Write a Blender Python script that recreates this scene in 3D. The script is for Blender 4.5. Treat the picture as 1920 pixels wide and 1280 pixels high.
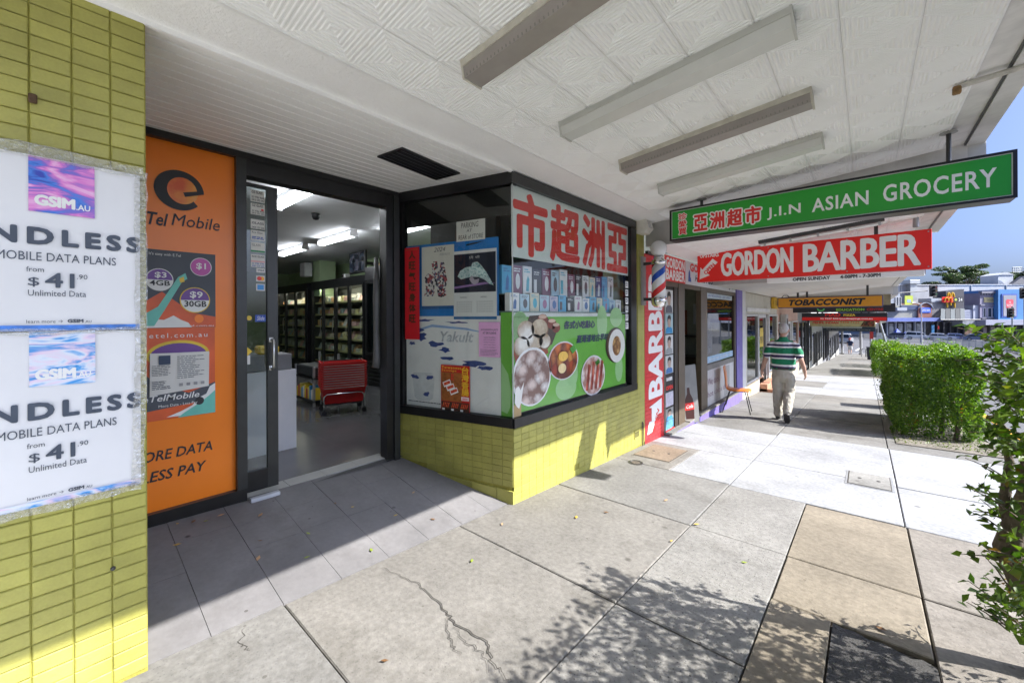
import bpy, bmesh, math, random
import numpy as np
from mathutils import Vector, Matrix
R = math.radians
for _o in list(bpy.data.objects):
    bpy.data.objects.remove(_o)
scn = bpy.context.scene
COL = scn.collection
rng = random.Random(7)

# ------------------------------------------------------------------ camera
YAW = math.atan(664 / 751.0)
ROLL = R(0.25)
cd = bpy.data.cameras.new('camera')
cam = bpy.data.objects.new('camera', cd)
COL.objects.link(cam)
scn.camera = cam
fw = Vector((-math.sin(YAW), math.cos(YAW), 0))
rt = Vector((math.cos(YAW), math.sin(YAW), 0))
upv = Vector((0, 0, 1))
ca, sa = math.cos(ROLL), math.sin(ROLL)
cx_, cy_ = rt * ca - upv * sa, rt * sa + upv * ca
m4 = Matrix.Identity(4)
for i in range(3):
    m4[i][0], m4[i][1], m4[i][2] = cx_[i], cy_[i], -fw[i]
m4[2][3] = 1.45
cam.matrix_world = m4
cd.sensor_width = 36
cd.lens = 36 * 751 / 1920.0
cd.shift_y = -46 / 1920.0
cd.clip_start = 0.05
cd.clip_end = 2000

# ------------------------------------------------------------------ light
SUN = Vector((1.0, 0.39, 0.895)).normalized()
w = bpy.data.worlds.new('World')
scn.world = w
w.use_nodes = True
nt = w.node_tree
bg = nt.nodes['Background']
sky = nt.nodes.new('ShaderNodeTexSky')
sky.sky_type = 'NISHITA'
sky.sun_disc = False
sky.sun_elevation = math.asin(SUN.z)
sky.sun_rotation = math.atan2(SUN.x, SUN.y)
sky.air_density = 0.5
sky.altitude = 0
sky.dust_density = 5.0
sky.ozone_density = 10.0
nt.links.new(sky.outputs[0], bg.inputs[0])
bg.inputs[1].default_value = 0.066
sl = bpy.data.lights.new('sun', 'SUN')
sl.energy = 2.8
sl.angle = R(0.5)
sl.color = (1.0, 0.965, 0.915)
so = bpy.data.objects.new('sun', sl)
COL.objects.link(so)
so.location = (20, 8, 20)
so.rotation_euler = (-SUN).to_track_quat('-Z', 'Y').to_euler()
scn.view_settings.view_transform = 'Standard'
scn.view_settings.look = 'None'
scn.view_settings.gamma = 1
scn.view_settings.use_curve_mapping = False
scn.view_settings.exposure = 2.12
scn.cycles.max_bounces = 10
scn.cycles.diffuse_bounces = 8
scn.cycles.transparent_max_bounces = 16
scn.cycles.sample_clamp_indirect = 6
scn.cycles.use_denoising = True
scn.cycles.caustics_reflective = False
scn.cycles.caustics_refractive = False

# ------------------------------------------------------------------ materials
MATS = {}


def mat(name, col=(0.5, 0.5, 0.5), rough=0.6, var=0.12, scale=6.0, bump=0.0, bscale=None,
        metal=0.0, spec=0.5, col2=None, dirt=0.0, emit=None, estr=1.0, fine=0.0, coat=0.0):
    """procedural principled material: two-tone noise, optional dirt blotches, grain and bump"""
    if name in MATS:
        return MATS[name]
    m = bpy.data.materials.new(name)
    MATS[name] = m
    m.use_nodes = True
    n, l = m.node_tree.nodes, m.node_tree.links
    p = n['Principled BSDF']
    p.inputs['Roughness'].default_value = rough
    p.inputs['Metallic'].default_value = metal
    p.inputs['Specular IOR Level'].default_value = spec
    p.inputs['Coat Weight'].default_value = coat
    tc = n.new('ShaderNodeTexCoord')
    geo = n.new('ShaderNodeNewGeometry')
    src = geo.outputs['Position']
    c1 = tuple(max(0, c * (1 - var)) for c in col) + (1,)
    c2 = tuple(min(1, c * (1 + var)) for c in (col2 or col)) + (1,)
    if col2:
        c1, c2 = tuple(col) + (1,), tuple(col2) + (1,)
    nz = n.new('ShaderNodeTexNoise')
    nz.inputs['Scale'].default_value = scale
    nz.inputs['Detail'].default_value = 5
    nz.inputs['Roughness'].default_value = 0.6
    l.new(src, nz.inputs['Vector'])
    mx = n.new('ShaderNodeMix')
    mx.data_type = 'RGBA'
    mr = n.new('ShaderNodeMapRange')
    mr.inputs[1].default_value = 0.32
    mr.inputs[2].default_value = 0.68
    l.new(nz.outputs[0], mr.inputs[0])
    l.new(mr.outputs[0], mx.inputs[0])
    mx.inputs[6].default_value = c1
    mx.inputs[7].default_value = c2
    out = mx.outputs[2]
    if fine:
        n2 = n.new('ShaderNodeTexNoise')
        n2.inputs['Scale'].default_value = scale * 22
        n2.inputs['Detail'].default_value = 3
        l.new(src, n2.inputs['Vector'])
        r2 = n.new('ShaderNodeMapRange')
        r2.inputs[1].default_value = 0.3
        r2.inputs[2].default_value = 0.7
        r2.inputs[3].default_value = 1 - fine
        r2.inputs[4].default_value = 1 + fine
        l.new(n2.outputs[0], r2.inputs[0])
        mm = n.new('ShaderNodeMix')
        mm.data_type = 'RGBA'
        mm.blend_type = 'MULTIPLY'
        mm.inputs[0].default_value = 1
        l.new(out, mm.inputs[6])
        l.new(r2.outputs[0], mm.inputs[7])
        out = mm.outputs[2]
    if dirt:
        n3 = n.new('ShaderNodeTexNoise')
        n3.inputs['Scale'].default_value = 1.7
        n3.inputs['Detail'].default_value = 9
        n3.inputs['Roughness'].default_value = 0.72
        l.new(src, n3.inputs['Vector'])
        r3 = n.new('ShaderNodeMapRange')
        r3.inputs[1].default_value = 0.52
        r3.inputs[2].default_value = 0.74
        r3.inputs[4].default_value = dirt
        l.new(n3.outputs[0], r3.inputs[0])
        m3 = n.new('ShaderNodeMix')
        m3.data_type = 'RGBA'
        l.new(r3.outputs[0], m3.inputs[0])
        l.new(out, m3.inputs[6])
        m3.inputs[7].default_value = (col[0] * .38, col[1] * .36, col[2] * .32, 1)
        out = m3.outputs[2]
    l.new(out, p.inputs['Base Color'])
    if bump:
        bn = n.new('ShaderNodeTexNoise')
        bn.inputs['Scale'].default_value = bscale or scale * 8
        bn.inputs['Detail'].default_value = 4
        l.new(src, bn.inputs['Vector'])
        b = n.new('ShaderNodeBump')
        b.inputs['Strength'].default_value = bump
        b.inputs['Distance'].default_value = 0.01
        l.new(bn.outputs[0], b.inputs['Height'])
        l.new(b.outputs[0], p.inputs['Normal'])
    if emit:
        p.inputs['Emission Color'].default_value = tuple(emit) + (1,)
        p.inputs['Emission Strength'].default_value = estr
    return m


def concrete(name, col, speck=0.0, dirt=0.5, bump=0.25, fine=0.16, gum=0.6):
    """footpath concrete: cloudy tone, fine grain, dark aggregate pits, gum spots and stains"""
    if name in MATS:
        return MATS[name]
    m = mat(name, col, rough=0.88, var=0.17, scale=1.6, bump=bump, bscale=90, dirt=dirt, fine=fine, spec=0.25)
    n, l = m.node_tree.nodes, m.node_tree.links
    p = n['Principled BSDF']
    geo = n.new('ShaderNodeNewGeometry')
    cur = p.inputs['Base Color'].links[0].from_socket

    def spots(cur, sc, r0, r1, amount, dark, w):
        v = n.new('ShaderNodeTexVoronoi')
        v.inputs['Scale'].default_value = sc
        v.inputs['Randomness'].default_value = 1
        l.new(geo.outputs['Position'], v.inputs['Vector'])
        sep = n.new('ShaderNodeSeparateColor')
        l.new(v.outputs['Color'], sep.inputs[0])
        th = n.new('ShaderNodeMath')          # spot radius varies per cell
        th.operation = 'MULTIPLY'
        l.new(sep.outputs[0], th.inputs[0])
        th.inputs[1].default_value = r1
        df = n.new('ShaderNodeMath')
        df.operation = 'SUBTRACT'
        l.new(th.outputs[0], df.inputs[0])
        l.new(v.outputs['Distance'], df.inputs[1])
        mr = n.new('ShaderNodeMapRange')
        mr.inputs[1].default_value = r0
        mr.inputs[2].default_value = r0 + w
        mr.inputs[4].default_value = amount
        l.new(df.outputs[0], mr.inputs[0])
        mx = n.new('ShaderNodeMix')
        mx.data_type = 'RGBA'
        l.new(mr.outputs[0], mx.inputs[0])
        l.new(cur, mx.inputs[6])
        mx.inputs[7].default_value = tuple(dark) + (1,)
        return mx.outputs[2]
    cur = spots(cur, 2.6, 0.0, 0.10, min(1, gum * 1.3), (col[0] * .35, col[1] * .34, col[2] * .33), 0.03)
    cur = spots(cur, 8.0, 0.02, 0.13, gum, (col[0] * .45, col[1] * .43, col[2] * .4), 0.02)
    if speck:
        cur = spots(cur, 75, 0.05, 0.42, speck, (0.05, 0.05, 0.05), 0.1)
    l.new(cur, p.inputs['Base Color'])
    return m


def glass(name='window_glass', tint=(0.965, 0.98, 0.97), refl=1.0):
    if name in MATS:
        return MATS[name]
    m = bpy.data.materials.new(name)
    MATS[name] = m
    m.use_nodes = True
    n, l = m.node_tree.nodes, m.node_tree.links
    n.remove(n['Principled BSDF'])
    o = n['Material Output']
    t = n.new('ShaderNodeBsdfTransparent')
    t.inputs[0].default_value = tuple(tint) + (1,)
    g = n.new('ShaderNodeBsdfGlossy')
    g.inputs['Roughness'].default_value = 0.015
    f = n.new('ShaderNodeLayerWeight')
    f.inputs[0].default_value = 0.5
    pw_ = n.new('ShaderNodeMath')
    pw_.operation = 'POWER'
    pw_.inputs[1].default_value = 5.0
    l.new(f.outputs['Facing'], pw_.inputs[0])
    k = n.new('ShaderNodeMath')
    k.operation = 'MULTIPLY_ADD'
    k.inputs[1].default_value = 0.8
    k.inputs[2].default_value = 0.025 * refl
    k.use_clamp = True
    mx = n.new('ShaderNodeMixShader')
    l.new(pw_.outputs[0], k.inputs[0])
    l.new(k.outputs[0], mx.inputs[0])
    l.new(t.outputs[0], mx.inputs[1])
    l.new(g.outputs[0], mx.inputs[2])
    l.new(mx.outputs[0], o.inputs[0])
    return m


def film(name='clear_tape'):
    """crinkled clear plastic"""
    if name in MATS:
        return MATS[name]
    m = bpy.data.materials.new(name)
    MATS[name] = m
    m.use_nodes = True
    n, l = m.node_tree.nodes, m.node_tree.links
    n.remove(n['Principled BSDF'])
    t = n.new('ShaderNodeBsdfTransparent')
    t.inputs[0].default_value = (0.88, 0.88, 0.86, 1)
    g = n.new('ShaderNodeBsdfGlossy')
    g.inputs['Roughness'].default_value = 0.12
    d = n.new('ShaderNodeBsdfDiffuse')
    d.inputs[0].default_value = (0.75, 0.75, 0.72, 1)
    geo = n.new('ShaderNodeNewGeometry')
    nz = n.new('ShaderNodeTexNoise')
    nz.inputs['Scale'].default_value = 45
    l.new(geo.outputs['Position'], nz.inputs['Vector'])
    b = n.new('ShaderNodeBump')
    b.inputs['Strength'].default_value = 0.9
    b.inputs['Distance'].default_value = 0.02
    l.new(nz.outputs[0], b.inputs['Height'])
    l.new(b.outputs[0], g.inputs['Normal'])
    a = n.new('ShaderNodeMixShader')
    a.inputs[0].default_value = 0.35
    l.new(g.outputs[0], a.inputs[1])
    l.new(d.outputs[0], a.inputs[2])
    mx = n.new('ShaderNodeMixShader')
    mx.inputs[0].default_value = 0.3
    l.new(t.outputs[0], mx.inputs[1])
    l.new(a.outputs[0], mx.inputs[2])
    l.new(mx.outputs[0], n['Material Output'].inputs[0])
    return m


def blotch(name, cols, scale=12.0, kind='noise', rough=0.5, stretch=(1, 1, 1), const=False, dist=0.0):
    """printed picture: colour ramp over noise, voronoi cells or waves"""
    if name in MATS:
        return MATS[name]
    m = bpy.data.materials.new(name)
    MATS[name] = m
    m.use_nodes = True
    n, l = m.node_tree.nodes, m.node_tree.links
    p = n['Principled BSDF']
    p.inputs['Roughness'].default_value = rough
    geo = n.new('ShaderNodeNewGeometry')
    mp = n.new('ShaderNodeMapping')
    mp.inputs['Scale'].default_value = stretch
    l.new(geo.outputs['Position'], mp.inputs['Vector'])
    if kind == 'noise':
        t = n.new('ShaderNodeTexNoise')
        t.inputs['Scale'].default_value = scale
        t.inputs['Detail'].default_value = 4
        t.inputs['Distortion'].default_value = dist
        o = t.outputs[0]
    elif kind == 'voronoi':
        t = n.new('ShaderNodeTexVoronoi')
        t.inputs['Scale'].default_value = scale
        sp = n.new('ShaderNodeSeparateColor')
        l.new(t.outputs['Color'], sp.inputs[0])
        o = sp.outputs[0]
    else:
        t = n.new('ShaderNodeTexWave')
        t.wave_type = 'BANDS'
        t.bands_direction = 'Z'
        t.inputs['Scale'].default_value = scale
        t.inputs['Distortion'].default_value = dist
        t.inputs['Detail'].default_value = 2
        t.inputs['Detail Scale'].default_value = 1.3
        o = t.outputs[1]
    l.new(mp.outputs[0], t.inputs['Vector'])
    cr = n.new('ShaderNodeValToRGB')
    e = cr.color_ramp.elements
    lo, hi = (0.3, 0.7) if kind == 'noise' else (0.0, 1.0)
    for i, c in enumerate(cols):
        pos = lo + (hi - lo) * i / max(1, len(cols) - 1 + (1 if const else 0))
        el = e[i] if i < 2 else e.new(pos)
        el.position = pos
        el.color = tuple(c) + (1,)
    if const:
        cr.color_ramp.interpolation = 'CONSTANT'
    l.new(o, cr.inputs[0])
    l.new(cr.outputs[0], p.inputs['Base Color'])
    return m


def pebbles(name, cols, dark, scale, stretch=(1, 1, 1), rough=0.35, warp=0.25):
    """printed photo of heaped food: rounded shaded lumps of mixed colour"""
    if name in MATS:
        return MATS[name]
    m = bpy.data.materials.new(name)
    MATS[name] = m
    m.use_nodes = True
    n, l = m.node_tree.nodes, m.node_tree.links
    p = n['Principled BSDF']
    p.inputs['Roughness'].default_value = rough
    geo = n.new('ShaderNodeNewGeometry')
    mp = n.new('ShaderNodeMapping')
    mp.inputs['Scale'].default_value = stretch
    mp.inputs['Rotation'].default_value = (0.5, 0, 0)
    l.new(geo.outputs['Position'], mp.inputs['Vector'])
    nz = n.new('ShaderNodeTexNoise')
    nz.inputs['Scale'].default_value = scale * 0.8
    l.new(mp.outputs[0], nz.inputs['Vector'])
    ad = n.new('ShaderNodeMix')
    ad.data_type = 'VECTOR'
    ad.inputs[0].default_value = warp * 0.15
    l.new(mp.outputs[0], ad.inputs[4])
    l.new(nz.outputs['Color'], ad.inputs[5])
    v = n.new('ShaderNodeTexVoronoi')
    v.inputs['Scale'].default_value = scale
    l.new(ad.outputs[1], v.inputs['Vector'])
    sp = n.new('ShaderNodeSeparateColor')
    l.new(v.outputs['Color'], sp.inputs[0])
    cr = n.new('ShaderNodeValToRGB')
    for i, c in enumerate(cols):
        pos = i / max(1, len(cols) - 1)
        el = cr.color_ramp.elements[i] if i < 2 else cr.color_ramp.elements.new(pos)
        el.position = pos
        el.color = tuple(c) + (1,)
    l.new(sp.outputs[0], cr.inputs[0])
    n2 = n.new('ShaderNodeTexNoise')
    n2.inputs['Scale'].default_value = scale * 5
    l.new(geo.outputs['Position'], n2.inputs['Vector'])
    sm = n.new('ShaderNodeMath')
    sm.operation = 'MULTIPLY_ADD'
    sm.inputs[1].default_value = 0.35
    l.new(n2.outputs[0], sm.inputs[0])
    l.new(v.outputs['Distance'], sm.inputs[2])
    mr = n.new('ShaderNodeMapRange')
    mr.inputs[1].default_value = 0.38
    mr.inputs[2].default_value = 0.85
    l.new(sm.outputs[0], mr.inputs[0])
    mx = n.new('ShaderNodeMix')
    mx.data_type = 'RGBA'
    l.new(mr.outputs[0], mx.inputs[0])
    l.new(cr.outputs[0], mx.inputs[6])
    mx.inputs[7].default_value = tuple(dark) + (1,)
    l.new(mx.outputs[2], p.inputs['Base Color'])
    return m


def zramp(name, stops, rough=0.8, axis=2, bump=0.0):
    """cloth with bands along a local axis"""
    m = bpy.data.materials.new(name)
    MATS[name] = m
    m.use_nodes = True
    n, l = m.node_tree.nodes, m.node_tree.links
    p = n['Principled BSDF']
    p.inputs['Roughness'].default_value = rough
    tc = n.new('ShaderNodeTexCoord')
    nz = n.new('ShaderNodeTexNoise')
    nz.inputs['Scale'].default_value = 5
    l.new(tc.outputs['Object'], nz.inputs['Vector'])
    s = n.new('ShaderNodeSeparateXYZ')
    l.new(tc.outputs['Object'], s.inputs[0])
    ma = n.new('ShaderNodeMath')
    ma.operation = 'MULTIPLY_ADD'
    ma.inputs[1].default_value = 0.02
    l.new(nz.outputs[0], ma.inputs[0])
    l.new(s.outputs[axis], ma.inputs[2])
    mr = n.new('ShaderNodeMapRange')
    z0, z1 = stops[0][0], stops[-1][0] + 0.05
    mr.inputs[1].default_value = z0
    mr.inputs[2].default_value = z1
    l.new(ma.outputs[0], mr.inputs[0])
    cr = n.new('ShaderNodeValToRGB')
    cr.color_ramp.interpolation = 'CONSTANT'
    for i, (z, c) in enumerate(stops):
        pos = (z - z0) / (z1 - z0)
        el = cr.color_ramp.elements[i] if i < 2 else cr.color_ramp.elements.new(pos)
        el.position = pos
        el.color = tuple(c) + (1,)
    l.new(mr.outputs[0], cr.inputs[0])
    l.new(cr.outputs[0], p.inputs['Base Color'])
    return m


def leafmat(name, dark, light, rough=0.42, trans=0.35):
    if name in MATS:
        return MATS[name]
    m = bpy.data.materials.new(name)
    MATS[name] = m
    m.use_nodes = True
    n, l = m.node_tree.nodes, m.node_tree.links
    p = n['Principled BSDF']
    p.inputs['Roughness'].default_value = rough
    p.inputs['Specular IOR Level'].default_value = 0.4
    geo = n.new('ShaderNodeNewGeometry')
    cr = n.new('ShaderNodeValToRGB')
    e = cr.color_ramp.elements
    e[0].color = tuple(dark) + (1,)
    e[1].color = tuple(light) + (1,)
    e[1].position = 0.9
    y = e.new(0.995)
    y.color = (0.22, 0.13, 0.03, 1)
    cn = n.new('ShaderNodeTexNoise')
    cn.inputs['Scale'].default_value = 3.2
    cn.inputs['Detail'].default_value = 3
    l.new(geo.outputs['Position'], cn.inputs['Vector'])
    cm = n.new('ShaderNodeMapRange')
    cm.inputs[1].default_value = 0.3
    cm.inputs[2].default_value = 0.7
    cm.inputs[3].default_value = -0.35
    cm.inputs[4].default_value = 0.12
    l.new(cn.outputs[0], cm.inputs[0])
    ca_ = n.new('ShaderNodeMath')
    ca_.operation = 'ADD'
    ca_.use_clamp = True
    l.new(geo.outputs['Random Per Island'], ca_.inputs[0])
    l.new(cm.outputs[0], ca_.inputs[1])
    l.new(ca_.outputs[0], cr.inputs[0])
    l.new(cr.outputs[0], p.inputs['Base Color'])
    t = n.new('ShaderNodeBsdfTranslucent')
    hs = n.new('ShaderNodeHueSaturation')
    hs.inputs['Value'].default_value = 1.5
    hs.inputs['Saturation'].default_value = 1.15
    l.new(cr.outputs[0], hs.inputs['Color'])
    l.new(hs.outputs[0], t.inputs[0])
    mx = n.new('ShaderNodeMixShader')
    mx.inputs[0].default_value = trans
    l.new(p.outputs[0], mx.inputs[1])
    l.new(t.outputs[0], mx.inputs[2])
    l.new(mx.outputs[0], n['Material Output'].inputs[0])
    return m


# plain colours used all over
BLACK = mat('black_paint', (0.012, 0.013, 0.015), 0.35, 0.3)
NEARBLACK = mat('print_black', (0.02, 0.02, 0.025), 0.5, 0.1)
WHITE = mat('print_white', (0.82, 0.82, 0.80), 0.45, 0.03)
PAPER = mat('paper_white', (0.74, 0.73, 0.69), 0.6, 0.06, 3)
RED = mat('print_red', (0.72, 0.03, 0.025), 0.4, 0.08)
SIGNRED = mat('sign_red', (0.80, 0.018, 0.012), 0.4, 0.06, 2)
STEEL = mat('steel', (0.55, 0.55, 0.54), 0.28, 0.08, metal=0.9)
CHROME = mat('chrome', (0.75, 0.75, 0.75), 0.1, 0.03, metal=1.0)
DARKMETAL = mat('dark_metal', (0.06, 0.06, 0.06), 0.4, 0.2, metal=0.4)
GALV = mat('galvanised', (0.42, 0.43, 0.44), 0.45, 0.12, metal=0.5)
NAVYPRINT = mat('print_navy', (0.035, 0.06, 0.12), 0.5, 0.1)
CHARCOAL = mat('print_charcoal', (0.07, 0.08, 0.10), 0.5, 0.1)
GLASS = glass()


# ------------------------------------------------------------------ mesh helpers
class MB:
    def __init__(s):
        s.v, s.f, s.mi = [], [], []

    def add(s, vs, fs, mi=0):
        b = len(s.v)
        s.v += [tuple(p) for p in vs]
        s.f += [tuple(b + i for i in f) for f in fs]
        s.mi += [mi] * len(fs)
        return s

    def box(s, x0, x1, y0, y1, z0, z1, mi=0):
        if x0 > x1: x0, x1 = x1, x0
        if y0 > y1: y0, y1 = y1, y0
        if z0 > z1: z0, z1 = z1, z0
        return s.add([(x0, y0, z0), (x1, y0, z0), (x1, y1, z0), (x0, y1, z0), (x0, y0, z1), (x1, y0, z1), (x1, y1, z1), (x0, y1, z1)],
                     [(0, 3, 2, 1), (4, 5, 6, 7), (0, 1, 5, 4), (1, 2, 6, 5), (2, 3, 7, 6), (3, 0, 4, 7)], mi)

    def cbox(s, x0, x1, y0, y1, z0, z1, c=0.01, mi=0):
        """box with chamfered vertical+horizontal edges"""
        bm = bmesh.new()
        bmesh.ops.create_cube(bm, size=1)
        for v in bm.verts:
            v.co = Vector(((x0 + x1) / 2 + v.co.x * (x1 - x0), (y0 + y1) / 2 + v.co.y * (y1 - y0), (z0 + z1) / 2 + v.co.z * (z1 - z0)))
        bmesh.ops.bevel(bm, geom=bm.edges[:], offset=c, segments=1, affect='EDGES')
        bm.verts.index_update()
        s.add([v.co[:] for v in bm.verts], [[v.index for v in f.verts] for f in bm.faces], mi)
        bm.free()
        return s

    def quad(s, a, b, c, d, mi=0):
        return s.add([a, b, c, d], [(0, 1, 2, 3)], mi)

    def prism(s, poly, y0, y1, mi=0):
        """poly in (x,z), extruded along y"""
        n = len(poly)
        vs = [(x, y0, z) for x, z in poly] + [(x, y1, z) for x, z in poly]
        fs = [tuple(range(n)), tuple(range(2 * n - 1, n - 1, -1))]
        fs += [(i, i + n, (i + 1) % n + n, (i + 1) % n) for i in range(n)]
        return s.add(vs, fs, mi)

    def prismx(s, poly, x0, x1, mi=0):
        """poly in (y,z), extruded along x"""
        n = len(poly)
        vs = [(x0, y, z) for y, z in poly] + [(x1, y, z) for y, z in poly]
        fs = [tuple(range(n - 1, -1, -1)), tuple(range(n, 2 * n))]
        fs += [((i + 1) % n, (i + 1) % n + n, i + n, i) for i in range(n)]
        return s.add(vs, fs, mi)

    def prismz(s, poly, z0, z1, mi=0):
        n = len(poly)
        vs = [(x, y, z0) for x, y in poly] + [(x, y, z1) for x, y in poly]
        fs = [tuple(range(n - 1, -1, -1)), tuple(range(n, 2 * n))]
        fs += [(i, (i + 1) % n, (i + 1) % n + n, i + n) for i in range(n)]
        return s.add(vs, fs, mi)

    def tube(s, path, r, n=8, mi=0):
        path = [Vector(p) for p in path]
        rs = r if isinstance(r, (list, tuple)) else [r] * len(path)
        vs, fs = [], []
        u = None
        for i, p in enumerate(path):
            t = (path[min(i + 1, len(path) - 1)] - path[max(i - 1, 0)]).normalized()
            if u is None:
                u = t.orthogonal().normalized()
            else:
                u = (u - t * u.dot(t))
                u = u.normalized() if u.length > 1e-6 else t.orthogonal().normalized()
            w_ = t.cross(u)
            for k in range(n):
                a = 2 * math.pi * k / n
                vs.append(p + (u * math.cos(a) + w_ * math.sin(a)) * rs[i])
        for i in range(len(path) - 1):
            for k in range(n):
                a, b = i * n + k, i * n + (k + 1) % n
                fs.append((a, b, b + n, a + n))
        fs.append(tuple(range(n - 1, -1, -1)))
        e = (len(path) - 1) * n
        fs.append(tuple(range(e, e + n)))
        return s.add(vs, fs, mi)

    def lathe(s, prof, c=(0, 0, 0), n=20, mi=0):
        """prof: (r,z) from bottom to top about a vertical axis"""
        vs, fs = [], []
        for r, z in prof:
            for k in range(n):
                a = 2 * math.pi * k / n
                vs.append((c[0] + r * math.cos(a), c[1] + r * math.sin(a), c[2] + z))
        for i in range(len(prof) - 1):
            for k in range(n):
                a, b = i * n + k, i * n + (k + 1) % n
                fs.append((a, b, b + n, a + n))
        fs.append(tuple(range(n - 1, -1, -1)))
        e = (len(prof) - 1) * n
        fs.append(tuple(range(e, e + n)))
        return s.add(vs, fs, mi)

    def disc(s, cx, cz, rx, rz, y=0.0, n=28, mi=0):
        vs = [(cx + rx * math.cos(2 * math.pi * k / n), y, cz + rz * math.sin(2 * math.pi * k / n)) for k in range(n)]
        return s.add(vs, [tuple(range(n))], mi)

    def poly(s, pts, y=0.0, mi=0):
        return s.add([(x, y, z) for x, z in pts], [tuple(range(len(pts)))], mi)

    def mesh(s, name, mats):
        me = bpy.data.meshes.new(name)
        me.from_pydata(s.v, [], s.f)
        for m in (mats if isinstance(mats, (list, tuple)) else [mats]):
            me.materials.append(m)
        if any(s.mi):
            me.polygons.foreach_set('material_index', s.mi)
        me.update()
        return me

    def build(s, name, mats, parent=None, smooth=False, loc=None):
        return link(name, s.mesh(name, mats), parent, smooth, loc)


def link(name, me, parent=None, smooth=False, loc=None, rot=None):
    o = bpy.data.objects.new(name, me)
    COL.objects.link(o)
    if parent:
        o.parent = parent
    if loc is not None:
        o.location = loc
    if rot is not None:
        o.rotation_euler = rot
    if smooth and me:
        for p in me.polygons:
            p.use_smooth = True
    return o


def tag(o, label=None, cat=None, group=None, kind=None):
    if label: o['label'] = label
    if cat: o['category'] = cat
    if group: o['group'] = group
    if kind: o['kind'] = kind
    return o


def thing(name, label, cat, loc=(0, 0, 0), rotz=0.0, group=None, rot=None):
    o = bpy.data.objects.new(name, None)
    COL.objects.link(o)
    o.empty_display_size = 0.1
    o.location = loc
    o.rotation_euler = rot if rot is not None else (0, 0, rotz)
    return tag(o, label, cat, group)


def struct(name, mb, mats, parent=None):
    o = mb.build(name, mats, parent)
    if not parent:
        o['kind'] = 'structure'
    return o


def copy_tree(o, parent=None):
    c = o.copy()
    COL.objects.link(c)
    if parent: c.parent = parent
    for ch in o.children:
        copy_tree(ch, c)
    return c


_TXT = {}


def txt_data(s, bold=0.0, shear=0.0, res=2, space=1.0):
    k = (s, bold, shear, res, space)
    if k in _TXT:
        return _TXT[k]
    c = bpy.data.curves.new('t', 'FONT')
    c.body = s
    c.offset = bold
    c.shear = shear
    c.resolution_u = res
    c.space_character = space
    o = bpy.data.objects.new('t', c)
    COL.objects.link(o)
    dg = bpy.context.evaluated_depsgraph_get()
    dg.update()
    me = o.evaluated_get(dg).to_mesh()
    vs = [tuple(v.co) for v in me.vertices]
    fs = [tuple(p.vertices) for p in me.polygons]
    bpy.data.objects.remove(o)
    bpy.data.curves.remove(c)
    xs = [v[0] for v in vs] or [0, 1]
    ys = [v[1] for v in vs] or [0, 1]
    _TXT[k] = (vs, fs, min(xs), max(xs), min(ys), max(ys))
    return _TXT[k]


def txt(s, x0, x1, z0, z1, m, parent, y=-0.003, bold=0.0, shear=0.0, rot=0.0, res=2, space=1.0, name='lettering', keep=False, fat=0.0):
    """lettering fitted into a box of the parent's front plane (x right, z up, -y towards the viewer)"""
    vs, fs, a, b, c, d = txt_data(s, bold, shear, res, space)
    W, H = x1 - x0, z1 - z0
    cx, cz = (x0 + x1) / 2, (z0 + z1) / 2
    if abs(rot) in (90,):
        W, H = H, W
    sx, sz = W / max(1e-6, b - a), H / max(1e-6, d - c)
    if keep:
        sx = sz = min(sx, sz)
    cr, sr = math.cos(R(rot)), math.sin(R(rot))
    out = []
    for v in vs:
        px, pz = (v[0] - (a + b) / 2) * sx, (v[1] - (c + d) / 2) * sz
        out.append((cx + px * cr - pz * sr, y, cz + px * sr + pz * cr))
    mb = MB()
    mb.add(out, fs)
    if fat:                                  # heavy strokes: overlaid shifted copies, each a hair behind the last
        for k in range(12):
            a_ = 2 * math.pi * k / 12
            mb.add([(p[0] + fat * math.cos(a_), p[1] + 0.00006 * (k + 1), p[2] + fat * math.sin(a_)) for p in out], fs)
    return mb.build(name, m, parent)


def rect(name, x0, x1, z0, z1, m, parent, y=-0.002, t=0.0):
    mb = MB()
    if t:
        mb.box(x0, x1, y, y + t, z0, z1)
    else:
        mb.quad((x0, y, z0), (x1, y, z0), (x1, y, z1), (x0, y, z1))
    return mb.build(name, m, parent)


def lines(name, x0, x1, z0, z1, n, m, parent, y=-0.002, th=0.35, ragged=0.3, seed=1):
    """rows of small print as thin bars, broken into words"""
    r = random.Random(seed)
    mb = MB()
    st = (z1 - z0) / n
    for i in range(n):
        zt = z1 - i * st
        xe = x1 - (x1 - x0) * ragged * r.random()
        x = x0
        while x < xe:
            wl = st * (0.8 + 2.2 * r.random())
            x2 = min(xe, x + wl)
            mb.quad((x, y, zt - st * th), (x2, y, zt - st * th), (x2, y, zt), (x, y, zt))
            x = x2 + st * 0.35
    return mb.build(name, m, parent)


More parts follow.
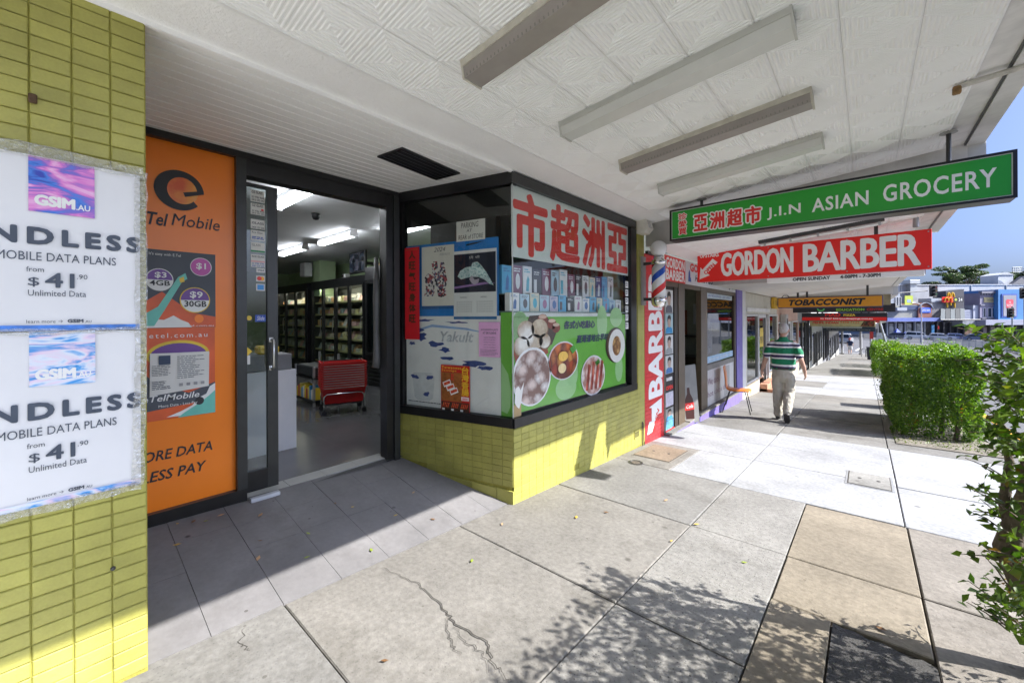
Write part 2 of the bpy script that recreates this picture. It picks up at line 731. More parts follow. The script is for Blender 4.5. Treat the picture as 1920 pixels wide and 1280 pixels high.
def organic(name, chains, m, parent, voxel=0.012, smooth=6, blobs=(), folds=0.0):
    """one continuous surface grown from tapered limbs: chains of (x,y,z,rx,ry)"""
    mb = MB()
    N = 12
    for ch in chains:
        pts = [Vector(p[:3]) for p in ch]
        vs, fs = [], []
        u = None
        rings = []
        for i, p in enumerate(pts):
            t = (pts[min(i + 1, len(pts) - 1)] - pts[max(i - 1, 0)]).normalized()
            ref = Vector((1, 0, 0)) if abs(t.x) < 0.9 else Vector((0, 1, 0))
            u = (ref - t * ref.dot(t)).normalized()
            w_ = t.cross(u)
            rx = ch[i][3]
            ry = ch[i][4] if len(ch[i]) > 4 else rx
            rings.append((p, u, w_, t, rx, ry))
        full = []
        p, u, w_, t, rx, ry = rings[0]
        full.append((p - t * min(rx, ry) * .75, u, w_, rx * .55, ry * .55))
        full += [(q[0], q[1], q[2], q[4], q[5]) for q in rings]
        p, u, w_, t, rx, ry = rings[-1]
        full.append((p + t * min(rx, ry) * .75, u, w_, rx * .55, ry * .55))
        for p, u, w_, rx, ry in full:
            for k in range(N):
                a = 2 * math.pi * k / N
                vs.append(p + u * math.cos(a) * rx + w_ * math.sin(a) * ry)
        for i in range(len(full) - 1):
            for k in range(N):
                a, b = i * N + k, i * N + (k + 1) % N
                fs.append((a, b, b + N, a + N))
        fs.append(tuple(range(N - 1, -1, -1)))
        e = (len(full) - 1) * N
        fs.append(tuple(range(e, e + N)))
        mb.add(vs, fs)
    for (c, r) in blobs:
        prof = [(math.sin(math.pi * k / 10), -math.cos(math.pi * k / 10)) for k in range(1, 10)]
        n = 14
        vs, fs = [], []
        for (rr, zz) in prof:
            for k in range(n):
                a = 2 * math.pi * k / n
                vs.append((c[0] + rr * math.cos(a) * r[0], c[1] + rr * math.sin(a) * r[1], c[2] + zz * r[2]))
        for i in range(len(prof) - 1):
            for k in range(n):
                a, b = i * n + k, i * n + (k + 1) % n
                fs.append((a, b, b + n, a + n))
        fs.append(tuple(range(n - 1, -1, -1)))
        e = (len(prof) - 1) * n
        fs.append(tuple(range(e, e + n)))
        mb.add(vs, fs)
    me = mb.mesh(name, m)
    tmp = bpy.data.objects.new('tmp', me)
    COL.objects.link(tmp)
    rm = tmp.modifiers.new('r', 'REMESH')
    rm.mode = 'VOXEL'
    rm.voxel_size = voxel
    sm = tmp.modifiers.new('s', 'SMOOTH')
    sm.iterations = smooth
    sm.factor = 0.5
    if folds:                                   # creases in cloth
        tx = bpy.data.textures.new('folds', 'CLOUDS')
        tx.noise_scale = 0.075
        dm = tmp.modifiers.new('d', 'DISPLACE')
        dm.texture = tx
        dm.texture_coords = 'LOCAL'
        dm.strength = folds
        dm.mid_level = 0.5
    dg = bpy.context.evaluated_depsgraph_get()
    dg.update()
    res = bpy.data.meshes.new_from_object(tmp.evaluated_get(dg))
    bpy.data.objects.remove(tmp)
    res.name = name
    if not res.materials:
        res.materials.append(m)
    return link(name, res, parent, True)


def leaf_mesh(name, P, N_, size, m, seed=0, aspect=0.55, jitter=0.8, fold=0.25):
    """leaves as folded diamonds at points P with outward hints N_"""
    r = np.random.default_rng(seed)
    n = len(P)
    P = np.asarray(P, float)
    D = np.asarray(N_, float) + r.normal(0, jitter, (n, 3))
    D /= np.linalg.norm(D, axis=1, keepdims=True) + 1e-9
    A = r.normal(0, 1, (n, 3))
    A -= (A * D).sum(1, keepdims=True) * D
    A /= np.linalg.norm(A, axis=1, keepdims=True) + 1e-9
    B = np.cross(D, A)
    L = size * r.uniform(0.6, 1.25, (n, 1))
    Wd = L * aspect * 0.5
    v0 = P - A * L * 0.5
    v1 = P + A * L * 0.05 + B * Wd + D * Wd * fold
    v2 = P + A * L * 0.5 - D * Wd * fold * 0.6
    v3 = P + A * L * 0.05 - B * Wd + D * Wd * fold
    V = np.stack([v0, v1, v2, v3], 1).reshape(-1, 3)
    me = bpy.data.meshes.new(name)
    me.vertices.add(4 * n)
    me.vertices.foreach_set('co', V.ravel())
    base = np.arange(n)[:, None] * 4
    T = np.concatenate([base + np.array([[0, 1, 2]]), base + np.array([[0, 2, 3]])], 1).reshape(-1)
    me.loops.add(len(T))
    me.loops.foreach_set('vertex_index', T)
    me.polygons.add(2 * n)
    me.polygons.foreach_set('loop_start', np.arange(2 * n) * 3)
    me.polygons.foreach_set('loop_total', np.full(2 * n, 3))
    me.update(calc_edges=True)
    me.validate()
    me.materials.append(m)
    return me


XF = -2.29      # shopfront plane
XD = -3.55      # recessed door plane
YR = 0.246      # right edge of the brick pier


def zy(y):
    if y < 45: return -0.051 * y
    if y < 60: return -2.295 - 0.040 * (y - 45)
    if y < 125: return -2.895 - 0.0125 * (y - 60)
    return -3.7075


def gz(x, y):
    return zy(y) + 0.015 * x
# ------------------------------------------------------------------ ground, road, footpath
C_GREY = concrete('concrete_grey', (0.200, 0.190, 0.173), speck=0.3, dirt=0.75)
C_AGG = concrete('concrete_aggregate', (0.222, 0.215, 0.2), speck=0.8, dirt=0.6, bump=0.4)
C_WHITE = concrete('concrete_new_white', (0.295, 0.30, 0.308), speck=0.1, dirt=0.25, bump=0.12)
C_TAN = concrete('concrete_tan', (0.212, 0.183, 0.14), speck=0.3, dirt=0.3)
C_BROWN = concrete('concrete_brownish', (0.20, 0.182, 0.158), speck=0.4, dirt=0.6)
C_OLD = concrete('concrete_old', (0.19, 0.185, 0.174), speck=0.3, dirt=0.65)
C_BOUNCE = concrete('concrete_bounce_pale', (0.60, 0.60, 0.58), 0.05, 0.1, 0.1)  # unseen slabs behind the camera, made paler to bounce sun onto the awning ceiling
JOINT = mat('joint_dirt', (0.06, 0.053, 0.045), 0.95, 0.4, 20)
ASPH = mat('road_asphalt', (0.10, 0.10, 0.107), 0.9, 0.15, 3, bump=0.3, bscale=180, fine=0.22)
ASPH_DK = mat('asphalt_patch', (0.05, 0.048, 0.046), 0.9, 0.3, 9, bump=0.6, bscale=120, fine=0.35)
GROUNDM = mat('far_ground', (0.12, 0.12, 0.115), 0.9, 0.2, 0.3)


def strip(name, x0f, x1f, ys, m, dz=0.0, zf=None):
    mb = MB()
    for a, b in zip(ys[:-1], ys[1:]):
        pts = []
        for (xf, y) in ((x0f, a), (x1f, a), (x1f, b), (x0f, b)):
            x = xf(y) if callable(xf) else xf
            pts.append((x, y, (zf(x, y) if zf else gz(x, y)) + dz))
        mb.quad(*pts)
    return struct(name, mb, m)


def zroad(x, y):
    return zy(y) + 0.015 * 1.5 - 0.13 - 0.004 * max(0, x - 1.5) * (0 if x > 14 else 1)


ysl = [-60, -20, 0, 20, 45, 60, 80, 100, 125, 200, 400, 900]
strip('ground', -700, 900, ysl, GROUNDM, -0.55, lambda x, y: zy(y))
strip('road', 1.5, 15.0, [-40, -20, 0, 10, 20, 30, 45, 60.5], ASPH, 0, zroad)
# beyond the shops the road swings across in front of the footpath
strip('crossing_road', -60, 90, [60.5, 70, 80, 100, 125, 140, 160], ASPH, 0.004, lambda x, y: zy(y) + 0.0225 - 0.13)
strip('far_side_pavement', 15.0, 60, [-40, 0, 20, 45, 60.5], C_OLD, 0.0, lambda x, y: zy(y))

# footpath: dark bed with separate slabs
foot = strip('footpath', XF - 0.01, 1.36, [-6, 0, 10, 20, 30, 45, 60], JOINT, -0.025)


def slab_mesh(x0, x1, y0, y1, m, gap=0.0042, ch=0.005, corner=None):
    xs = (x0 + gap, x1 - gap)
    ys = (y0 + gap, y1 - gap)
    cs = [(xs[0], ys[0]), (xs[1], ys[0]), (xs[1], ys[1]), (xs[0], ys[1])]
    if corner:
        cs = corner
    mx_, my_ = sum(c[0] for c in cs) / 4, sum(c[1] for c in cs) / 4
    lift = rng.uniform(-0.003, 0.003)
    tilt = rng.uniform(-0.002, 0.002)
    V = []
    for c in cs: V.append((c[0], c[1], gz(*c) - 0.06))
    for c in cs: V.append((c[0], c[1], gz(*c) - ch + lift))
    for c in cs:
        d = Vector((mx_ - c[0], my_ - c[1]))
        d.normalize()
        q = (c[0] + d.x * ch * 1.6, c[1] + d.y * ch * 1.6)
        V.append((q[0], q[1], gz(*q) + lift + tilt * (q[0] - mx_)))
    F = [(8, 9, 10, 11)]
    for i in range(4):
        j = (i + 1) % 4
        F += [(i, j, j + 4, i + 4), (i + 4, j + 4, j + 8, i + 8)]
    return MB().add(V, F)


def slab(x0, x1, y0, y1, m, **k):
    return slab_mesh(x0, x1, y0, y1, m, **k).build('slab', m, foot)


for y0, y1 in zip([-5.4, -4.2, -2.95, -1.7, -0.85, 0.1, 0.79], [-4.2, -2.95, -1.7, -0.85, 0.1, 0.79, 2.02]):
    xa = XF if y1 < 0.2 else -2.335
    slab(xa, -1.035, y0, y1, m=(C_BOUNCE if y1 < .2 else C_OLD if y0 < 0.5 else C_GREY))
    slab(-1.035, -0.41, y0, y1, m=(C_BOUNCE if y1 < 1 else C_AGG))
slab(-2.335, -1.035, 2.02, 3.265, C_GREY)
slab(-1.035, -0.41, 2.02, 3.265, C_AGG)
slab(XF, -1.035, 3.265, 4.47, C_OLD)
slab(-1.035, -0.41, 3.265, 4.45, C_AGG)
for y0, y1 in ((-4.2, -2.2), (-2.2, -0.2), (-0.2, 1.3), (1.3, 2.66)):
    slab(-0.41, -0.14 if y0 > 1 else 0.235, y0, y1, C_TAN if y0 > 1 else C_BOUNCE)
slab(-0.41, 0.235, 2.66, 3.262, C_TAN, gap=0.005)
slab(-0.41, 0.235, 3.262, 4.42, C_TAN)
mb = MB()                                                   # asphalt patch with a ragged top edge
pts = [(-0.135, 1.305)] + [(0.235, 1.305), (0.235, 2.60), (0.19, 2.63), (0.15, 2.60), (0.10, 2.625), (0.05, 2.64), (0.0, 2.625), (-0.05, 2.65), (-0.10, 2.64), (-0.135, 2.655)]
mb.add([(x, y, gz(x, y) - 0.004) for x, y in pts] + [(x, y, gz(x, y) - 0.03) for x, y in pts],
       [tuple(range(len(pts)))] + [(i, i + len(pts), (i + 1) % len(pts) + len(pts), (i + 1) % len(pts)) for i in range(len(pts))])
mb.build('asphalt_patch', ASPH_DK, foot)
for y0, y1 in ((-4.2, -2.2), (-2.2, -0.4), (-0.4, 0.85), (0.85, 2.05), (2.05, 3.262), (3.262, 4.42)):
    slab(0.235, 1.36, y0, y1, C_BOUNCE if y1 < 1 else C_BROWN)
# new white concrete, then the older slabs further down the hill
for y0, y1 in ((4.47, 5.57), (5.57, 6.5), (6.5, 7.3)):
    slab((-1.64 if y0 < 5 else XF), -1.035, y0, y1, C_WHITE)
slab(XF, -1.64, 4.47, 5.57, C_GREY)
for y0, y1 in ((4.44, 5.6), (5.6, 6.55), (6.55, 7.55)):
    slab(-1.035, 0.225, y0, y1, C_WHITE, gap=0.004)
    slab(0.225, 1.36, y0, y1, C_WHITE)
ye = [7.55, 8.55, 9.6, 10.8, 12.2, 13.9, 15.9, 18.2, 21.8, 24, 26.5, 29, 31.5, 34, 37, 40, 43, 46.5, 50, 53.5, 57, 60]
for i, (y0, y1) in enumerate(zip(ye[:-1], ye[1:])):
    wh = 13.8 < y0 < 21
    for x0, x1, mm in ((XF, -1.045, C_OLD), (-1.045, 0.215, C_GREY), (0.215, 1.36, C_BROWN)):
        a = 7.3 if (i == 0 and x0 < -2) else y0
        slab(x0, x1, a, y1, C_WHITE if wh and x0 > -2.2 or (wh and i % 2) else (C_OLD if (i + int(x0 * 3)) % 3 == 0 else mm))

# cracks in the big slab by the entrance
CRACKM = mat('crack_dirt', (0.05, 0.045, 0.04), 0.95, 0.3, 30)


def crack(pts, w0=0.010, seed=0):
    r = random.Random(seed)
    P = [Vector(pts[0])]
    for a, b in zip(pts[:-1], pts[1:]):
        for k in range(1, 9):
            t = k / 8
            P.append(Vector((a[0] + (b[0] - a[0]) * t + r.uniform(-.012, .012) * (k < 8), a[1] + (b[1] - a[1]) * t + r.uniform(-.012, .012) * (k < 8))))
    mb = MB()
    for i in range(len(P) - 1):
        a, b = P[i], P[i + 1]
        d = (b - a).normalized()
        n_ = Vector((-d.y, d.x))
        wa = w0 * (0.25 + 0.75 * math.sin(math.pi * min(1, (i + .2) / len(P)))) * 0.5
        wb = w0 * (0.25 + 0.75 * math.sin(math.pi * min(1, (i + 1.2) / len(P)))) * 0.5
        q = [a - n_ * wa, b - n_ * wb, b + n_ * wb, a + n_ * wa]
        mb.quad(*[(v.x, v.y, gz(v.x, v.y) + 0.0045) for v in q])
    mb.build('crack', CRACKM, foot)


crack([(-2.25, 1.32), (-1.98, 1.38), (-1.72, 1.36), (-1.55, 1.31), (-1.35, 1.34), (-1.25, 1.27), (-1.12, 1.25)], 0.0065, 1)
crack([(-1.55, 1.31), (-1.45, 1.27), (-1.33, 1.28), (-1.22, 1.22)], 0.0035, 2)
crack([(-1.62, 1.32), (-1.5, 1.23), (-1.38, 1.2)], 0.004, 3)
crack([(-2.28, 0.60), (-2.18, 0.55), (-2.1, 0.57)], 0.005, 4)

# access covers let into the footpath
def cover(x0, x1, y0, y1, label, fr, pan, pattern=True):
    t = thing('access_cover', label, 'access cover', (x0, y0, gz(x0, y0)))
    sl_ = lambda x, y: gz(x0 + x, y0 + y) - gz(x0, y0)
    W, L = x1 - x0, y1 - y0
    def sheet(a, b, c, d, h):
        return MB().add([(x, y, sl_(x, y) + h) for x, y in ((a, c), (b, c), (b, d), (a, d))] + [(x, y, sl_(x, y) - 0.01) for x, y in ((a, c), (b, c), (b, d), (a, d))],
                        [(0, 1, 2, 3), (0, 4, 5, 1), (1, 5, 6, 2), (2, 6, 7, 3), (3, 7, 4, 0)])
    sheet(0, W, 0, L, 0.004).build('frame', fr, t)
    sheet(.018, W - .018, .018, L - .018, 0.0065).build('joint', JOINT, t)
    sheet(.026, W - .026, .026, L - .026, 0.0095).build('lid', pan, t)
    if pattern:
        mb = MB()
        for k in range(2):
            cxk = W * (.3 + .4 * k)
            mb.lathe([(.016, 0), (.016, .0125)], (cxk, L * .5, sl_(cxk, L * .5)), 10)
        mb.build('lifting_eye', DARKMETAL, t)
    return t


cover(-0.17, 0.205, 5.36, 5.92, 'square concrete-filled access cover in the white slabs', GALV, concrete('cover_fill', (0.24, 0.235, 0.22), 0.6, 0.5))
cover(-2.2, -1.72, 4.72, 5.42, 'brown rectangular access cover beside the green tiled wall', mat('cover_frame', (0.2, 0.18, 0.15), 0.7), concrete('cover_brown', (0.22, 0.17, 0.125), 0.4, 0.5))
t = thing('drain_cap', 'small round metal cap set in the path by the green wall', 'drain cap', (-2.02, 4.45, gz(-2.02, 4.45)))
MB().lathe([(.085, 0), (.085, .006), (.07, .007), (.068, .004), (.0, .004)], n=24).build('rim', DARKMETAL, t)
MB().lathe([(.05, 0), (.05, .008), (.03, .009), (.0, .009)], n=20).build('lid', mat('old_iron', (0.12, 0.1, 0.08), 0.7, 0.3), t)

# kerb and gutter
mb = MB()
for a, b in zip([-6, -3, 0, 3, 6, 9, 12, 16, 20, 25, 30, 36, 42, 48, 54], [-3, 0, 3, 6, 9, 12, 16, 20, 25, 30, 36, 42, 48, 54, 60]):
    a2, b2 = a + .006, b - .006
    def P(x, y, d): return (x, y, gz(1.43, y) + d)
    mb.add([P(1.36, a2, 0), P(1.47, a2, 0), P(1.5, a2, -.03), P(1.51, a2, -.3), P(1.36, b2, 0), P(1.47, b2, 0), P(1.5, b2, -.03), P(1.51, b2, -.3)],
           [(0, 1, 5, 4), (1, 2, 6, 5), (2, 3, 7, 6), (0, 3, 2, 1), (4, 5, 6, 7)])
struct('kerb', mb, C_OLD)
strip('gutter', 1.5, 1.86, [-6, 0, 10, 20, 30, 45, 60], C_BROWN, 0.006, zroad)
YEL = mat('road_line_yellow', (0.62, 0.33, 0.03), 0.8, 0.15, 12, dirt=0.3)
LINEW = mat('road_line_white', (0.6, 0.6, 0.58), 0.8, 0.1, 12, dirt=0.3)
strip('no_stopping_line', 1.92, 2.02, [5, 10, 20, 30, 45, 58], YEL, 0.008, zroad)
mb = MB()
for k in range(16):
    y = 3 + k * 3.6
    for x in (4.9, 8.3):
        mb.quad(*[(xx, yy, zroad(xx, yy) + .006) for xx, yy in ((x, y), (x + .1, y), (x + .1, y + 1.3), (x, y + 1.3))])
struct('lane_lines', mb, LINEW)
mb = MB()
for (x0, y0, x1, y1) in ((-4.4, 64, 1.0, 62), (-3.8, 72, -3.4, 84), (-1.0, 68, -0.5, 78), (3.2, 66, 3.6, 76), (0.8, 63, 9, 61.4)):
    d = Vector((x1 - x0, y1 - y0)).normalized()
    n_ = Vector((-d.y, d.x)) * 0.12
    mb.quad(*[(x, y, zy(y) + 0.0225 - 0.13 + .01) for x, y in ((x0 - n_.x, y0 - n_.y), (x1 - n_.x, y1 - n_.y), (x1 + n_.x, y1 + n_.y), (x0 + n_.x, y0 + n_.y))])
struct('crossing_road_lines', mb, LINEW)

# grassy nature strip under the hedges
WEED = leafmat('weeds', (0.05, 0.08, 0.02), (0.16, 0.2, 0.05))
r_ = np.random.default_rng(5)
n_ = 900
px = r_.uniform(0.3, 1.3, n_)
py = np.where(r_.random(n_) < .7, r_.uniform(8.1, 9.3, n_), r_.uniform(22, 26, n_))
P_ = np.stack([px, py, np.array([gz(a, b) for a, b in zip(px, py)]) + r_.uniform(0, .03, n_)], 1)
tag(link('weeds', leaf_mesh('weeds', P_, np.tile([0, 0, .6], (n_, 1)), 0.05, WEED, 3, 0.3)), 'dry weeds and clippings on the ground under the clipped hedge', 'weeds', None, 'stuff')
C_DIRT = concrete('verge_dirt', (0.2, 0.18, 0.15), 0.5, 0.7, 0.6)
strip('verge', 0.32, 1.34, [8.0, 9, 10, 11.3], C_DIRT, 0.008)
# ------------------------------------------------------------------ grocery: brick pier and green tiled window walls
GREENP = mat('green_brick_paint', (0.365, 0.345, 0.082), 0.42, 0.12, 5, bump=0.22, bscale=45, fine=0.05, dirt=0.12)
def per_piece(m, lo=0.9, hi=1.08):
    """each brick a little lighter or darker than its neighbours"""
    n, l = m.node_tree.nodes, m.node_tree.links
    p = n['Principled BSDF']
    cur = p.inputs['Base Color'].links[0].from_socket
    oi = n.new('ShaderNodeObjectInfo')
    mr = n.new('ShaderNodeMapRange')
    mr.inputs[3].default_value = lo
    mr.inputs[4].default_value = hi
    l.new(oi.outputs['Random'], mr.inputs[0])
    mm = n.new('ShaderNodeMix')
    mm.data_type = 'RGBA'
    mm.blend_type = 'MULTIPLY'
    mm.inputs[0].default_value = 1
    l.new(cur, mm.inputs[6])
    l.new(mr.outputs[0], mm.inputs[7])
    l.new(mm.outputs[2], p.inputs['Base Color'])


per_piece(GREENP)
GREENM = mat('green_painted_mortar', (0.30, 0.275, 0.05), 0.75, 0.15, 18, bump=0.4, bscale=120)


def brick_mesh(name, wdt, hgt, m, dep=0.016, c=0.004):
    """x wide, z high, front at y=-dep, rough chamfered front"""
    w2, h2 = wdt / 2, hgt / 2
    V = [(-w2, 0, -h2), (w2, 0, -h2), (w2, 0, h2), (-w2, 0, h2)]
    V += [(-w2, -dep + c, -h2), (w2, -dep + c, -h2), (w2, -dep + c, h2), (-w2, -dep + c, h2)]
    V += [(-w2 + c, -dep, -h2 + c), (w2 - c, -dep, -h2 + c), (w2 - c, -dep, h2 - c), (-w2 + c, -dep, h2 - c)]
    F = [(8, 9, 10, 11)]
    for i in range(4):
        j = (i + 1) % 4
        F += [(i, j, j + 4, i + 4), (i + 4, j + 4, j + 8, i + 8)]
    me = MB().add(V, F).mesh(name, m)
    return me


BW, BH = 0.105, 0.0572
BRK = [brick_mesh('brick', BW - .003, BH - .003, GREENP, 0.007, 0.003), brick_mesh('brick', BW - .0035, BH - .0032, GREENP, 0.0066, 0.0035)]
BRKF = [brick_mesh('brick', BW - .0022, BH - .0022, GREENP, 0.0062, 0.0018), brick_mesh('brick', BW - .0026, BH - .0024, GREENP, 0.0058, 0.002)]


def lay(parent, x, z, me=None, jit=0.0012):
    o = link('brick', me or rng.choice(BRK), parent, loc=(x, rng.uniform(-jit, jit), z))
    o.rotation_euler = (rng.uniform(-.012, .012), rng.uniform(-.004, .004), rng.uniform(-.012, .012))
    return o


def clip_brick(parent, x0, x1, zt, z0f, zhard, m, dep=0.009):
    pass


# --- pier (local x = +Y world, y into the wall)
pier = thing('brick_pier', 'tall lime green painted brick pier at the left of the shop entrance', 'pier', (XF, YR, gz(XF, YR)), R(90))
zb = gz(XF, YR)
MB().box(-0.95, 0.0, 0.0, 0.42, -0.1, 2.86 - zb).build('core', GREENM, pier)
ncol, nrow = 5, int((2.74 - zb) / BH) + 1
for c in range(ncol):
    for k in range(nrow):
        zc = 2.719 - zb - BH * (k - 0.5)
        if zc - BH / 2 < -0.03:
            continue
        lay(pier, -BW * (c + 0.5) - 0.001, zc)
mb = MB()
for c in range(ncol, 9):
    for k in range(nrow):
        zc = 2.719 - zb - BH * (k - 0.5)
        xc = -BW * (c + 0.5)
        mb.box(xc - BW / 2 + .003, xc + BW / 2 - .003, -0.014, 0.0, zc - BH / 2 + .003, zc + BH / 2 - .003)
tag(mb.build('far_bricks', GREENP, pier), kind='stuff')
# old bolt, nail and cable scar on the bricks
MB().lathe([(.004, 0), (.008, .004), (.008, .012), (.003, .016)], (-0.105, -0.02, 0.44 - zb), 8).build('bolt', DARKMETAL, pier)
MB().cbox(-0.318, -0.296, -0.03, -0.012, 2.235 - zb, 2.268 - zb, .004).build('bracket_stub', mat('rust_brown', (0.09, 0.05, 0.025), 0.8, 0.3, 40), pier)

# --- side window wall (splayed) and front window wall
SPL = Vector((-0.970, -0.242, 0)).normalized()
SPL_L = 1.29
CORNER = Vector((XF, 2.60, 0))
SP0 = CORNER + SPL * SPL_L          # door end of the splay
ROT_S = math.atan2(-SPL.y, -SPL.x)


def zramp_floor(x, y):
    ze = gz(-2.335, y)
    zd = 0.099 - 0.025 * y
    t_ = min(1.0, max(0.0, (-2.335 - x) / 1.215))
    return ze + (zd - ze) * t_


zs = zramp_floor(SP0.x, SP0.y)
side = thing('window_side_wall', 'low lime green tiled wall below the poster window beside the entrance', 'wall', (SP0.x, SP0.y, 0), ROT_S)
MB().add([(0, 0, -0.05), (SPL_L - .012, 0, -.3), (SPL_L - .012, 0, .49), (0, 0, .49), (0, .2, -.05), (SPL_L - .055, .2, -.3), (SPL_L - .055, .2, .49), (0, .2, .49)],
         [(0, 1, 2, 3), (4, 7, 6, 5), (0, 3, 7, 4), (1, 5, 6, 2), (3, 2, 6, 7)]).build('core', GREENM, side)
ns = 12
bw = SPL_L / 12.3
SB = [brick_mesh('brick', bw - .0022, BH - .0022, GREENP, 0.0062, 0.0018)]
for c in range(ns + 1):
    xa, xb = SPL_L - bw * (c + 1), SPL_L - bw * c
    xa = max(0.0, xa)
    for k in range(12):
        zc = 0.49 - BH * (k + 0.5)
        xm = (xa + xb) / 2
        p = SP0 - SPL * xm
        fl = zramp_floor(p.x, p.y)
        plinth = -0.02 - 0.03 * (xm / SPL_L)
        if zc - BH / 2 < plinth or zc < fl + .02:
            continue
        if xb - xa < bw * .9:
            MB().box(xa, xb - .004, -.009, 0, zc - BH / 2 + .002, zc + BH / 2 - .002).build('brick', GREENP, side)
        else:
            lay(side, xm, zc, SB[0], 0.0006)
mb = MB()
for xa, xb in ((0.48, 0.86), (0.865, 1.13), (1.135, SPL_L + .004)):
    pa, pb = SP0 - SPL * xa, SP0 - SPL * xb
    za, zb2 = zramp_floor(pa.x, pa.y) - .02, zramp_floor(pb.x, pb.y) - .02
    mb.add([(xa, -.016, za), (xb, -.016, zb2), (xb, -.016, -.032 - .02 * xb), (xa, -.016, -.028 - .02 * xa), (xa, 0, za), (xb, 0, zb2), (xb, 0, -.032 - .02 * xb), (xa, 0, -.028 - .02 * xa)],
           [(0, 1, 2, 3), (3, 2, 6, 7), (0, 3, 7, 4), (1, 5, 6, 2)])
mb.build('plinth', GREENP, side)

front = thing('window_front_wall', 'lime green tiled wall under and beside the front shop window', 'wall', (XF, 2.60, 0), R(90))
FL = 5.335 - 2.60
core = MB()
core.add([(0.012, 0.0, -.32), (FL, 0.0, -.42), (FL, 0.0, .49), (0.012, 0.0, .49), (0.055, .22, -.32), (FL, .22, -.42), (FL, .22, .49), (0.055, .22, .49)],
         [(0, 1, 2, 3), (4, 7, 6, 5), (1, 5, 6, 2), (3, 2, 6, 7), (0, 3, 7, 4)])
core.box(2.45, FL, 0.001, .22, .49, 2.75)
core.build('core', GREENM, front)
stuffb = MB()
cnt = 0
hole = (0.96, -0.19)
for c in range(26):
    for k in range(52):
        zc = 2.72 - BH * (k + 0.5) - .016
        off = 0
        xa = c * BW + off
        xb = min(FL, xa + BW)
        if xb - xa < .02: continue
        if zc > 0.49 - BH * .45 and xa < 2.448: continue
        xm = (xa + xb) / 2
        g = gz(XF, 2.6 + xm)
        if zc + BH / 2 < g - .0: continue
        if abs(xm - 1.0) < .055 and abs(zc - (g + .10)) < .035: continue       # knocked-out vent tile
        full = xb - xa > BW * .95
        if cnt < 296 and full and zc < 0.5:
            lay(front, xm, zc, rng.choice(BRKF), 0.0005)
            cnt += 1
        else:
            stuffb.box(xa + .001, xb - .001, -.006, 0, zc - BH / 2 + .001, zc + BH / 2 - .001)
tag(stuffb.build('small_bricks', GREENP, front), kind='stuff')
xv = 5.08 - 2.60
gv = gz(XF, 5.08)
mb = MB()
mb.box(xv - .09, xv + .05, -.014, -.006, gv + .13, gv + .24)
mb.build('vent_plate', GREENP, front)
mb = MB()
for k in range(5):
    mb.box(xv - .075 + k * .026, xv - .064 + k * .026, -.0165, -.012, gv + .15, gv + .22)
mb.build('vent_slots', NEARBLACK, front)
MB().tube([(xv + .14, -.02, gv - .01), (xv + .135, -.02, gv + .3), (xv + .15, -.018, gv + .315), (xv + .165, -.02, gv + .3), (xv + .19, -.02, gv - .01)], .006, 6).build('conduit', DARKMETAL, front)

# --- window framing, sill, glass
FRAME = mat('frame_black', (0.009, 0.009, 0.010), 0.33, 0.3, 10)
FRAMEG = mat('frame_charcoal', (0.025, 0.027, 0.027), 0.36, 0.2, 10)
win = thing('shop_window', 'corner shop window with black frame wrapping the lime green walls', 'window', (XF, 2.60, 0), R(90))
WS = Matrix.Rotation(-R(90), 4, 'Z') @ Matrix.Translation((SP0.x - XF, SP0.y - 2.60, 0)) @ Matrix.Rotation(ROT_S, 4, 'Z')


def splay_pts(mb_):
    """move a mesh built in splay coordinates into the window's own frame"""
    mb_.v = [tuple(WS @ Vector(v)) for v in mb_.v]
    return mb_


L = SPL_L
splay_pts(MB().box(-.01, L + .006, -.028, .10, .49, .572)).build('sill', FRAME, win)
MB().box(-.012, 2.45, -.028, .10, .4895, .5725).build('sill', FRAME, win)
splay_pts(MB().box(-.01, L, -.02, .07, 2.60, 2.705)).build('top_rail', FRAME, win)
MB().box(-.02, 2.45, -.02, .07, 2.608, 2.70).build('top_rail', FRAMEG, win)
splay_pts(MB().box(-.005, .055, -.02, .06, .572, 2.60)).build('stile', FRAME, win)
MB().box(2.29, 2.45, -.022, .09, .5725, 2.60).build('stile', FRAME, win)
splay_pts(MB().box(.055, L - .004, .012, .018, .572, 2.60)).build('pane', GLASS, win)
MB().box(.004, 2.29, .012, .018, .5725, 2.608).build('pane', GLASS, win)
MB().tube([(0.006, 0.006, .572), (0.006, 0.006, 2.608)], .006, 6).build('corner_bead', mat('silicone', (0.5, 0.52, 0.5), 0.3), win)
splay_pts(MB().box(.055, L - .006, .02, .022, 2.342, 2.60)).build('black_film', mat('black_film', (0.012, 0.012, 0.012), 0.12, 0.1), win)
# display back board, plus two darker boards added so the window looks dark inside
DISP = mat('display_board', (0.22, 0.2, 0.17), 0.7, 0.15)
MB().box(.1, 2.4, .55, .57, .3, 1.5).build('back_board', DISP, win)
MB().box(.25, 2.4, .44, .455, 1.49, 2.75).build('back_board', mat('added_board_dark', (0.03, 0.034, 0.03), .5), win)
splay_pts(MB().box(.06, L - .25, .42, .435, .5, 2.70)).build('back_board', mat('added_board_taupe', (0.085, 0.08, 0.072), .55, .3, 2), win)

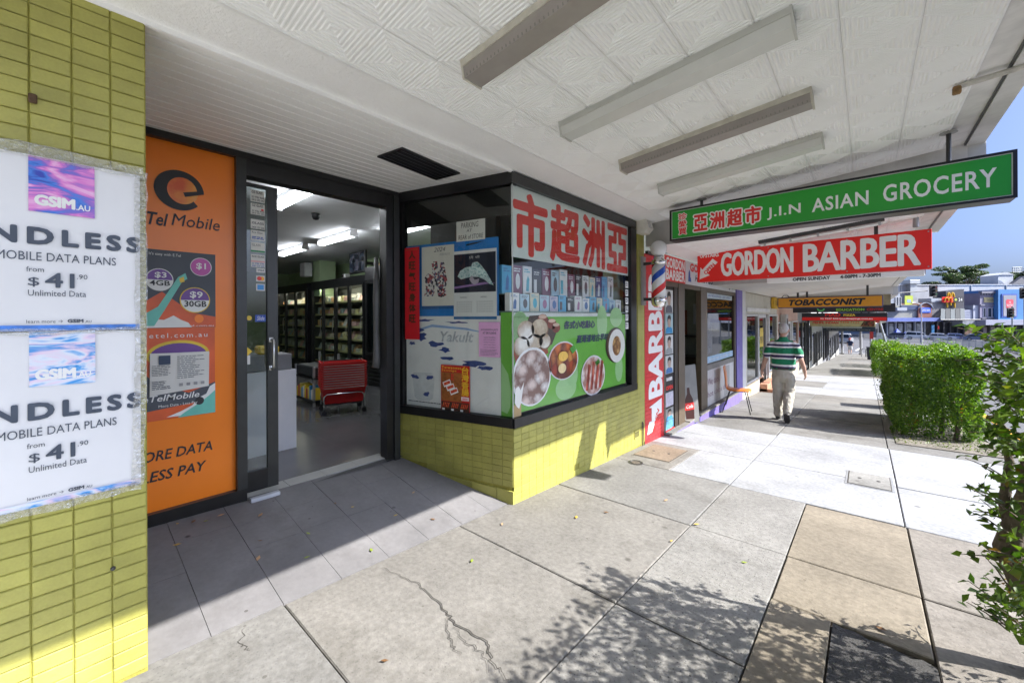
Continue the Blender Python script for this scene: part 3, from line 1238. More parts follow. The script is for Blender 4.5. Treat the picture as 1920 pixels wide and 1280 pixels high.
# --- soffit boards over the entrance
SOFW = mat('soffit_white', (0.90, 0.895, 0.88), 0.5, 0.025, 3, bump=0.06, bscale=30)
sof = thing('entrance_soffit', 'white lined board soffit over the recessed shop entrance', 'soffit', (XF, 0, 2.705))
MB().box(-1.30, 0.0, -0.72, 2.63, 0.035, 0.09).build('backing', mat('soffit_gap', (0.3, 0.29, 0.27), 0.8), sof)
nb = 15
pw = 1.262 / nb
bme = MB()
bme.add([(0.002, -.72, .02), (pw - .002, -.72, .02), (pw - .008, -.72, 0), (.008, -.72, 0), (0.002, 2.63, .02), (pw - .002, 2.63, .02), (pw - .008, 2.63, 0), (.008, 2.63, 0)],
        [(3, 2, 6, 7), (0, 3, 7, 4), (2, 1, 5, 6), (0, 4, 5, 1), (0, 1, 2, 3), (4, 7, 6, 5)])
bm_ = bme.mesh('board', SOFW)
for k in range(nb):
    link('board', bm_, sof, loc=(-pw * (k + 1), 0, rng.uniform(-.001, .001)))
MB().box(-.006, .012, -0.72, 2.60, -.012, .03).build('edge_bead', SOFW, sof)
# black louvre vent
vt = thing('air_vent', 'black louvred air vent in the white board soffit', 'vent', (-2.737, 1.975, 2.703), R(7.4))
fr = MB()
fr.box(-.20, .20, -.42, -.395, -.012, 0).box(-.20, .20, .395, .42, -.012, 0).box(-.20, -.175, -.395, .395, -.012, 0).box(.175, .20, -.395, .395, -.012, 0)
fr.build('frame', BLACK, vt)
MB().box(-.175, .175, -.395, .395, -.003, -.001).build('backing', NEARBLACK, vt)
for k in range(5):
    x = -.14 + k * .07
    MB().add([(x - .022, -.395, -.003), (x + .018, -.395, -.014), (x + .022, -.395, -.011), (x - .018, -.395, 0), (x - .022, .395, -.003), (x + .018, .395, -.014), (x + .022, .395, -.011), (x - .018, .395, 0)],
             [(0, 1, 5, 4), (1, 2, 6, 5), (2, 3, 7, 6), (3, 0, 4, 7), (0, 3, 2, 1), (4, 5, 6, 7)]).build('slat', BLACK, vt)
vt.scale = (.72, .76, 1)

# --- entrance: frames, orange window, sliding door (local x=+Y, y into shop)
ent = thing('shop_entrance', 'black metal frame round the shop entrance and orange window', 'door frame', (XD, 0, 0), R(90))
fb = lambda a, b, c, d, y0=-.03, y1=.05, nm='frame_bar', m=FRAME: MB().box(a, b, y0, y1, c, d).build(nm, m, ent)
fb(.30, .94, .055, .163, -.035, .05, 'bottom_rail')
fb(.30, 2.28, 2.655, 2.72, -.034, .05, 'head_rail')
fb(.30, .355, .163, 2.655, -.03, .05, 'stile')
fb(.878, .944, .163, 2.655, -.036, .05, 'stile', FRAMEG)
fb(.944, 2.13, 2.535, 2.655, -.028, .09, 'door_header')
fb(2.125, 2.20, .0, 2.655, -.03, .09, 'jamb')
fb(2.20, 2.262, -.03, 2.655, -.05, .07, 'corner_post', FRAMEG)
fb(.30, 2.28, 2.72, 3.1, .03, .05, 'bulkhead', SOFW)
fb(-1.6, .30, -.1, 3.1, .0, .12, 'inner_wall', SOFW)
ORANGE = mat('orange_film', (0.97, 0.235, 0.012), 0.3, 0.05, 1.5)
ow = thing('orange_window_poster', 'tall orange phone company window poster left of the sliding door', 'window poster', (XD - .012, 0, 0), R(90))
rect('sheet', .355, .878, .163, 2.655, ORANGE, ow, 0, .006)
# big letter e drawn as a ring with a bar, and its shaded ball
mb = MB()
ec, er = (.556, 2.335), (.135, .137)
n = 40
ring = []
a0, a1 = R(-48), R(300 + 4)
outer, inner = [], []
for k in range(n + 1):
    a = R(2) + (R(318) - R(2)) * k / n
    outer.append((ec[0] + er[0] * math.cos(a), ec[1] + er[1] * math.sin(a)))
    inner.append((ec[0] + .015 + .082 * math.cos(a), ec[1] + .092 * math.sin(a) - .0))
for k in range(n):
    mb.quad(*[(p[0], -.004, p[1]) for p in (outer[k], outer[k + 1], inner[k + 1], inner[k])][::-1])
mb.poly([(.575, 2.325), (.585, 2.296), (.692, 2.335), (.69, 2.36)], -.0045)
mb.build('letter_e', NEARBLACK, ow)
BALL = blotch('logo_ball', [(0.85, 0.6, 0.35), (0.9, 0.35, 0.05), (0.75, 0.12, 0.03)], 4.5, 'noise', 0.3)
MB().disc(.571, 2.335, .088, .097, -.003).build('ball', BALL, ow)
txt('eTel', .342, .495, 2.073, 2.16, NEARBLACK, ow, -.004, .02, .25)
txt('Mobile', .512, .785, 2.088, 2.17, NEARBLACK, ow, -.004, 0, .2)
txt('MORE DATA', .30, .735, .497, .566, NEARBLACK, ow, -.004, .015, .2)
txt('LESS PAY', .352, .70, .362, .432, NEARBLACK, ow, -.004, .015, .2)
pst = rect('sales_panel', .36, .757, 1.385, 1.912, CHARCOAL, ow, -.004)
rect('sales_panel_lower', .36, .752, .765, 1.383, mat('poster_orange_red', (0.75, 0.12, 0.03), .4, .15, 5), ow, -.004)
MB().poly([(.36, 1.55), (.46, 1.63), (.62, 1.49), (.757, 1.46), (.757, 1.387), (.36, 1.387)], -.006).build('planet', mat('poster_orange_red', (0.75, 0.12, 0.03)), ow)
MB().poly([(.36, 1.41), (.40, 1.45), (.47, 1.44), (.52, 1.47), (.56, 1.44), (.60, 1.42), (.62, 1.388), (.36, 1.388)], -.007).build('clouds', WHITE, ow)
TEAL = mat('poster_teal', (0.16, 0.55, 0.46), .4)
MB().poly([(.36, 1.47), (.44, 1.53), (.545, 1.735), (.585, 1.765), (.595, 1.725), (.565, 1.70), (.47, 1.50), (.42, 1.40), (.36, 1.40)], -.0085).build('rocket', TEAL, ow)
PURP, PINK, YELP = mat('poster_purple', (0.16, 0.06, 0.3), .4), mat('poster_magenta', (0.55, 0.09, 0.4), .4), mat('poster_yellow', (0.8, 0.55, 0.04), .4)
MB().poly([(.55, 1.725), (.575, 1.74), (.58, 1.705), (.557, 1.695)], -.010).build('rocket_window', YELP, ow)
for (cx, cz, rr, c2, top, bot) in ((.448, 1.71, .072, PURP, '$3', '4GB'), (.638, 1.578, .086, PURP, '$9', '30GB'), (.672, 1.815, .062, PINK, '$1', None)):
    MB().disc(cx, cz, rr, rr * 1.05, -.0095).build('price_ring', YELP if rr > .08 else WHITE, ow)
    MB().disc(cx, cz, rr * .93, rr * .98, -.0105).build('price_disc', WHITE if bot else c2, ow)
    if bot:
        MB().poly([(cx + rr * .93 * math.cos(R(a)), cz + rr * .98 * math.sin(R(a))) for a in range(0, 181, 12)], -.0115).build('price_disc', c2, ow)
        txt(top, cx - rr * .35, cx + rr * .5, cz + rr * .12, cz + rr * .72, WHITE, ow, -.0125, .02)
        txt(bot, cx - rr * .7, cx + rr * .75, cz - rr * .55, cz - rr * .05, NEARBLACK, ow, -.0125, .02)
    else:
        txt(top, cx - rr * .45, cx + rr * .45, cz - rr * .35, cz + rr * .45, WHITE, ow, -.0125, .02)
txt("It's easy with E.Tel", .395, .56, 1.868, 1.893, WHITE, ow, -.006)
txt('etel.com.au', .395, .708, 1.318, 1.350, WHITE, ow, -.006, 0, 0, 0, 2, 1.3)
MB().disc(.66, 1.447, .026, .03, -.008).build('small_logo', ORANGE, ow)
txt('etel.com.au', .58, .745, 1.392, 1.404, WHITE, ow, -.0085)
MB().disc(.55, 1.2, .17, .1, -.006).build('ring', YELP, ow)
MB().disc(.55, 1.19, .155, .09, -.007).build('ball', PURP, ow)
MB().poly([(.36, 1.1), (.42, 1.02), (.6, .93), (.752, .99), (.752, .87), (.36, .83)], -.0065).build('dark_band', CHARCOAL, ow)
MB().poly([(.752, .98), (.72, .96), (.70, .91), (.66, .89), (.62, .84), (.56, .81), (.48, .78), (.752, .77)], -.008).build('clouds', WHITE, ow)
MB().poly([(.752, .93), (.71, .89), (.66, .85), (.58, .80), (.54, .768), (.752, .768)], -.009).build('planet', TEAL, ow)
MB().disc(.66, .865, .026, .028, -.010).build('small_logo', NEARBLACK, ow)
txt('eTelMobile', .36, .66, .893, .935, WHITE, ow, -.009, .01, .2)
txt('More Data - Less Pay', .44, .648, .845, .868, WHITE, ow, -.0105)
# paper notice taped over the poster
no = thing('paper_notice', 'creased white paper notice taped over the orange poster', 'notice', (XD + .006, 0, 0), R(90))
MB().add([(.395, 0, .935), (.712, -.003, .965), (.716, 0, 1.213), (.55, -.008, 1.215), (.397, -.001, 1.218), (.55, -.007, .95)], [(0, 5, 3, 4), (5, 1, 2, 3)]).build('sheet', PAPER, no)
rect('photo', .44, .50, 1.14, 1.20, NAVYPRINT, no, -.010)
lines('print', .405, .50, 1.06, 1.135, 7, CHARCOAL, no, -.011, .3, .2, 3)
lines('print', .535, .70, 1.03, 1.19, 12, CHARCOAL, no, -.011, .3, .5, 4)
lines('print', .405, .50, .97, 1.03, 5, CHARCOAL, no, -.011, .4, .4, 5)
GREYP = mat('print_grey', (0.35, 0.35, 0.35), .6)
for k in range(4):
    rect('stamp', .545 + k * .04, .565 + k * .04, .985, 1.005, GREYP, no, -.011)

# sliding door leaf
dr = thing('sliding_door', 'black framed glass sliding door pushed open, covered in stickers', 'door', (XD - .05, 0, 0), R(90))
MB().box(1.103, 1.178, -.02, .02, .10, 2.50).build('stile', FRAMEG, dr)
MB().box(.90, .955, -.0195, .0195, .10, 2.50).build('stile', FRAME, dr)
MB().box(.955, 1.103, -.018, .018, .10, .255).build('bottom_rail', FRAME, dr)
MB().box(.955, 1.103, -.018, .018, 2.478, 2.50).build('top_rail', FRAME, dr)
MB().box(.955, 1.103, -.004, .004, .255, 2.478).build('pane', glass('door_glass', (0.75, 0.8, 0.8), 1.6), dr)
for sgn in (-1, 1):
    mb = MB()
    yy = .02 * sgn
    o = .055 * sgn
    xh = 1.128 if sgn < 0 else 1.12
    mb.tube([(xh, yy, 1.275), (xh, yy + o * .7, 1.275), (xh, yy + o, 1.26), (xh, yy + o, 1.06), (xh, yy + o * .7, 1.045), (xh, yy, 1.045)], .011, 10)
    mb.cbox(xh - .018, xh + .018, min(yy, yy + .006 * sgn), max(yy, yy + .006 * sgn), 1.03, 1.07, .002).cbox(xh - .018, xh + .018, min(yy, yy + .006 * sgn), max(yy, yy + .006 * sgn), 1.255, 1.295, .002)
    mb.build('handle', STEEL, dr, True)


def sticker(z0, z1, label, x0=.993, x1=1.09, m=PAPER):
    t = thing('sticker', label, 'sticker', (XD - .05 + .0045, 0, 0), R(90), 'stickers on the sliding door')
    rect('sheet', x0, x1, z0, z1, m, t, 0)
    return t


BLUEP = mat('print_blue', (0.03, 0.09, 0.42), .4)
s_ = sticker(2.363, 2.455, 'topmost white glazier sticker on the sliding door')
txt('OZ GLASS', 1.0, 1.075, 2.428, 2.448, NEARBLACK, s_, -.001, .02)
txt('02 9786 9668', 1.0, 1.085, 2.392, 2.408, NEARBLACK, s_, -.001, .01)
txt('0410 292 042', 1.0, 1.085, 2.37, 2.386, NEARBLACK, s_, -.001, .01)
s_ = sticker(2.262, 2.35, 'second glazier sticker down the door, with a red stamp')
txt('OZ GLASS', 1.002, 1.08, 2.325, 2.345, NEARBLACK, s_, -.001, .02)
rect('stamp', 1.065, 1.083, 2.298, 2.313, RED, s_, -.001)
txt('02 9786 9668', 1.002, 1.085, 2.284, 2.297, NEARBLACK, s_, -.001, .01)
txt('0410 292 042', 1.002, 1.085, 2.267, 2.28, NEARBLACK, s_, -.001, .01)
s_ = sticker(2.15, 2.225, 'third sticker down the door, with large GLASS lettering')
txt('GLASS', 1.0, 1.084, 2.188, 2.206, CHARCOAL, s_, -.001, .02)
txt('0404 120 204', 1.0, 1.084, 2.155, 2.17, CHARCOAL, s_, -.001, .01)
s_ = sticker(2.06, 2.14, 'pale glazier sticker with blue phone numbers, fourth down the door')
txt('Ace Glass', 1.0, 1.075, 2.115, 2.132, CHARCOAL, s_, -.001)
lines('print', 1.0, 1.083, 2.066, 2.09, 2, BLUEP, s_, -.001, .6, .1, 6)
s_ = sticker(1.965, 2.045, 'white glazier sticker with a green line, fifth down the door')
txt('GLASS', 1.0, 1.06, 2.015, 2.032, CHARCOAL, s_, -.001)
rect('green_line', .993, 1.09, 1.968, 1.982, mat('print_green', (0.03, 0.25, 0.1), .4), s_, -.001)
s_ = sticker(1.85, 1.95, 'sixth sticker down the door, with a pink band and blue numbers')
txt('ACE GLASS', 1.0, 1.085, 1.926, 1.942, NEARBLACK, s_, -.001, .01)
rect('pink_band', .993, 1.09, 1.89, 1.9, mat('print_pink', (0.8, 0.4, 0.4), .4), s_, -.001)
txt('02 9786 5796', 1.0, 1.085, 1.872, 1.885, BLUEP, s_, -.001, .01)
txt('0403 229 260', 1.0, 1.085, 1.854, 1.867, BLUEP, s_, -.001, .01)
s_ = sticker(1.81, 1.843, 'small pale card payment sticker above the two-circle one', 1.03, 1.09)
txt('VISA', 1.04, 1.083, 1.82, 1.835, NAVYPRINT, s_, -.001, .02, .3)
s_ = sticker(1.738, 1.785, 'white card payment sticker with red and yellow circles', 1.028, 1.09)
MB().disc(1.051, 1.762, .0165, .0165, -.001).build('circle', RED, s_)
MB().disc(1.069, 1.762, .0165, .0165, -.0005).build('circle', mat('print_amber', (0.85, 0.4, 0.02), .4), s_)
s_ = sticker(1.665, 1.72, 'light blue square card payment sticker', 1.028, 1.09)
rect('blue_square', 1.036, 1.082, 1.673, 1.713, mat('print_skyblue', (0.05, 0.3, 0.7), .4), s_, -.001)
s_ = sticker(1.42, 1.475, 'blue sticker reading Slide at eye level on the sliding door', 1.02, 1.095, BLUEP)
txt('Slide', 1.033, 1.085, 1.433, 1.465, WHITE, s_, -.001, 0, .25)
s_ = sticker(1.425, 1.47, 'round yellow sticker left of the blue Slide sticker', .956, 1.0, mat('print_darkgrey', (0.05, 0.05, 0.05), .5))
MB().disc(.98, 1.45, .018, .018, -.001).build('circle', YELP, s_)
s_ = sticker(1.09, 1.16, 'small white notice on the door below the yellow diamond', .957, .985)
t = thing('yellow_diamond_sticker', 'yellow diamond warning sticker low on the sliding door glass', 'sticker', (XD - .05 + .0045, 0, 0), R(90))
MB().poly([(.956, 1.235), (1.0, 1.19), (.956, 1.145)], -.0005).build('sheet', YELP, t)

# floor inside, threshold and tiled ramp
RAMPT = concrete('ramp_tile', (0.185, 0.18, 0.183), 0.0, 0.45, 0.08, 0.05, 0.8)
ramp = struct('entry_ramp', MB().add([(-2.335, YR + .0, gz(-2.335, YR) - .03), (-2.335, 2.62, gz(-2.335, 2.62) - .03), (-3.62, 2.3, 0.015), (-3.62, .2, 0.04)], [(0, 1, 2, 3)]), JOINT)
strip('ramp_bed', -2.36, XF + .02, [-.9, .2, 1.5, 2.62], JOINT, -0.035)
tw = 0.315
yk = [0.16 + tw * i for i in range(9)]
for i in range(len(yk) - 1):
    xs_ = [-2.335, -2.9, -3.21, -3.56] if i % 2 == 0 else [-2.335, -2.6, -2.92, -3.24, -3.56]
    for a, b in zip(xs_[:-1], xs_[1:]):
        y0, y1 = yk[i] + .0013, yk[i + 1] - .0013
        cs = [(a - .001, y0), (a - .001, y1), (b + .001, y1), (b + .001, y0)]
        if y1 > 2.27:                     # trimmed along the splayed wall
            lim = lambda x: 2.60 + (x - XF) * (SPL.y / SPL.x) - .002
            cs = [(x, min(y, lim(x))) for x, y in cs]
            if cs[1][1] - cs[0][1] < .02 and cs[2][1] - cs[3][1] < .02: continue
            cs = [(x, max(y, y0 - .0) if q in (0, 3) else max(y, y0 + .001)) for q, (x, y) in enumerate(cs)]
        dz = rng.uniform(-.0008, .0008)
        V = [(x, y, zramp_floor(x, y) + dz) for x, y in cs] + [(x, y, zramp_floor(x, y) - .02) for x, y in cs]
        MB().add(V, [(0, 1, 2, 3), (0, 4, 5, 1), (1, 5, 6, 2), (2, 6, 7, 3), (3, 7, 4, 0)]).build('tile', RAMPT, ramp)

# --- awning 1 with pressed concentric-square ceiling tiles
AWN = mat('awning_ceiling_white', (0.90, 0.9, 0.89), 0.55, 0.02, 2.5, bump=0.05, bscale=60, dirt=0.05)
AWND = mat('awning_trim_white', (0.62, 0.62, 0.60), 0.6, 0.08, 4, dirt=0.4)
SLOPE = 0.09
TP = 0.312


def tile_mesh():
    """one pressed tile seen from below: concentric square ribs, local z down = visible side"""
    mb = MB()
    h = TP / 2 - .0003
    nr = 7
    prof = []                                     # (half size, depth)
    st = h / (nr + .3)
    prof.append((h, 0.0))
    for k in range(nr):
        a = h - st * (k + .18)
        prof += [(a, -.0005), (a - st * .2, -.006), (a - st * .5, -.006), (a - st * .68, -.0005)]
    vs, fs = [], []
    for (s_, d) in prof:
        vs += [(-s_, -s_, d), (s_, -s_, d), (s_, s_, d), (-s_, s_, d)]
    for i in range(len(prof) - 1):
        for k in range(4):
            a, b = i * 4 + k, i * 4 + (k + 1) % 4
            fs.append((a, a + 4, b + 4, b))
    e = (len(prof) - 1) * 4
    fs.append((e, e + 3, e + 2, e + 1))
    mb.add(vs, fs)
    return mb.mesh('ceiling_tile', AWN)


TILE = tile_mesh()


def awning(label, y0, y1, z0, xe=0.68, tiles=True, ytile=None, nx=8, body_m=None, fas=.11, top=.35):
    t = thing('awning', label, 'awning', (XF, y0, z0))
    L_ = y1 - y0
    zc = lambda x: SLOPE * x
    W = xe - XF
    off = .014 if tiles else 0
    MB().add([(0, 0, zc(0) + off), (W, 0, zc(W) + off), (W, L_, zc(W) + off), (0, L_, zc(0) + off), (0, 0, zc(0) + top), (W, 0, zc(W) + top), (W, L_, zc(W) + top), (0, L_, zc(0) + top)],
             [(0, 3, 2, 1), (4, 5, 6, 7), (0, 1, 5, 4), (1, 2, 6, 5), (2, 3, 7, 6), (3, 0, 4, 7)]).build('deck', body_m or mat('awning_gap', (0.7, 0.69, 0.67), .8), t)
    MB().box(W, W + fas, -.0, L_, zc(W) - .012, zc(W) + top + .05).build('fascia', AWND, t)
    MB().box(W - .012, W - .001, 0, L_, zc(W) - .004, zc(W) + .013).build('edge_bead', DARKMETAL, t)
    if tiles:
        x0 = -1.965 - XF
        MB().add([(-.0, 0, 0), (x0 - .03, 0, zc(x0 - .03)), (x0 - .03, L_, zc(x0 - .03)), (0, L_, 0), (0, 0, .02), (x0 - .03, 0, .05), (x0 - .03, L_, .05), (0, L_, .02)],
                 [(0, 3, 2, 1), (1, 2, 6, 5)]).build('plaster_band', mat('stipple_white', (0.9, 0.895, 0.885), .6, .03, 3, bump=.6, bscale=70), t)
        MB().prism([(x0 - .03, zc(x0) - .004), (x0, zc(x0) - .010), (x0 + .004, zc(x0) + .014), (x0 - .03, zc(x0) + .014)], 0, L_).build('cover_strip', AWN, t)
        ny = int(L_ / TP) + 1
        ph = ytile if ytile is not None else 0
        for i in range(nx):
            for j in range(ny):
                yc = ph + TP * (j + .5)
                if yc + TP / 2 > L_ + .16: continue
                xc = x0 + TP * (i + .5)
                o = link('ceiling_tile', TILE, t, loc=(xc, yc, zc(xc) + rng.uniform(-.0004, .0004)))
                o.rotation_euler = (rng.uniform(-.0015, .0015), -math.atan(SLOPE) + rng.uniform(-.0015, .0015), 0)
    return t


A1_Y0, A1_Y1 = -4.0, 5.43
aw1 = awning('white awning with ribbed square ceiling tiles over the grocery footpath', A1_Y0, A1_Y1, 2.715, ytile=(0.984 - A1_Y0) % TP - TP + TP - .0)
mb = MB()
mb.box(0, .68 - XF - .02, A1_Y1 - A1_Y0 - .03, A1_Y1 - A1_Y0 - .004, -.30, .02)
mb.build('end_board', mat('end_board_grey', (0.42, 0.415, 0.40), .7, .12, 5, dirt=.5), aw1)
# rusty conduit stub at the awning edge
t = thing('conduit_stub', 'short rusty pipe bracket under the awning edge', 'pipe', (0.62, 3.9, 2.955))
MB().tube([(-.17, 0, -.03), (-.15, 0, -.012), (.12, -.005, .005)], [.02, .018, .018], 8).build('pipe', mat('pipe_paint', (0.55, 0.53, 0.48), .6, .2, 20, dirt=.6), t)
MB().cbox(-.19, -.15, -.02, .02, -.06, -.01, .006).build('rusty_end', mat('rust', (0.22, 0.13, 0.05), .85, .4, 40), t)

# fluorescent fittings
LENSD = mat('old_lens', (0.30, 0.27, 0.245), 0.35, 0.08, 8)
LENSW = mat('white_lens', (0.62, 0.62, 0.585), 0.3, 0.04, 5)
FITD = mat('fitting_old', (0.55, 0.52, 0.44), 0.5, 0.15, 12, dirt=0.5)
FITW = mat('fitting_white', (0.52, 0.52, 0.48), 0.45, 0.05, 12)
for k, (yf, dirty, lab) in enumerate(((1.45, 1, 'nearest fluorescent fitting, with a brown ribbed lens, under the awning'),
                                      (2.33, 0, 'second fluorescent fitting from the camera, with a clean white lens'),
                                      (3.21, 1, 'third fluorescent fitting from the camera, with a brown ribbed lens'),
                                      (4.05, 0, 'fourth fluorescent fitting, white, nearest the hanging green sign'))):
    xc = -0.91
    t = thing('fluorescent_fitting', lab, 'light fitting', (xc, yf, 2.715 + SLOPE * (xc - XF) - .006), 0, 'fluorescent fittings under the awning', rot=(0, -math.atan(SLOPE), 0))
    h = .66
    MB().box(-h, h, -.072, .072, -.035, 0.0).build('tray', FITD if dirty else FITW, t)
    lm = LENSD if dirty else LENSW
    mb = MB()
    mb.prismx([(-.066, -.035), (-.058, -.092), (.058, -.092), (.066, -.035)], -h + .012, h - .012)
    mb.build('lens', lm, t)
    rib = MB()
    for q in range(52):
        x = -h + .03 + q * (2 * h - .06) / 51
        rib.box(x - .003, x + .003, -.0605, -.0585, -.088, -.04)
    if dirty: rib.build('lens_ribs', mat('old_lens_rib', (0.2, 0.18, 0.165), .4), t)
    for sx in (-1, 1):
        MB().prismx([(-.074, 0.002), (-.064, -.098), (.064, -.098), (.074, 0.002)], sx * h - (.012 if sx > 0 else 0), sx * h + (.0 if sx > 0 else .012)).build('end_cap', FITD if dirty else FITW, t)
# ------------------------------------------------------------------ posters on the pier
MARB1 = blotch('marble_pink_blue', [(0.02, 0.04, 0.4), (0.04, 0.2, 0.7), (0.2, 0.12, 0.55), (0.72, 0.2, 0.6), (0.85, 0.5, 0.75), (0.05, 0.25, 0.72)], 5.0, 'noise', 0.35, (1, .75, 2.6), False, 2.2)
MARB2 = blotch('marble_blue_white', [(0.01, 0.1, 0.45), (0.05, 0.33, 0.75), (0.7, 0.76, 0.85), (0.78, 0.62, 0.76), (0.06, 0.3, 0.7), (0.6, 0.75, 0.88)], 5.0, 'noise', 0.35, (1, .75, 2.6), False, 2.2)
TAPE = film()
POSTW = mat('vinyl_white', (0.74, 0.74, 0.75), 0.3, 0.03, 2)
INK = mat('print_ink', (0.055, 0.07, 0.10), .45, .1)
for k, (z0, z1, mm, lab) in enumerate(((1.405, 2.046, MARB1, 'upper white phone plan poster with pink and blue logo taped to the green pier'),
                                       (0.765, 1.401, MARB2, 'lower white phone plan poster with blue marbled logo taped to the green pier'))):
    t = thing('phone_plan_poster', lab, 'poster', (XF + .0195, 0, 0), R(90), 'phone plan posters on the pier')
    mb = MB()                                   # slightly buckled sheet
    nx, nz = 10, 8
    for i in range(nx + 1):
        for j in range(nz + 1):
            x = -.34 + (.225 + .34) * i / nx
            z = z0 + (z1 - z0) * j / nz
            mb.v.append((x, -.0022 * math.sin(i * 1.3 + k) * math.sin(j * .9 + i * .3) , z))
    for i in range(nx):
        for j in range(nz):
            a = i * (nz + 1) + j
            mb.f.append((a, a + nz + 1, a + nz + 2, a + 1))
            mb.mi.append(0)
    mb.build('sheet', POSTW, t, True)
    d = z0 - 1.405
    y = -.0042
    rect('logo_square', -.072, .094, 1.842 + d, (2.043 if k == 0 else 2.043) + d, mm, t, y)
    txt('GSIM', -.056, .040, 1.868 + d, 1.903 + d, WHITE, t, y - .002, 0, 0, 0, 3, 1, fat=.0028)
    txt('.AU', .045, .082, 1.866 + d, 1.888 + d, WHITE, t, y - .001, .02)
    txt('ENDLESS', -.220, .222, 1.725 + d, 1.782 + d, INK, t, y - .001, 0, 0, 0, 3, 1.35, fat=.004)
    txt('MOBILE DATA PLANS', -.146, .153, 1.663 + d, 1.694 + d, INK, t, y, 0, 0, 0, 3)
    txt('from', -.078, -.036, 1.622 + d, 1.640 + d, INK, t, y)
    txt('$', -.074, -.047, 1.567 + d, 1.602 + d, INK, t, y)
    txt('41', -.032, .038, 1.568 + d, 1.620 + d, INK, t, y - .001, 0, 0, 0, 3, 1, fat=.002)
    txt('.90', .046, .074, 1.602 + d, 1.620 + d, INK, t, y)
    txt('Unlimited Data', -.074, .070, 1.534 + d, 1.556 + d, INK, t, y)
    txt('learn more →', -.078, .010, 1.435 + d, 1.447 + d, INK, t, y)
    txt('GSIM', .022, .062, 1.436 + d, 1.448 + d, INK, t, y - .001, fat=.0009)
    txt('.AU', .066, .084, 1.435 + d, 1.444 + d, INK, t, y, .01)
    rect('marble_band', -.34, .222, z0 + .001, z0 + .022, MARB2 if k else mat('band_blue', (0.06, 0.2, 0.62), .4, .3, 25), t, y)
# crinkled clear tape round both posters
tp = thing('clear_tape', 'crinkled clear packing tape round the edges of the phone plan posters', 'tape', (XF + .019, 0, 0), R(90))


def tape_strip(pts, wd, seed):
    r = random.Random(seed)
    mb = MB()
    P = []
    for a, b in zip(pts[:-1], pts[1:]):
        for k in range(14):
            P.append((a[0] + (b[0] - a[0]) * k / 14, a[1] + (b[1] - a[1]) * k / 14))
    P.append(pts[-1])
    hor = abs(pts[-1][0] - pts[0][0]) > abs(pts[-1][1] - pts[0][1])
    for i, (x, z) in enumerate(P):
        for s_ in (-1, 0, 1):
            o = wd * .5 * s_ + r.uniform(-.004, .004)
            yy = -.006 - abs(r.gauss(0, .0035))
            mb.v.append((x, yy, z + o) if hor else (x + o, yy, z))
    for i in range(len(P) - 1):
        for j in range(2):
            a = i * 3 + j
            mb.f.append((a, a + 1, a + 4, a + 3))
            mb.mi.append(0)
    mb.build('strip', TAPE, tp)


tape_strip([(-.34, 2.065), (.235, 2.055)], .05, 1)
tape_strip([(.228, 2.06), (.225, 1.4)], .038, 2)
tape_strip([(.225, 1.4), (.215, .76)], .038, 3)
tape_strip([(-.34, .755), (.225, .758)], .032, 4)
tape_strip([(-.34, 1.403), (.225, 1.403)], .02, 5)

# ------------------------------------------------------------------ side window: posters behind and on the glass
def on_splay(name, label, cat, off, group=None):
    """frame whose x runs from the door end towards the street corner, front plane `off` behind (+) the wall face"""
    n_ = Vector((-SPL.y, SPL.x, 0))           # into the shop
    if n_.y < 0: n_ = -n_
    p = SP0 + n_ * off
    return thing(name, label, cat, (p.x, p.y, 0), ROT_S, group)


S = lambda s_: SPL_L - s_                     # measured from the corner
t = on_splay('drink_poster', 'torn faded white drink poster covering the lower side window', 'poster', .026)
rect('sheet', S(1.225), S(.134), .575, 1.46, mat('faded_poster', (0.83, 0.82, 0.80), .55, .06, 3, dirt=.15), t, 0, .002)
txt('Yakult', S(.80), S(.42), 1.215, 1.315, mat('faded_grey', (0.48, 0.5, 0.52), .6, .3, 30), t, -.001, .02, .25)
TORN = mat('torn_blue', (0.04, 0.07, 0.25), .6, .2, 20)
r_ = random.Random(11)


def torn(cx, cz, w_, h_, seed, m=TORN):
    r = random.Random(seed)
    pts = []
    n = 13
    for k in range(n):
        a = 2 * math.pi * k / n
        f = r.uniform(.45, 1.1)
        pts.append((cx + w_ * .5 * f * math.cos(a), cz + h_ * .5 * f * math.sin(a)))
    MB().poly(pts, -.0015).build('torn_patch', m, t)


for i, (sx, cz, w_, h_) in enumerate(((1.1, 1.32, .22, .07), (1.05, 1.26, .2, .10), (.86, 1.19, .2, .07), (.75, 1.14, .16, .06), (.7, 1.06, .2, .05), (.42, 1.02, .32, .06),
                                      (.3, .99, .18, .05), (1.15, 1.19, .12, .05), (1.0, 1.42, .3, .03), (.6, 1.40, .3, .025), (1.12, .86, .12, .05), (.93, .86, .12, .05), (.97, .70, .09, .06))):
    torn(S(sx), cz, w_, h_, i)
MB().poly([(S(1.13), .90), (S(.90), .91), (S(.87), .86), (S(.89), .66), (S(.94), .63), (S(1.08), .63), (S(1.12), .66), (S(1.15), .86)], -.001).build('printed_bottle', mat('faded_bottle', (0.66, 0.67, 0.67), .6, .1, 15), t)
MB().poly([(S(1.2), 1.30), (S(.9), 1.38), (S(.5), 1.35), (S(.25), 1.30), (S(.5), 1.33), (S(.9), 1.355), (S(1.2), 1.285)], -.0012).build('printed_swoosh', mat('faded_swoosh', (0.3, 0.45, 0.7), .6), t)
lines('print', S(1.2), S(.8), .605, .62, 1, CHARCOAL, t, -.001, .6, 0, 2)
t = on_splay('blue_poster_backing', 'bright blue poster sheet behind the two calendars', 'poster', .030)
rect('sheet', S(1.225), S(.155), 1.45, 2.165, mat('poster_blue', (0.02, 0.2, 0.58), .45, .1, 8), t, 0, .002)
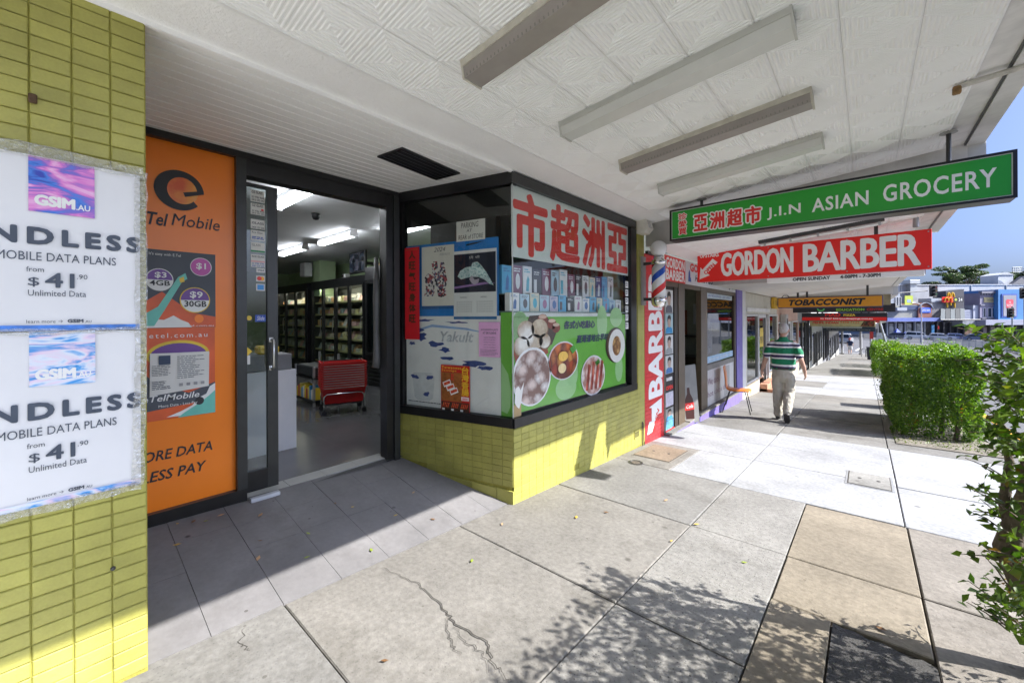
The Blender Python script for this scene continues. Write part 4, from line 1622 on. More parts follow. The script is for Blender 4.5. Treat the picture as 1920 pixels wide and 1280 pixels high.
MB().poly([(S(.5), 2.125), (S(.42), 2.135), (S(.30), 2.14), (S(.40), 2.12), (S(.5), 2.11)], -.001).build('scuff', NEARBLACK, t)
t = on_splay('red_banner', 'narrow red paper banner with dark Chinese characters at the window edge', 'banner', -.004)
rect('sheet', S(1.215), S(1.03), 1.232, 2.142, mat('banner_red', (0.62, 0.012, 0.02), .45, .08, 10), t, 0)
for i, c_ in enumerate('人旺气旺身体旺'):
    zc = 2.07 - i * .105
    txt(c_, S(1.16), S(1.08), zc - .04, zc + .036, mat('banner_ink', (0.06, 0.03, 0.01), .5), t, -.002, fat=.003)
rect('border', S(1.205), S(1.04), 2.118, 2.122, mat('banner_gold', (0.3, 0.15, 0.03), .5), t, -.002)
t = on_splay('calendar', 'pale 2024 wall calendar with ink drawn warriors', 'calendar', .022)
rect('sheet', S(1.02), S(.632), 1.53, 2.138, mat('calendar_cream', (0.72, 0.69, 0.62), .6, .04), t, 0, .002)
txt('2024', S(.87), S(.73), 2.08, 2.122, CHARCOAL, t, -.001, 0, .3)
txt('恭賀新禧大吉', S(.80), S(.68), 2.04, 2.065, GREYP, t, -.001)
FIG = blotch('ink_figures', [(0.02, 0.02, 0.03), (0.62, 0.6, 0.58), (0.12, 0.10, 0.18), (0.7, 0.66, 0.62), (0.35, 0.06, 0.07)], 55, 'voronoi', .6, (1, 1, 1), True)
for i, pts in enumerate(([(.99, 1.66), (.97, 1.75), (.985, 1.84), (.94, 1.88), (.90, 1.86), (.87, 1.80), (.86, 1.70), (.88, 1.655), (.92, 1.65)],
                         [(.90, 1.80), (.89, 1.90), (.90, 1.97), (.87, 1.99), (.83, 1.99), (.82, 1.93), (.80, 1.84), (.82, 1.76), (.86, 1.74)],
                         [(.82, 1.65), (.84, 1.76), (.80, 1.90), (.79, 1.97), (.76, 2.0), (.74, 1.95), (.73, 1.88), (.71, 1.80), (.73, 1.72), (.72, 1.66), (.77, 1.64)])):
    MB().poly([(S(a), b) for a, b in pts], -.001 - i * .0004).build('drawn_figure', FIG, t)
rect('foot_band', S(1.02), S(.632), 1.53, 1.56, mat('calendar_blue', (0.02, 0.1, 0.28), .5), t, -.001)
t = on_splay('calendar', 'dark picture calendar for March and April with a jade carving', 'calendar', .020)
rect('sheet', S(.636), S(.17), 1.43, 2.065, mat('calendar_white', (0.74, 0.74, 0.72), .5, .03), t, 0, .002)
rect('picture', S(.630), S(.178), 1.678, 2.035, mat('picture_dark', (0.015, 0.02, 0.04), .35), t, -.001)
txt('3月  4月', S(.46), S(.35), 1.985, 2.01, WHITE, t, -.002)
JADE = blotch('jade', [(0.1, 0.3, 0.33), (0.45, 0.65, 0.65), (0.75, 0.85, 0.82), (0.2, 0.4, 0.45)], 50, 'noise', .4)
MB().poly([(S(a), b) for a, b in ((.59, 1.83), (.56, 1.88), (.50, 1.91), (.44, 1.915), (.42, 1.95), (.37, 1.955), (.33, 1.92), (.28, 1.86), (.24, 1.80), (.20, 1.735), (.24, 1.745), (.30, 1.79), (.36, 1.815), (.44, 1.82), (.50, 1.81), (.55, 1.80))], -.002).build('carving', JADE, t)
MB().poly([(S(a), b) for a, b in ((.46, 1.80), (.43, 1.83), (.40, 1.79), (.35, 1.80), (.36, 1.765), (.40, 1.745), (.43, 1.76))], -.0025).build('carving_stand', mat('stand_grey', (0.4, 0.36, 0.42), .4), t)
MB().poly([(S(.63), 1.735), (S(.3), 1.765), (S(.178), 1.755), (S(.3), 1.745), (S(.63), 1.715)], -.0015).build('purple_light', mat('purple_light', (0.35, 0.2, 0.45), .5), t)
for i, nm in enumerate(('MARCH', 'APRIL')):
    xa = S(.62 - i * .22)
    txt(nm, xa + .06, xa + .13, 1.625, 1.64, CHARCOAL, t, -.001)
    mb = MB()
    for a in range(7):
        for b in range(5):
            mb.quad((xa + .02 + a * .026, -.001, 1.585 - b * .022), (xa + .032 + a * .026, -.001, 1.585 - b * .022), (xa + .032 + a * .026, -.001, 1.595 - b * .022), (xa + .02 + a * .026, -.001, 1.595 - b * .022))
    mb.build('dates', GREYP, t)
rect('foot_band', S(.636), S(.17), 1.43, 1.455, mat('calendar_blue2', (0.02, 0.14, 0.35), .5), t, -.001)
t = on_splay('parking_note', 'handwritten white paper note about parking at the rear of the store', 'notice', .0235)
rect('sheet', S(.605), S(.29), 2.155, 2.345, PAPER, t, 0, .001)
txt('PARKING', S(.55), S(.36), 2.275, 2.325, NEARBLACK, t, -.002, 0, .1)
txt('AT', S(.49), S(.43), 2.235, 2.262, NEARBLACK, t, -.002, 0, .1)
txt('REAR of STORE', S(.58), S(.31), 2.17, 2.212, NEARBLACK, t, -.002, 0, .1)
t = on_splay('jazz_flyer', 'pink jazz concert flyer stuck on the side window', 'flyer', .008)
rect('sheet', S(.352), S(.13), 1.092, 1.405, mat('flyer_pink', (0.66, 0.36, 0.58), .55, .04), t, 0, .001)
txt('JACARANDA JAZZ', S(.33), S(.15), 1.325, 1.345, CHARCOAL, t, -.001, .01)
txt('AT ERYLDENE', S(.31), S(.17), 1.297, 1.316, CHARCOAL, t, -.001, .01)
for i in range(5):
    txt(('with', 'jazz in the garden', 'Saturday 14 September', 'gates open 2pm', 'free for members')[i], S(.30), S(.18), 1.262 - i * .022, 1.274 - i * .022, CHARCOAL, t, -.001)
lines('print', S(.335), S(.15), 1.10, 1.16, 5, CHARCOAL, t, -.001, .3, .2, 9)
t = on_splay('sausage_poster', 'small red sausage poster with yellow Chinese characters', 'poster', .007)
rect('sheet', S(.78), S(.452), .553, .998, mat('sausage_red', (0.55, 0.02, 0.015), .35, .15, 12), t, 0, .001)
rect('picture', S(.775), S(.54), .66, .93, mat('sausage_brown', (0.32, 0.1, 0.02), .5, .4, 20), t, -.001)
rect('picture', S(.775), S(.458), .565, .655, mat('sausage_dark', (0.05, 0.02, 0.01), .5, .4, 20), t, -.0012)
txt('Taiwanese', S(.768), S(.545), .963, .987, YELP, t, -.002, .01, 0, 0, 2, 1.2)
txt('Sausage', S(.768), S(.60), .935, .957, YELP, t, -.002, .01, 0, 0, 2, 1.2)
for i, c_ in enumerate('台灣香腸'):
    txt(c_, S(.54), S(.462), .925 - i * .068, .988 - i * .068, mat('print_gold', (0.85, 0.5, 0.03), .4), t, -.003, fat=.002)
txt('厚切', S(.66), S(.63), .85, .92, RED, t, -.002, .02)
rect('white_tag', S(.545), S(.46), .675, .71, WHITE, t, -.002)
txt('香脆爽', S(.535), S(.47), .68, .704, RED, t, -.003, .01)
SAUS = blotch('sausages', [(0.35, 0.02, 0.01), (0.65, 0.08, 0.03), (0.8, 0.2, 0.06)], 60, 'noise', .3)
for i in range(3):
    c0 = (S(.76) + i * .04, .83 - i * .035)
    MB().poly([(c0[0], c0[1]), (c0[0] + .085, c0[1] + .035), (c0[0] + .105, c0[1] - .01), (c0[0] + .02, c0[1] - .045)], -.002 - i * .0005).build('pack', WHITE, t)
    MB().poly([(c0[0] + .012, c0[1] - .005), (c0[0] + .082, c0[1] + .024), (c0[0] + .094, c0[1] + .0), (c0[0] + .022, c0[1] - .03)], -.0024 - i * .0005).build('pack_print', SAUS, t)
for i in range(3):
    x = S(.765) + i * .105
    for q in range(4):
        MB().poly([(x + q * .02, .60), (x + .012 + q * .02, .60), (x + .028 + q * .02, .645), (x + .016 + q * .02, .645)], -.002).build('sausage', SAUS, t)
    rect('pack', x, x + .03, .567, .59, WHITE, t, -.0022)
rect('foot_band', S(.78), S(.452), .553, .564, RED, t, -.0022)
t = on_splay('green_window_film', 'strip of green window film at the corner of the side window', 'window film', .024)
GRN = mat('film_green', (0.16, 0.47, 0.06), .35, .05, 3)
GRNL = mat('film_green_pale', (0.36, 0.62, 0.28), .35, .05, 3)
rect('sheet', S(.132), S(.004), .575, 1.49, GRN, t, 0, .001)
MB().poly([(S(.13), .62), (S(.13), 1.05), (S(.06), .95), (S(.03), .8), (S(.04), .66), (S(.07), .6)], -.001).build('pale_shape', GRNL, t)

# ------------------------------------------------------------------ front window
def on_front(name, label, cat, off, group=None):
    return thing(name, label, cat, (XF - off, 0, 0), R(90), group)


t = on_front('window_sign', 'white window sign with four big red Chinese characters', 'sign', .021)
rect('panel', 2.612, 4.888, 1.975, 2.606, mat('panel_pale', (0.70, 0.75, 0.73), .35, .02), t, 0, .003)
CRED = mat('character_red', (0.66, 0.04, 0.035), .4, .05)
for c_, a, b in (('市', 2.63, 3.14), ('超', 3.175, 3.72), ('洲', 3.765, 4.275), ('亞', 4.325, 4.868)):
    txt(c_, a + .02, b - .02, 2.02, 2.555, CRED, t, -.0022, 0, 0, 0, 3, fat=.021)
t = on_front('food_poster', 'green food poster with round dumpling, sausage and rice pictures', 'poster', .020)
rect('sheet', 2.606, 4.80, .60, 1.475, GRN, t, 0, .002)
rect('pale_edge', 2.62, 4.5, 1.45, 1.488, mat('poster_edge_white', (0.7, 0.72, 0.7), .5), t, -.001)
for i, (cx, cz, rx, rz) in enumerate(((3.45, .72, .19, .12), (3.55, .86, .12, .16), (4.62, .8, .1, .16), (4.2, 1.38, .12, .2), (4.55, 1.44, .16, .12), (2.72, 1.36, .12, .14))):
    MB().disc(cx, cz, rx, rz, -.001 - i * .0002).build('pale_shape', GRNL, t)
PINKW = blotch('dumplings', [(0.55, 0.42, 0.38), (0.74, 0.68, 0.64), (0.8, 0.77, 0.74), (0.72, 0.5, 0.45), (0.82, 0.8, 0.78)], 14, 'noise', .4)
PLATE = mat('plate_pale', (0.72, 0.7, 0.72), .4)


def dish(cx, cz, rx, rz, m, y, rim=PLATE):
    MB().disc(cx, cz, rx, rz, y).build('plate', rim, t)
    MB().disc(cx, cz, rx * .93, rz * .93, y - .0004).build('food', m, t)


FOODSH = mat('food_shade', (0.22, 0.12, 0.07), .5, .4, 30)
FOODHI = mat('food_shine', (0.84, 0.74, 0.62), .4, .12, 30)


def lumps(cx, cz, rx, rz, n, sz, m, y, seed, asp=1.0):
    r = random.Random(seed)
    for k in range(n):
        a, q = r.uniform(0, 6.28), math.sqrt(r.random()) * .75
        x, z = cx + rx * q * math.cos(a), cz + rz * q * math.sin(a)
        s_ = sz * r.uniform(.7, 1.2)
        th = r.uniform(0, 3.14)
        pts = []
        for i in range(14):
            b = 2 * math.pi * i / 14
            ux, uz = s_ * math.cos(b), s_ * asp * math.sin(b)
            pts.append((x + ux * math.cos(th) - uz * math.sin(th), z + ux * math.sin(th) + uz * math.cos(th)))
        MB().poly([(x + (p[0] - x) * 1.14 + sz * .06, z + (p[1] - z) * 1.14 - sz * .08) for p in pts], y - .0002 * k + .0001).build('printed_shade', FOODSH, t)
        MB().poly(pts, y - .0002 * k).build('printed_piece', m if not isinstance(m, list) else r.choice(m), t)
        MB().poly([(x + (p[0] - x) * .45 - sz * .15, z + (p[1] - z) * .45 + sz * .18) for p in pts], y - .0002 * k - .0001).build('printed_shine', FOODHI, t)


CREAM = mat('bun_cream', (0.78, 0.74, 0.66), .5, .12, 14)
CREAM2 = mat('bun_cream_shade', (0.62, 0.56, 0.46), .5, .12, 14)
MB().poly([(2.70, 1.2), (2.85, 1.46), (3.1, 1.47), (3.28, 1.30), (3.2, 1.18), (2.9, 1.1)], -.003).build('tray', mat('tray_dark', (0.05, 0.03, 0.02), .4, .4, 20), t)
MB().poly([(2.62, 1.16), (2.66, 1.22), (2.95, 1.13), (3.12, 1.16), (3.14, 1.10), (2.75, .99), (2.66, 1.03)], -.0034).build('tray', mat('tray_red', (0.3, 0.06, 0.03), .4), t)
for (a, b, c_) in ((3.05, 1.42, .08), (3.2, 1.38, .075), (3.27, 1.34, .07)):
    MB().disc(a, b, c_, c_ * .7, -.0036).build('drink_glass', mat('tea_red', (0.2, 0.03, 0.015), .3, .3, 30), t)
    MB().disc(a, b + .03, c_ * .8, c_ * .25, -.0038).build('drink_top', mat('tea_foam', (0.6, 0.42, 0.32), .4), t)
BUNS = pebbles('printed_buns', [(0.80, 0.77, 0.70), (0.74, 0.66, 0.5), (0.82, 0.8, 0.76)], (0.34, 0.22, 0.12), 4.6)
for (a, b, c_, d) in ((2.80, 1.33, .12, .085), (3.0, 1.34, .125, .09), (2.74, 1.19, .11, .085), (2.93, 1.22, .12, .07), (3.08, 1.22, .09, .07)):
    MB().disc(a + .006, b - .01, c_ * 1.06, d * 1.06, -.0042).build('printed_shade', FOODSH, t)
    MB().disc(a, b, c_, d, -.0046).build('printed_bun', BUNS, t)
dish(2.89, .90, .285, .27, PINKW, -.006, mat('plate_white', (0.8, 0.8, 0.8), .4))
DUMP = [mat('dumpling_a', (0.80, 0.76, 0.72), .4, .06, 20), mat('dumpling_b', (0.72, 0.62, 0.58), .4, .1, 20), mat('dumpling_c', (0.76, 0.70, 0.68), .4, .06, 20)]
MB().disc(2.89, .895, .262, .25, -.0066).build('printed_dumplings', pebbles('printed_dumplings', [(0.80, 0.74, 0.70), (0.70, 0.55, 0.5), (0.82, 0.79, 0.77), (0.78, 0.66, 0.62)], (0.22, 0.12, 0.1), 8.0, (1, 1, 1.3)), t)
ORG = [mat('curry_a', (0.72, 0.18, 0.03), .35, .2, 25), mat('curry_b', (0.55, 0.06, 0.02), .35, .2, 25), mat('curry_c', (0.8, 0.36, 0.08), .35, .2, 25)]
dish(3.40, 1.005, .272, .195, ORG[1], -.006)
MB().disc(3.40, 1.0, .25, .18, -.0066).build('printed_stew', pebbles('printed_stew', [(0.7, 0.16, 0.03), (0.45, 0.03, 0.015), (0.78, 0.34, 0.08), (0.6, 0.1, 0.02)], (0.12, 0.015, 0.008), 10.5, (1, 1, .6)), t)
MB().disc(3.38, 1.05, .085, .05, -.013).build('egg', mat('egg_yellow', (0.8, 0.5, 0.1), .3, .15, 25), t)
MB().disc(3.36, .93, .07, .05, -.0132).build('egg', mat('egg_cream', (0.82, 0.66, 0.35), .3, .1, 25), t)
MB().poly([(3.5, 1.12), (3.58, 1.16), (3.62, 1.10), (3.55, 1.06)], -.0134).build('herb', mat('herb_green', (0.06, 0.3, 0.03), .4, .3, 40), t)
dish(3.99, .79, .262, .225, pebbles('printed_garlic', [(0.78, 0.72, 0.68), (0.7, 0.5, 0.46), (0.8, 0.77, 0.74)], (0.4, 0.2, 0.16), 12), -.006)
RS = [mat('sausage_a', (0.62, 0.05, 0.03), .3, .25, 30), mat('sausage_b', (0.7, 0.22, 0.14), .3, .2, 30), mat('garlic', (0.8, 0.76, 0.7), .4, .05)]
for i in range(4):
    a = 3.82 + i * .095
    MB().poly([(a, .64), (a + .05, .63), (a + .11, .90 + .03 * (i % 2)), (a + .055, .93 + .02 * (i % 2))], -.0066 - i * .0002).build('printed_piece', pebbles('printed_sausage', [(0.62, 0.05, 0.03), (0.7, 0.2, 0.12), (0.5, 0.03, 0.02)], (0.2, 0.02, 0.015), 14, (1, 1.6, .5)), t)
MB().poly([(4.02, .93), (4.1, .97), (4.14, .92), (4.06, .89)], -.008).build('herb', mat('herb_green', (0.06, 0.3, 0.03)), t)
dish(4.53, 1.10, .255, .215, mat('bowl_dark', (0.08, 0.03, 0.02), .3), -.005, mat('bowl_black', (0.03, 0.02, 0.02), .3))
MB().disc(4.56, 1.09, .215, .205, -.006).build('rice', mat('rice_white', (0.76, 0.74, 0.7), .5, .06, 40), t)
MB().disc(4.55, 1.09, .11, .12, -.0066).build('printed_pork', pebbles('printed_pork', [(0.7, 0.42, 0.15), (0.55, 0.25, 0.06), (0.75, 0.55, 0.3)], (0.2, 0.08, 0.03), 16), t)
NAVYINK = mat('brush_navy', (0.01, 0.03, 0.08), .4)
txt('各式小吃點心', 3.41, 4.02, 1.325, 1.405, NAVYINK, t, -.005, 0, .25, fat=.004)
txt('臺灣道地古早味', 3.64, 4.34, 1.17, 1.25, NAVYINK, t, -.005, 0, .25, fat=.004)
# a torn bit of carton and a paper scrap at the corner
t = on_front('cardboard_scrap', 'torn strip of cardboard and paper in the corner of the front window', 'cardboard', .010)
rect('cardboard', 2.615, 2.72, .574, .68, mat('cardboard', (0.42, 0.30, 0.15), .8, .1), t, 0, .003)
MB().poly([(2.63, .70), (2.66, .66), (2.69, .64), (2.72, .70), (2.74, .79), (2.76, .87), (2.71, .80), (2.68, .84), (2.64, .82)], -.002).build('paper', PAPER, t)
# white product boxes on two shelf rows behind the front glass
SHELFG = mat('shelf_glass_edge', (0.35, 0.45, 0.42), .2)
MB().box(.04, 2.28, .03, .30, 1.492, 1.502).build('shelf', SHELFG, win)
MB().box(.04, 2.28, .12, .30, 1.655, 1.663).build('shelf', SHELFG, win)
BOXC = {'white': (0.76, 0.77, 0.78), 'pale blue': (0.45, 0.62, 0.74), 'sky blue': (0.12, 0.42, 0.68), 'cream': (0.68, 0.64, 0.52), 'mauve': (0.55, 0.5, 0.62), 'black': (0.04, 0.045, 0.06), 'plum': (0.2, 0.07, 0.13), 'navy': (0.05, 0.08, 0.22)}
ORD = ['first', 'second', 'third', 'fourth', 'fifth', 'sixth', 'seventh', 'eighth', 'ninth', 'tenth', 'eleventh', 'twelfth', 'thirteenth', 'fourteenth']
rows = [(1.503, .168, .045, 'lower', ['white', 'pale blue', 'cream', 'pale blue', 'mauve', 'sky blue', 'black', 'white', 'white', 'sky blue', 'cream', 'sky blue', 'pale blue', 'white']),
        (1.664, .285, .135, 'upper', ['sky blue', 'plum', 'white', 'black', 'plum', 'pale blue', 'white', 'plum', 'black', 'white', 'cream', 'navy', 'sky blue', 'white'])]
for (zb_, hh, yo, rn, cols) in rows:
    x = 2.635
    for i, cn in enumerate(cols):
        wd = .148 + rng.uniform(-.012, .010)
        h2 = hh * rng.uniform(.88, 1.04)
        t = thing('product_box', '%s product box, %s from the left in the %s window row' % (cn, ORD[i], rn), 'box', (XF - yo - .02, x, zb_), R(90), 'boxes in the front window')
        MB().cbox(0, wd - .008, 0, .06, 0, h2, .0015).build('carton', mat('carton_' + cn.replace(' ', '_'), BOXC[cn], .35, .05, 20), t)
        lite = cn in ('black', 'plum', 'navy')
        m2 = mat('carton_print_light', (0.7, 0.72, 0.75), .4) if lite else mat('carton_print_%d' % (i % 4), [(0.1, 0.2, 0.45), (0.12, 0.12, 0.14), (0.1, 0.45, 0.6), (0.4, 0.2, 0.35)][i % 4], .4)
        r = random.Random(i + (50 if rn == 'upper' else 0))
        k = r.randint(0, 2)
        if k == 0:
            MB().disc(wd * .5, h2 * .45, wd * .22, h2 * .28, -.001, 16).build('printed_picture', m2, t)
        elif k == 1:
            MB().poly([(wd * .3, h2 * .12), (wd * .6, h2 * .12), (wd * .66, h2 * .55), (wd * .5, h2 * .68), (wd * .36, h2 * .5)], -.001).build('printed_picture', m2, t)
        else:
            rect('printed_picture', wd * .12, wd * .42, h2 * .1, h2 * .6, m2, t, -.001)
        lines('print', wd * .12, wd * .8, h2 * .74, h2 * .9, 2, m2, t, -.001, .5, .4, i)
        x += wd + .006
# strip of small stickers down the right edge of the glass
for i in range(6):
    t = on_front('glass_label', '%s small white label down the right edge of the front window' % (ORD[i] + (' and topmost' if i == 0 else '')), 'label', .011, 'labels at the window edge')
    z = 1.90 - i * .105
    rect('sheet', 4.79, 4.87, z - .085, z, WHITE, t, 0)
    lines('print', 4.797, 4.862, z - .07, z - .012, 3, CHARCOAL, t, -.001, .5, .3, i)

# ------------------------------------------------------------------ hanging green grocery sign
SGREEN = mat('sign_green', (0.02, 0.34, 0.03), .3, .05, 2)
gs = thing('grocery_sign', 'long green hanging light box sign with white ASIAN GROCERY lettering', 'sign', (-1.74, 4.80, 2.335))
MB().cbox(0, 2.60, 0.002, .19, 0, .365, .006).build('box', FRAME, gs)
for (a, b, c_, d) in ((0, 2.60, 0, .02), (0, 2.60, .345, .365), (0, .022, .02, .345), (2.578, 2.60, .02, .345)):
    MB().box(a, b, -.008, .004, c_, d).build('frame_bar', FRAME, gs)
rect('face', .03, 2.57, .028, .337, SGREEN, gs, -.001, .004)
mb = MB()
for (a, b, c_, d) in ((.022, 2.578, .02, .026), (.022, 2.578, .339, .345), (.022, .028, .026, .339), (2.572, 2.578, .026, .339)):
    mb.box(a, b, -.002, .001, c_, d)
mb.build('pale_border', mat('sign_border', (0.6, 0.65, 0.6), .4), gs)
for i, c_ in enumerate('珍愛買'):
    txt(c_, .103, .192, .233 - i * .085, .307 - i * .085, WHITE, gs, -.002, fat=.009)
    txt(c_, .103, .192, .233 - i * .085, .307 - i * .085, RED, gs, -.0036, fat=.002)
for i, c_ in enumerate('亞洲超市'):
    x = .268 + i * .172
    txt(c_, x + .006, x + .144, .08, .256, WHITE, gs, -.002, fat=.018)
    txt(c_, x + .008, x + .142, .082, .254, RED, gs, -.0036, fat=.006)
SW = WHITE
txt('J.I.N', .985, 1.265, .09, .215, SW, gs, -.002, .018, 0, 0, 3, 1.1)
txt('ASIAN', 1.352, 1.76, .105, .235, SW, gs, -.002, .018, 0, 0, 3, 1.1)
txt('GROCERY', 1.855, 2.50, .105, .255, SW, gs, -.002, .018, 0, 0, 3, 1.1)
for xh in (-1.41, .517):
    zt = 2.715 + SLOPE * (xh - XF) - 2.335
    x = xh + 1.74
    MB().tube([(x, .09, .36), (x, .09, zt - .01)], .016, 10).build('hanger', DARKMETAL, gs)
    MB().lathe([(.055, zt - .012), (.05, zt - .004), (.02, zt - .018)][::-1], (x, .09, 0), 16).build('flange', mat('flange_grey', (0.4, 0.4, 0.38), .5), gs)

# alarm siren box
al = thing('alarm_box', 'white burglar alarm siren box with blue strobe above the green wall', 'alarm', (XF + .0, 5.19, 2.55), R(90))
MB().prismx([(.0, .0), (.0, .21), (-.13, .18), (-.16, .06), (-.10, 0)], -.09, .09).build('housing', mat('alarm_cream', (0.7, 0.68, 0.62), .5), al)
mb = MB()
for k in range(5):
    mb.box(-.065, .03, -.158 + .0045 * k, -.150 + .0045 * k, .07 + k * .02, .078 + k * .02)
mb.build('grille', GREYP, al)
MB().lathe([(.028, 0), (.03, .03), (.02, .055), (.0, .06)], n=14).build('strobe', mat('strobe_blue', (0.03, 0.1, 0.4), .15), al, True, (0.10, -.08, .08)).rotation_euler = (0, R(90), 0)
# ------------------------------------------------------------------ inside the grocery
FLZ = 0.06
ITILE = mat('floor_tile_grey', (0.13, 0.13, 0.14), 0.2, 0.08, 2.5)
IJOINT = mat('floor_joint', (0.07, 0.07, 0.07), .8)
ifl = struct('shop_floor', MB().quad((-14.5, -1.5, FLZ - .004), (-3.5, -1.5, FLZ - .004), (-3.5, 5.2, FLZ - .004), (-14.5, 5.2, FLZ - .004)), IJOINT)
fm = MB().quad((.0025, .0025, 0), (.5975, .0025, 0), (.5975, .5975, 0), (.0025, .5975, 0)).mesh('tile', ITILE)
for i in range(12):
    for j in range(8):
        x, y = -3.74 - .6 * (i + 1), .2 + .6 * j
        link('tile', fm, ifl, loc=(x, y, FLZ))
# pale threshold strip
THR = mat('threshold_tile', (0.34, 0.34, 0.33), .5, .08, 4)
for j in range(4):
    MB().box(-3.73, -3.565, .96 + j * .3 + .002, .96 + (j + 1) * .3 - .002, .0, FLZ + .006).build('tile', THR, ifl)
t = thing('floor_door_stop', 'flat pale aluminium floor guide strip in front of the sliding door', 'floor guide', (-3.50, .95, .06))
MB().cbox(0, .045, 0, .20, 0, .03, .004).build('strip', mat('alu_pale', (0.55, 0.57, 0.62), .4), t)
IWALL = mat('wall_sage', (0.42, 0.55, 0.33), .7, .04)
ICEIL = mat('inside_ceiling', (0.75, 0.76, 0.78), .7, .03)
sh = thing('shop_interior', 'sage green walls and white ceiling of the grocery interior', 'room', (-3.6, 0, 0))
MB().box(-11, 0, 5.12, 5.2, 0, 3.1).build('wall', IWALL, sh)
MB().box(-11, -10.9, -1.5, 5.12, 0, 3.1).build('wall', IWALL, sh)
MB().box(-10.9, 0, -1.6, -1.5, 0, 3.1).build('wall', IWALL, sh)
MB().box(-11, .0, -1.6, 5.2, 2.90, 3.0).build('ceiling', ICEIL, sh)
MB().box(.0, 1.25, 2.4, 5.2, 2.78, 2.86).build('ceiling', ICEIL, sh)
MB().box(.0, 1.3, 5.12, 5.2, -.5, 2.9).build('wall', IWALL, sh)
MB().box(-7.1, -6.7, 4.35, 4.75, 2.0, 2.895).build('column', IWALL, sh)
TUBE = mat('lit_tube', (1, 1, 1), .4, .0, emit=(0.92, 0.96, 1.0), estr=4.2)
CASE = mat('batten_white', (0.7, 0.7, 0.72), .5)
for i, (x, y, lab) in enumerate(((-4.8, 1.77, 'lit tube light nearest the shop door'), (-6.9, 3.2, 'lit tube light in the middle of the shop ceiling'), (-8.8, 3.18, 'lit tube light at the back of the shop ceiling'),
                                 (-5.4, 3.6, 'lit tube light half hidden by the right door jamb'), (-6.8, .2, 'lit tube light on the left side of the shop, behind the door'))):
    t = thing('tube_light', lab, 'light', (x, y, 2.90), 0, 'lit tube lights inside the shop')
    MB().box(-.64, .64, -.05, .05, -.06, -.001).build('batten', CASE, t)
    MB().prismx([(-.06, -.06), (-.05, -.115), (.05, -.115), (.06, -.06)], -.60, .60).build('diffuser', TUBE, t)
    for s_ in (-1, 1):
        MB().box(s_ * .60, s_ * .64, -.065, .065, -.125, -.0605).build('end_cap', CASE, t)
t = thing('dome_camera', 'small black security dome camera on the shop ceiling', 'camera', (-5.75, 2.38, 2.90))
MB().lathe([(.0, -.09), (.035, -.08), (.05, -.05), (.052, -.02), (.06, 0)], n=18).build('dome', BLACK, t, True)
# fridges along the right wall (Y = 4.3 plane, facing -Y)
FRB = mat('fridge_black', (0.02, 0.021, 0.023), .3, .2)
FGL = glass('fridge_glass', (0.8, 0.86, 0.84), 1.2)
SHELFL = mat('fridge_shelf_lip', (0.55, 0.52, 0.25), .5)
GOODS = [mat('goods_%d' % i, c, .55, .25, 30) for i, c in enumerate(((0.6, 0.52, 0.38), (0.68, 0.66, 0.6), (0.62, 0.35, 0.16), (0.55, 0.55, 0.42), (0.7, 0.62, 0.3), (0.35, 0.42, 0.4), (0.7, 0.4, 0.36)))]
WARM = mat('fridge_added_strip', (1, 1, 1), .4, 0, emit=(1.0, 0.93, 0.75), estr=9.0)


def fridge(x0, x1, nd, lab, yf=4.3, zt=2.36, wall=5.1):
    t = thing('display_fridge', lab, 'fridge', (x0, yf, FLZ))
    W = x1 - x0
    H = zt - FLZ
    MB().box(0, W, .70, .78, .0, H).build('back', mat('fridge_liner', (0.3, 0.31, 0.3), .5), t)
    MB().box(0, W, .0, .78, H - .16, H).build('canopy', FRB, t)
    MB().box(0, W, .0, .78, 0, .22).build('base', FRB, t)
    for s_ in (0, W - .05):
        MB().box(s_, s_ + .05, .02, .78, .22, H - .16).build('side', FRB, t)
    dw = (W - .1) / nd
    r = random.Random(int(x0 * 10))
    for d in range(nd):
        a = .05 + d * dw
        fr_ = MB()
        fr_.box(a, a + .05, -.02, .03, .22, H - .16).box(a + dw - .05, a + dw, -.02, .03, .22, H - .16).box(a + .05, a + dw - .05, -.02, .03, .22, .27).box(a + .05, a + dw - .05, -.02, .03, H - .21, H - .16)
        dd = fr_.build('door', FRB, t)
        MB().quad((a + .05, .005, .27), (a + dw - .05, .005, .27), (a + dw - .05, .005, H - .21), (a + .05, .005, H - .21)).build('pane', FGL, dd)
        MB().tube([(a + dw - .03, -.02, 1.0), (a + dw - .03, -.06, 1.02), (a + dw - .03, -.06, 1.38), (a + dw - .03, -.02, 1.4)], .008, 6).build('handle', STEEL, dd)
    MB().box(.08, W - .08, .06, .09, H - .19, H - .17).build('added_strip_light', WARM, t)  # unseen lamp added under the canopy to brighten the packets
    for k in range(6):
        z = .30 + k * .29
        s_ = MB().box(.05, W - .05, .10, .68, z, z + .015).build('shelf', SHELFG, t)
        MB().box(.05, W - .05, .085, .10, z - .012, z + .03).build('price_rail', SHELFL, s_)
        x = .08
        q = 0
        while x < W - .22:
            wd = r.uniform(.10, .2)
            h = r.uniform(.10, .2)
            m = r.choice(GOODS)
            g = MB()
            if r.random() < .6:                  # pillow packs
                g.add([(x, .14, z + .016), (x + wd, .14, z + .016), (x + wd, .5, z + .016), (x, .5, z + .016), (x + wd * .1, .2, z + h), (x + wd * .85, .22, z + h * .9), (x + wd * .85, .45, z + h), (x + wd * .1, .45, z + h * .85)],
                      [(0, 1, 5, 4), (1, 2, 6, 5), (2, 3, 7, 6), (3, 0, 4, 7), (4, 5, 6, 7)])
            else:
                g.cbox(x, x + wd, .13, .5, z + .016, z + h, .01)
            o = g.build('food_pack', m, t)
            x += wd + r.uniform(.0, .04)
    return t


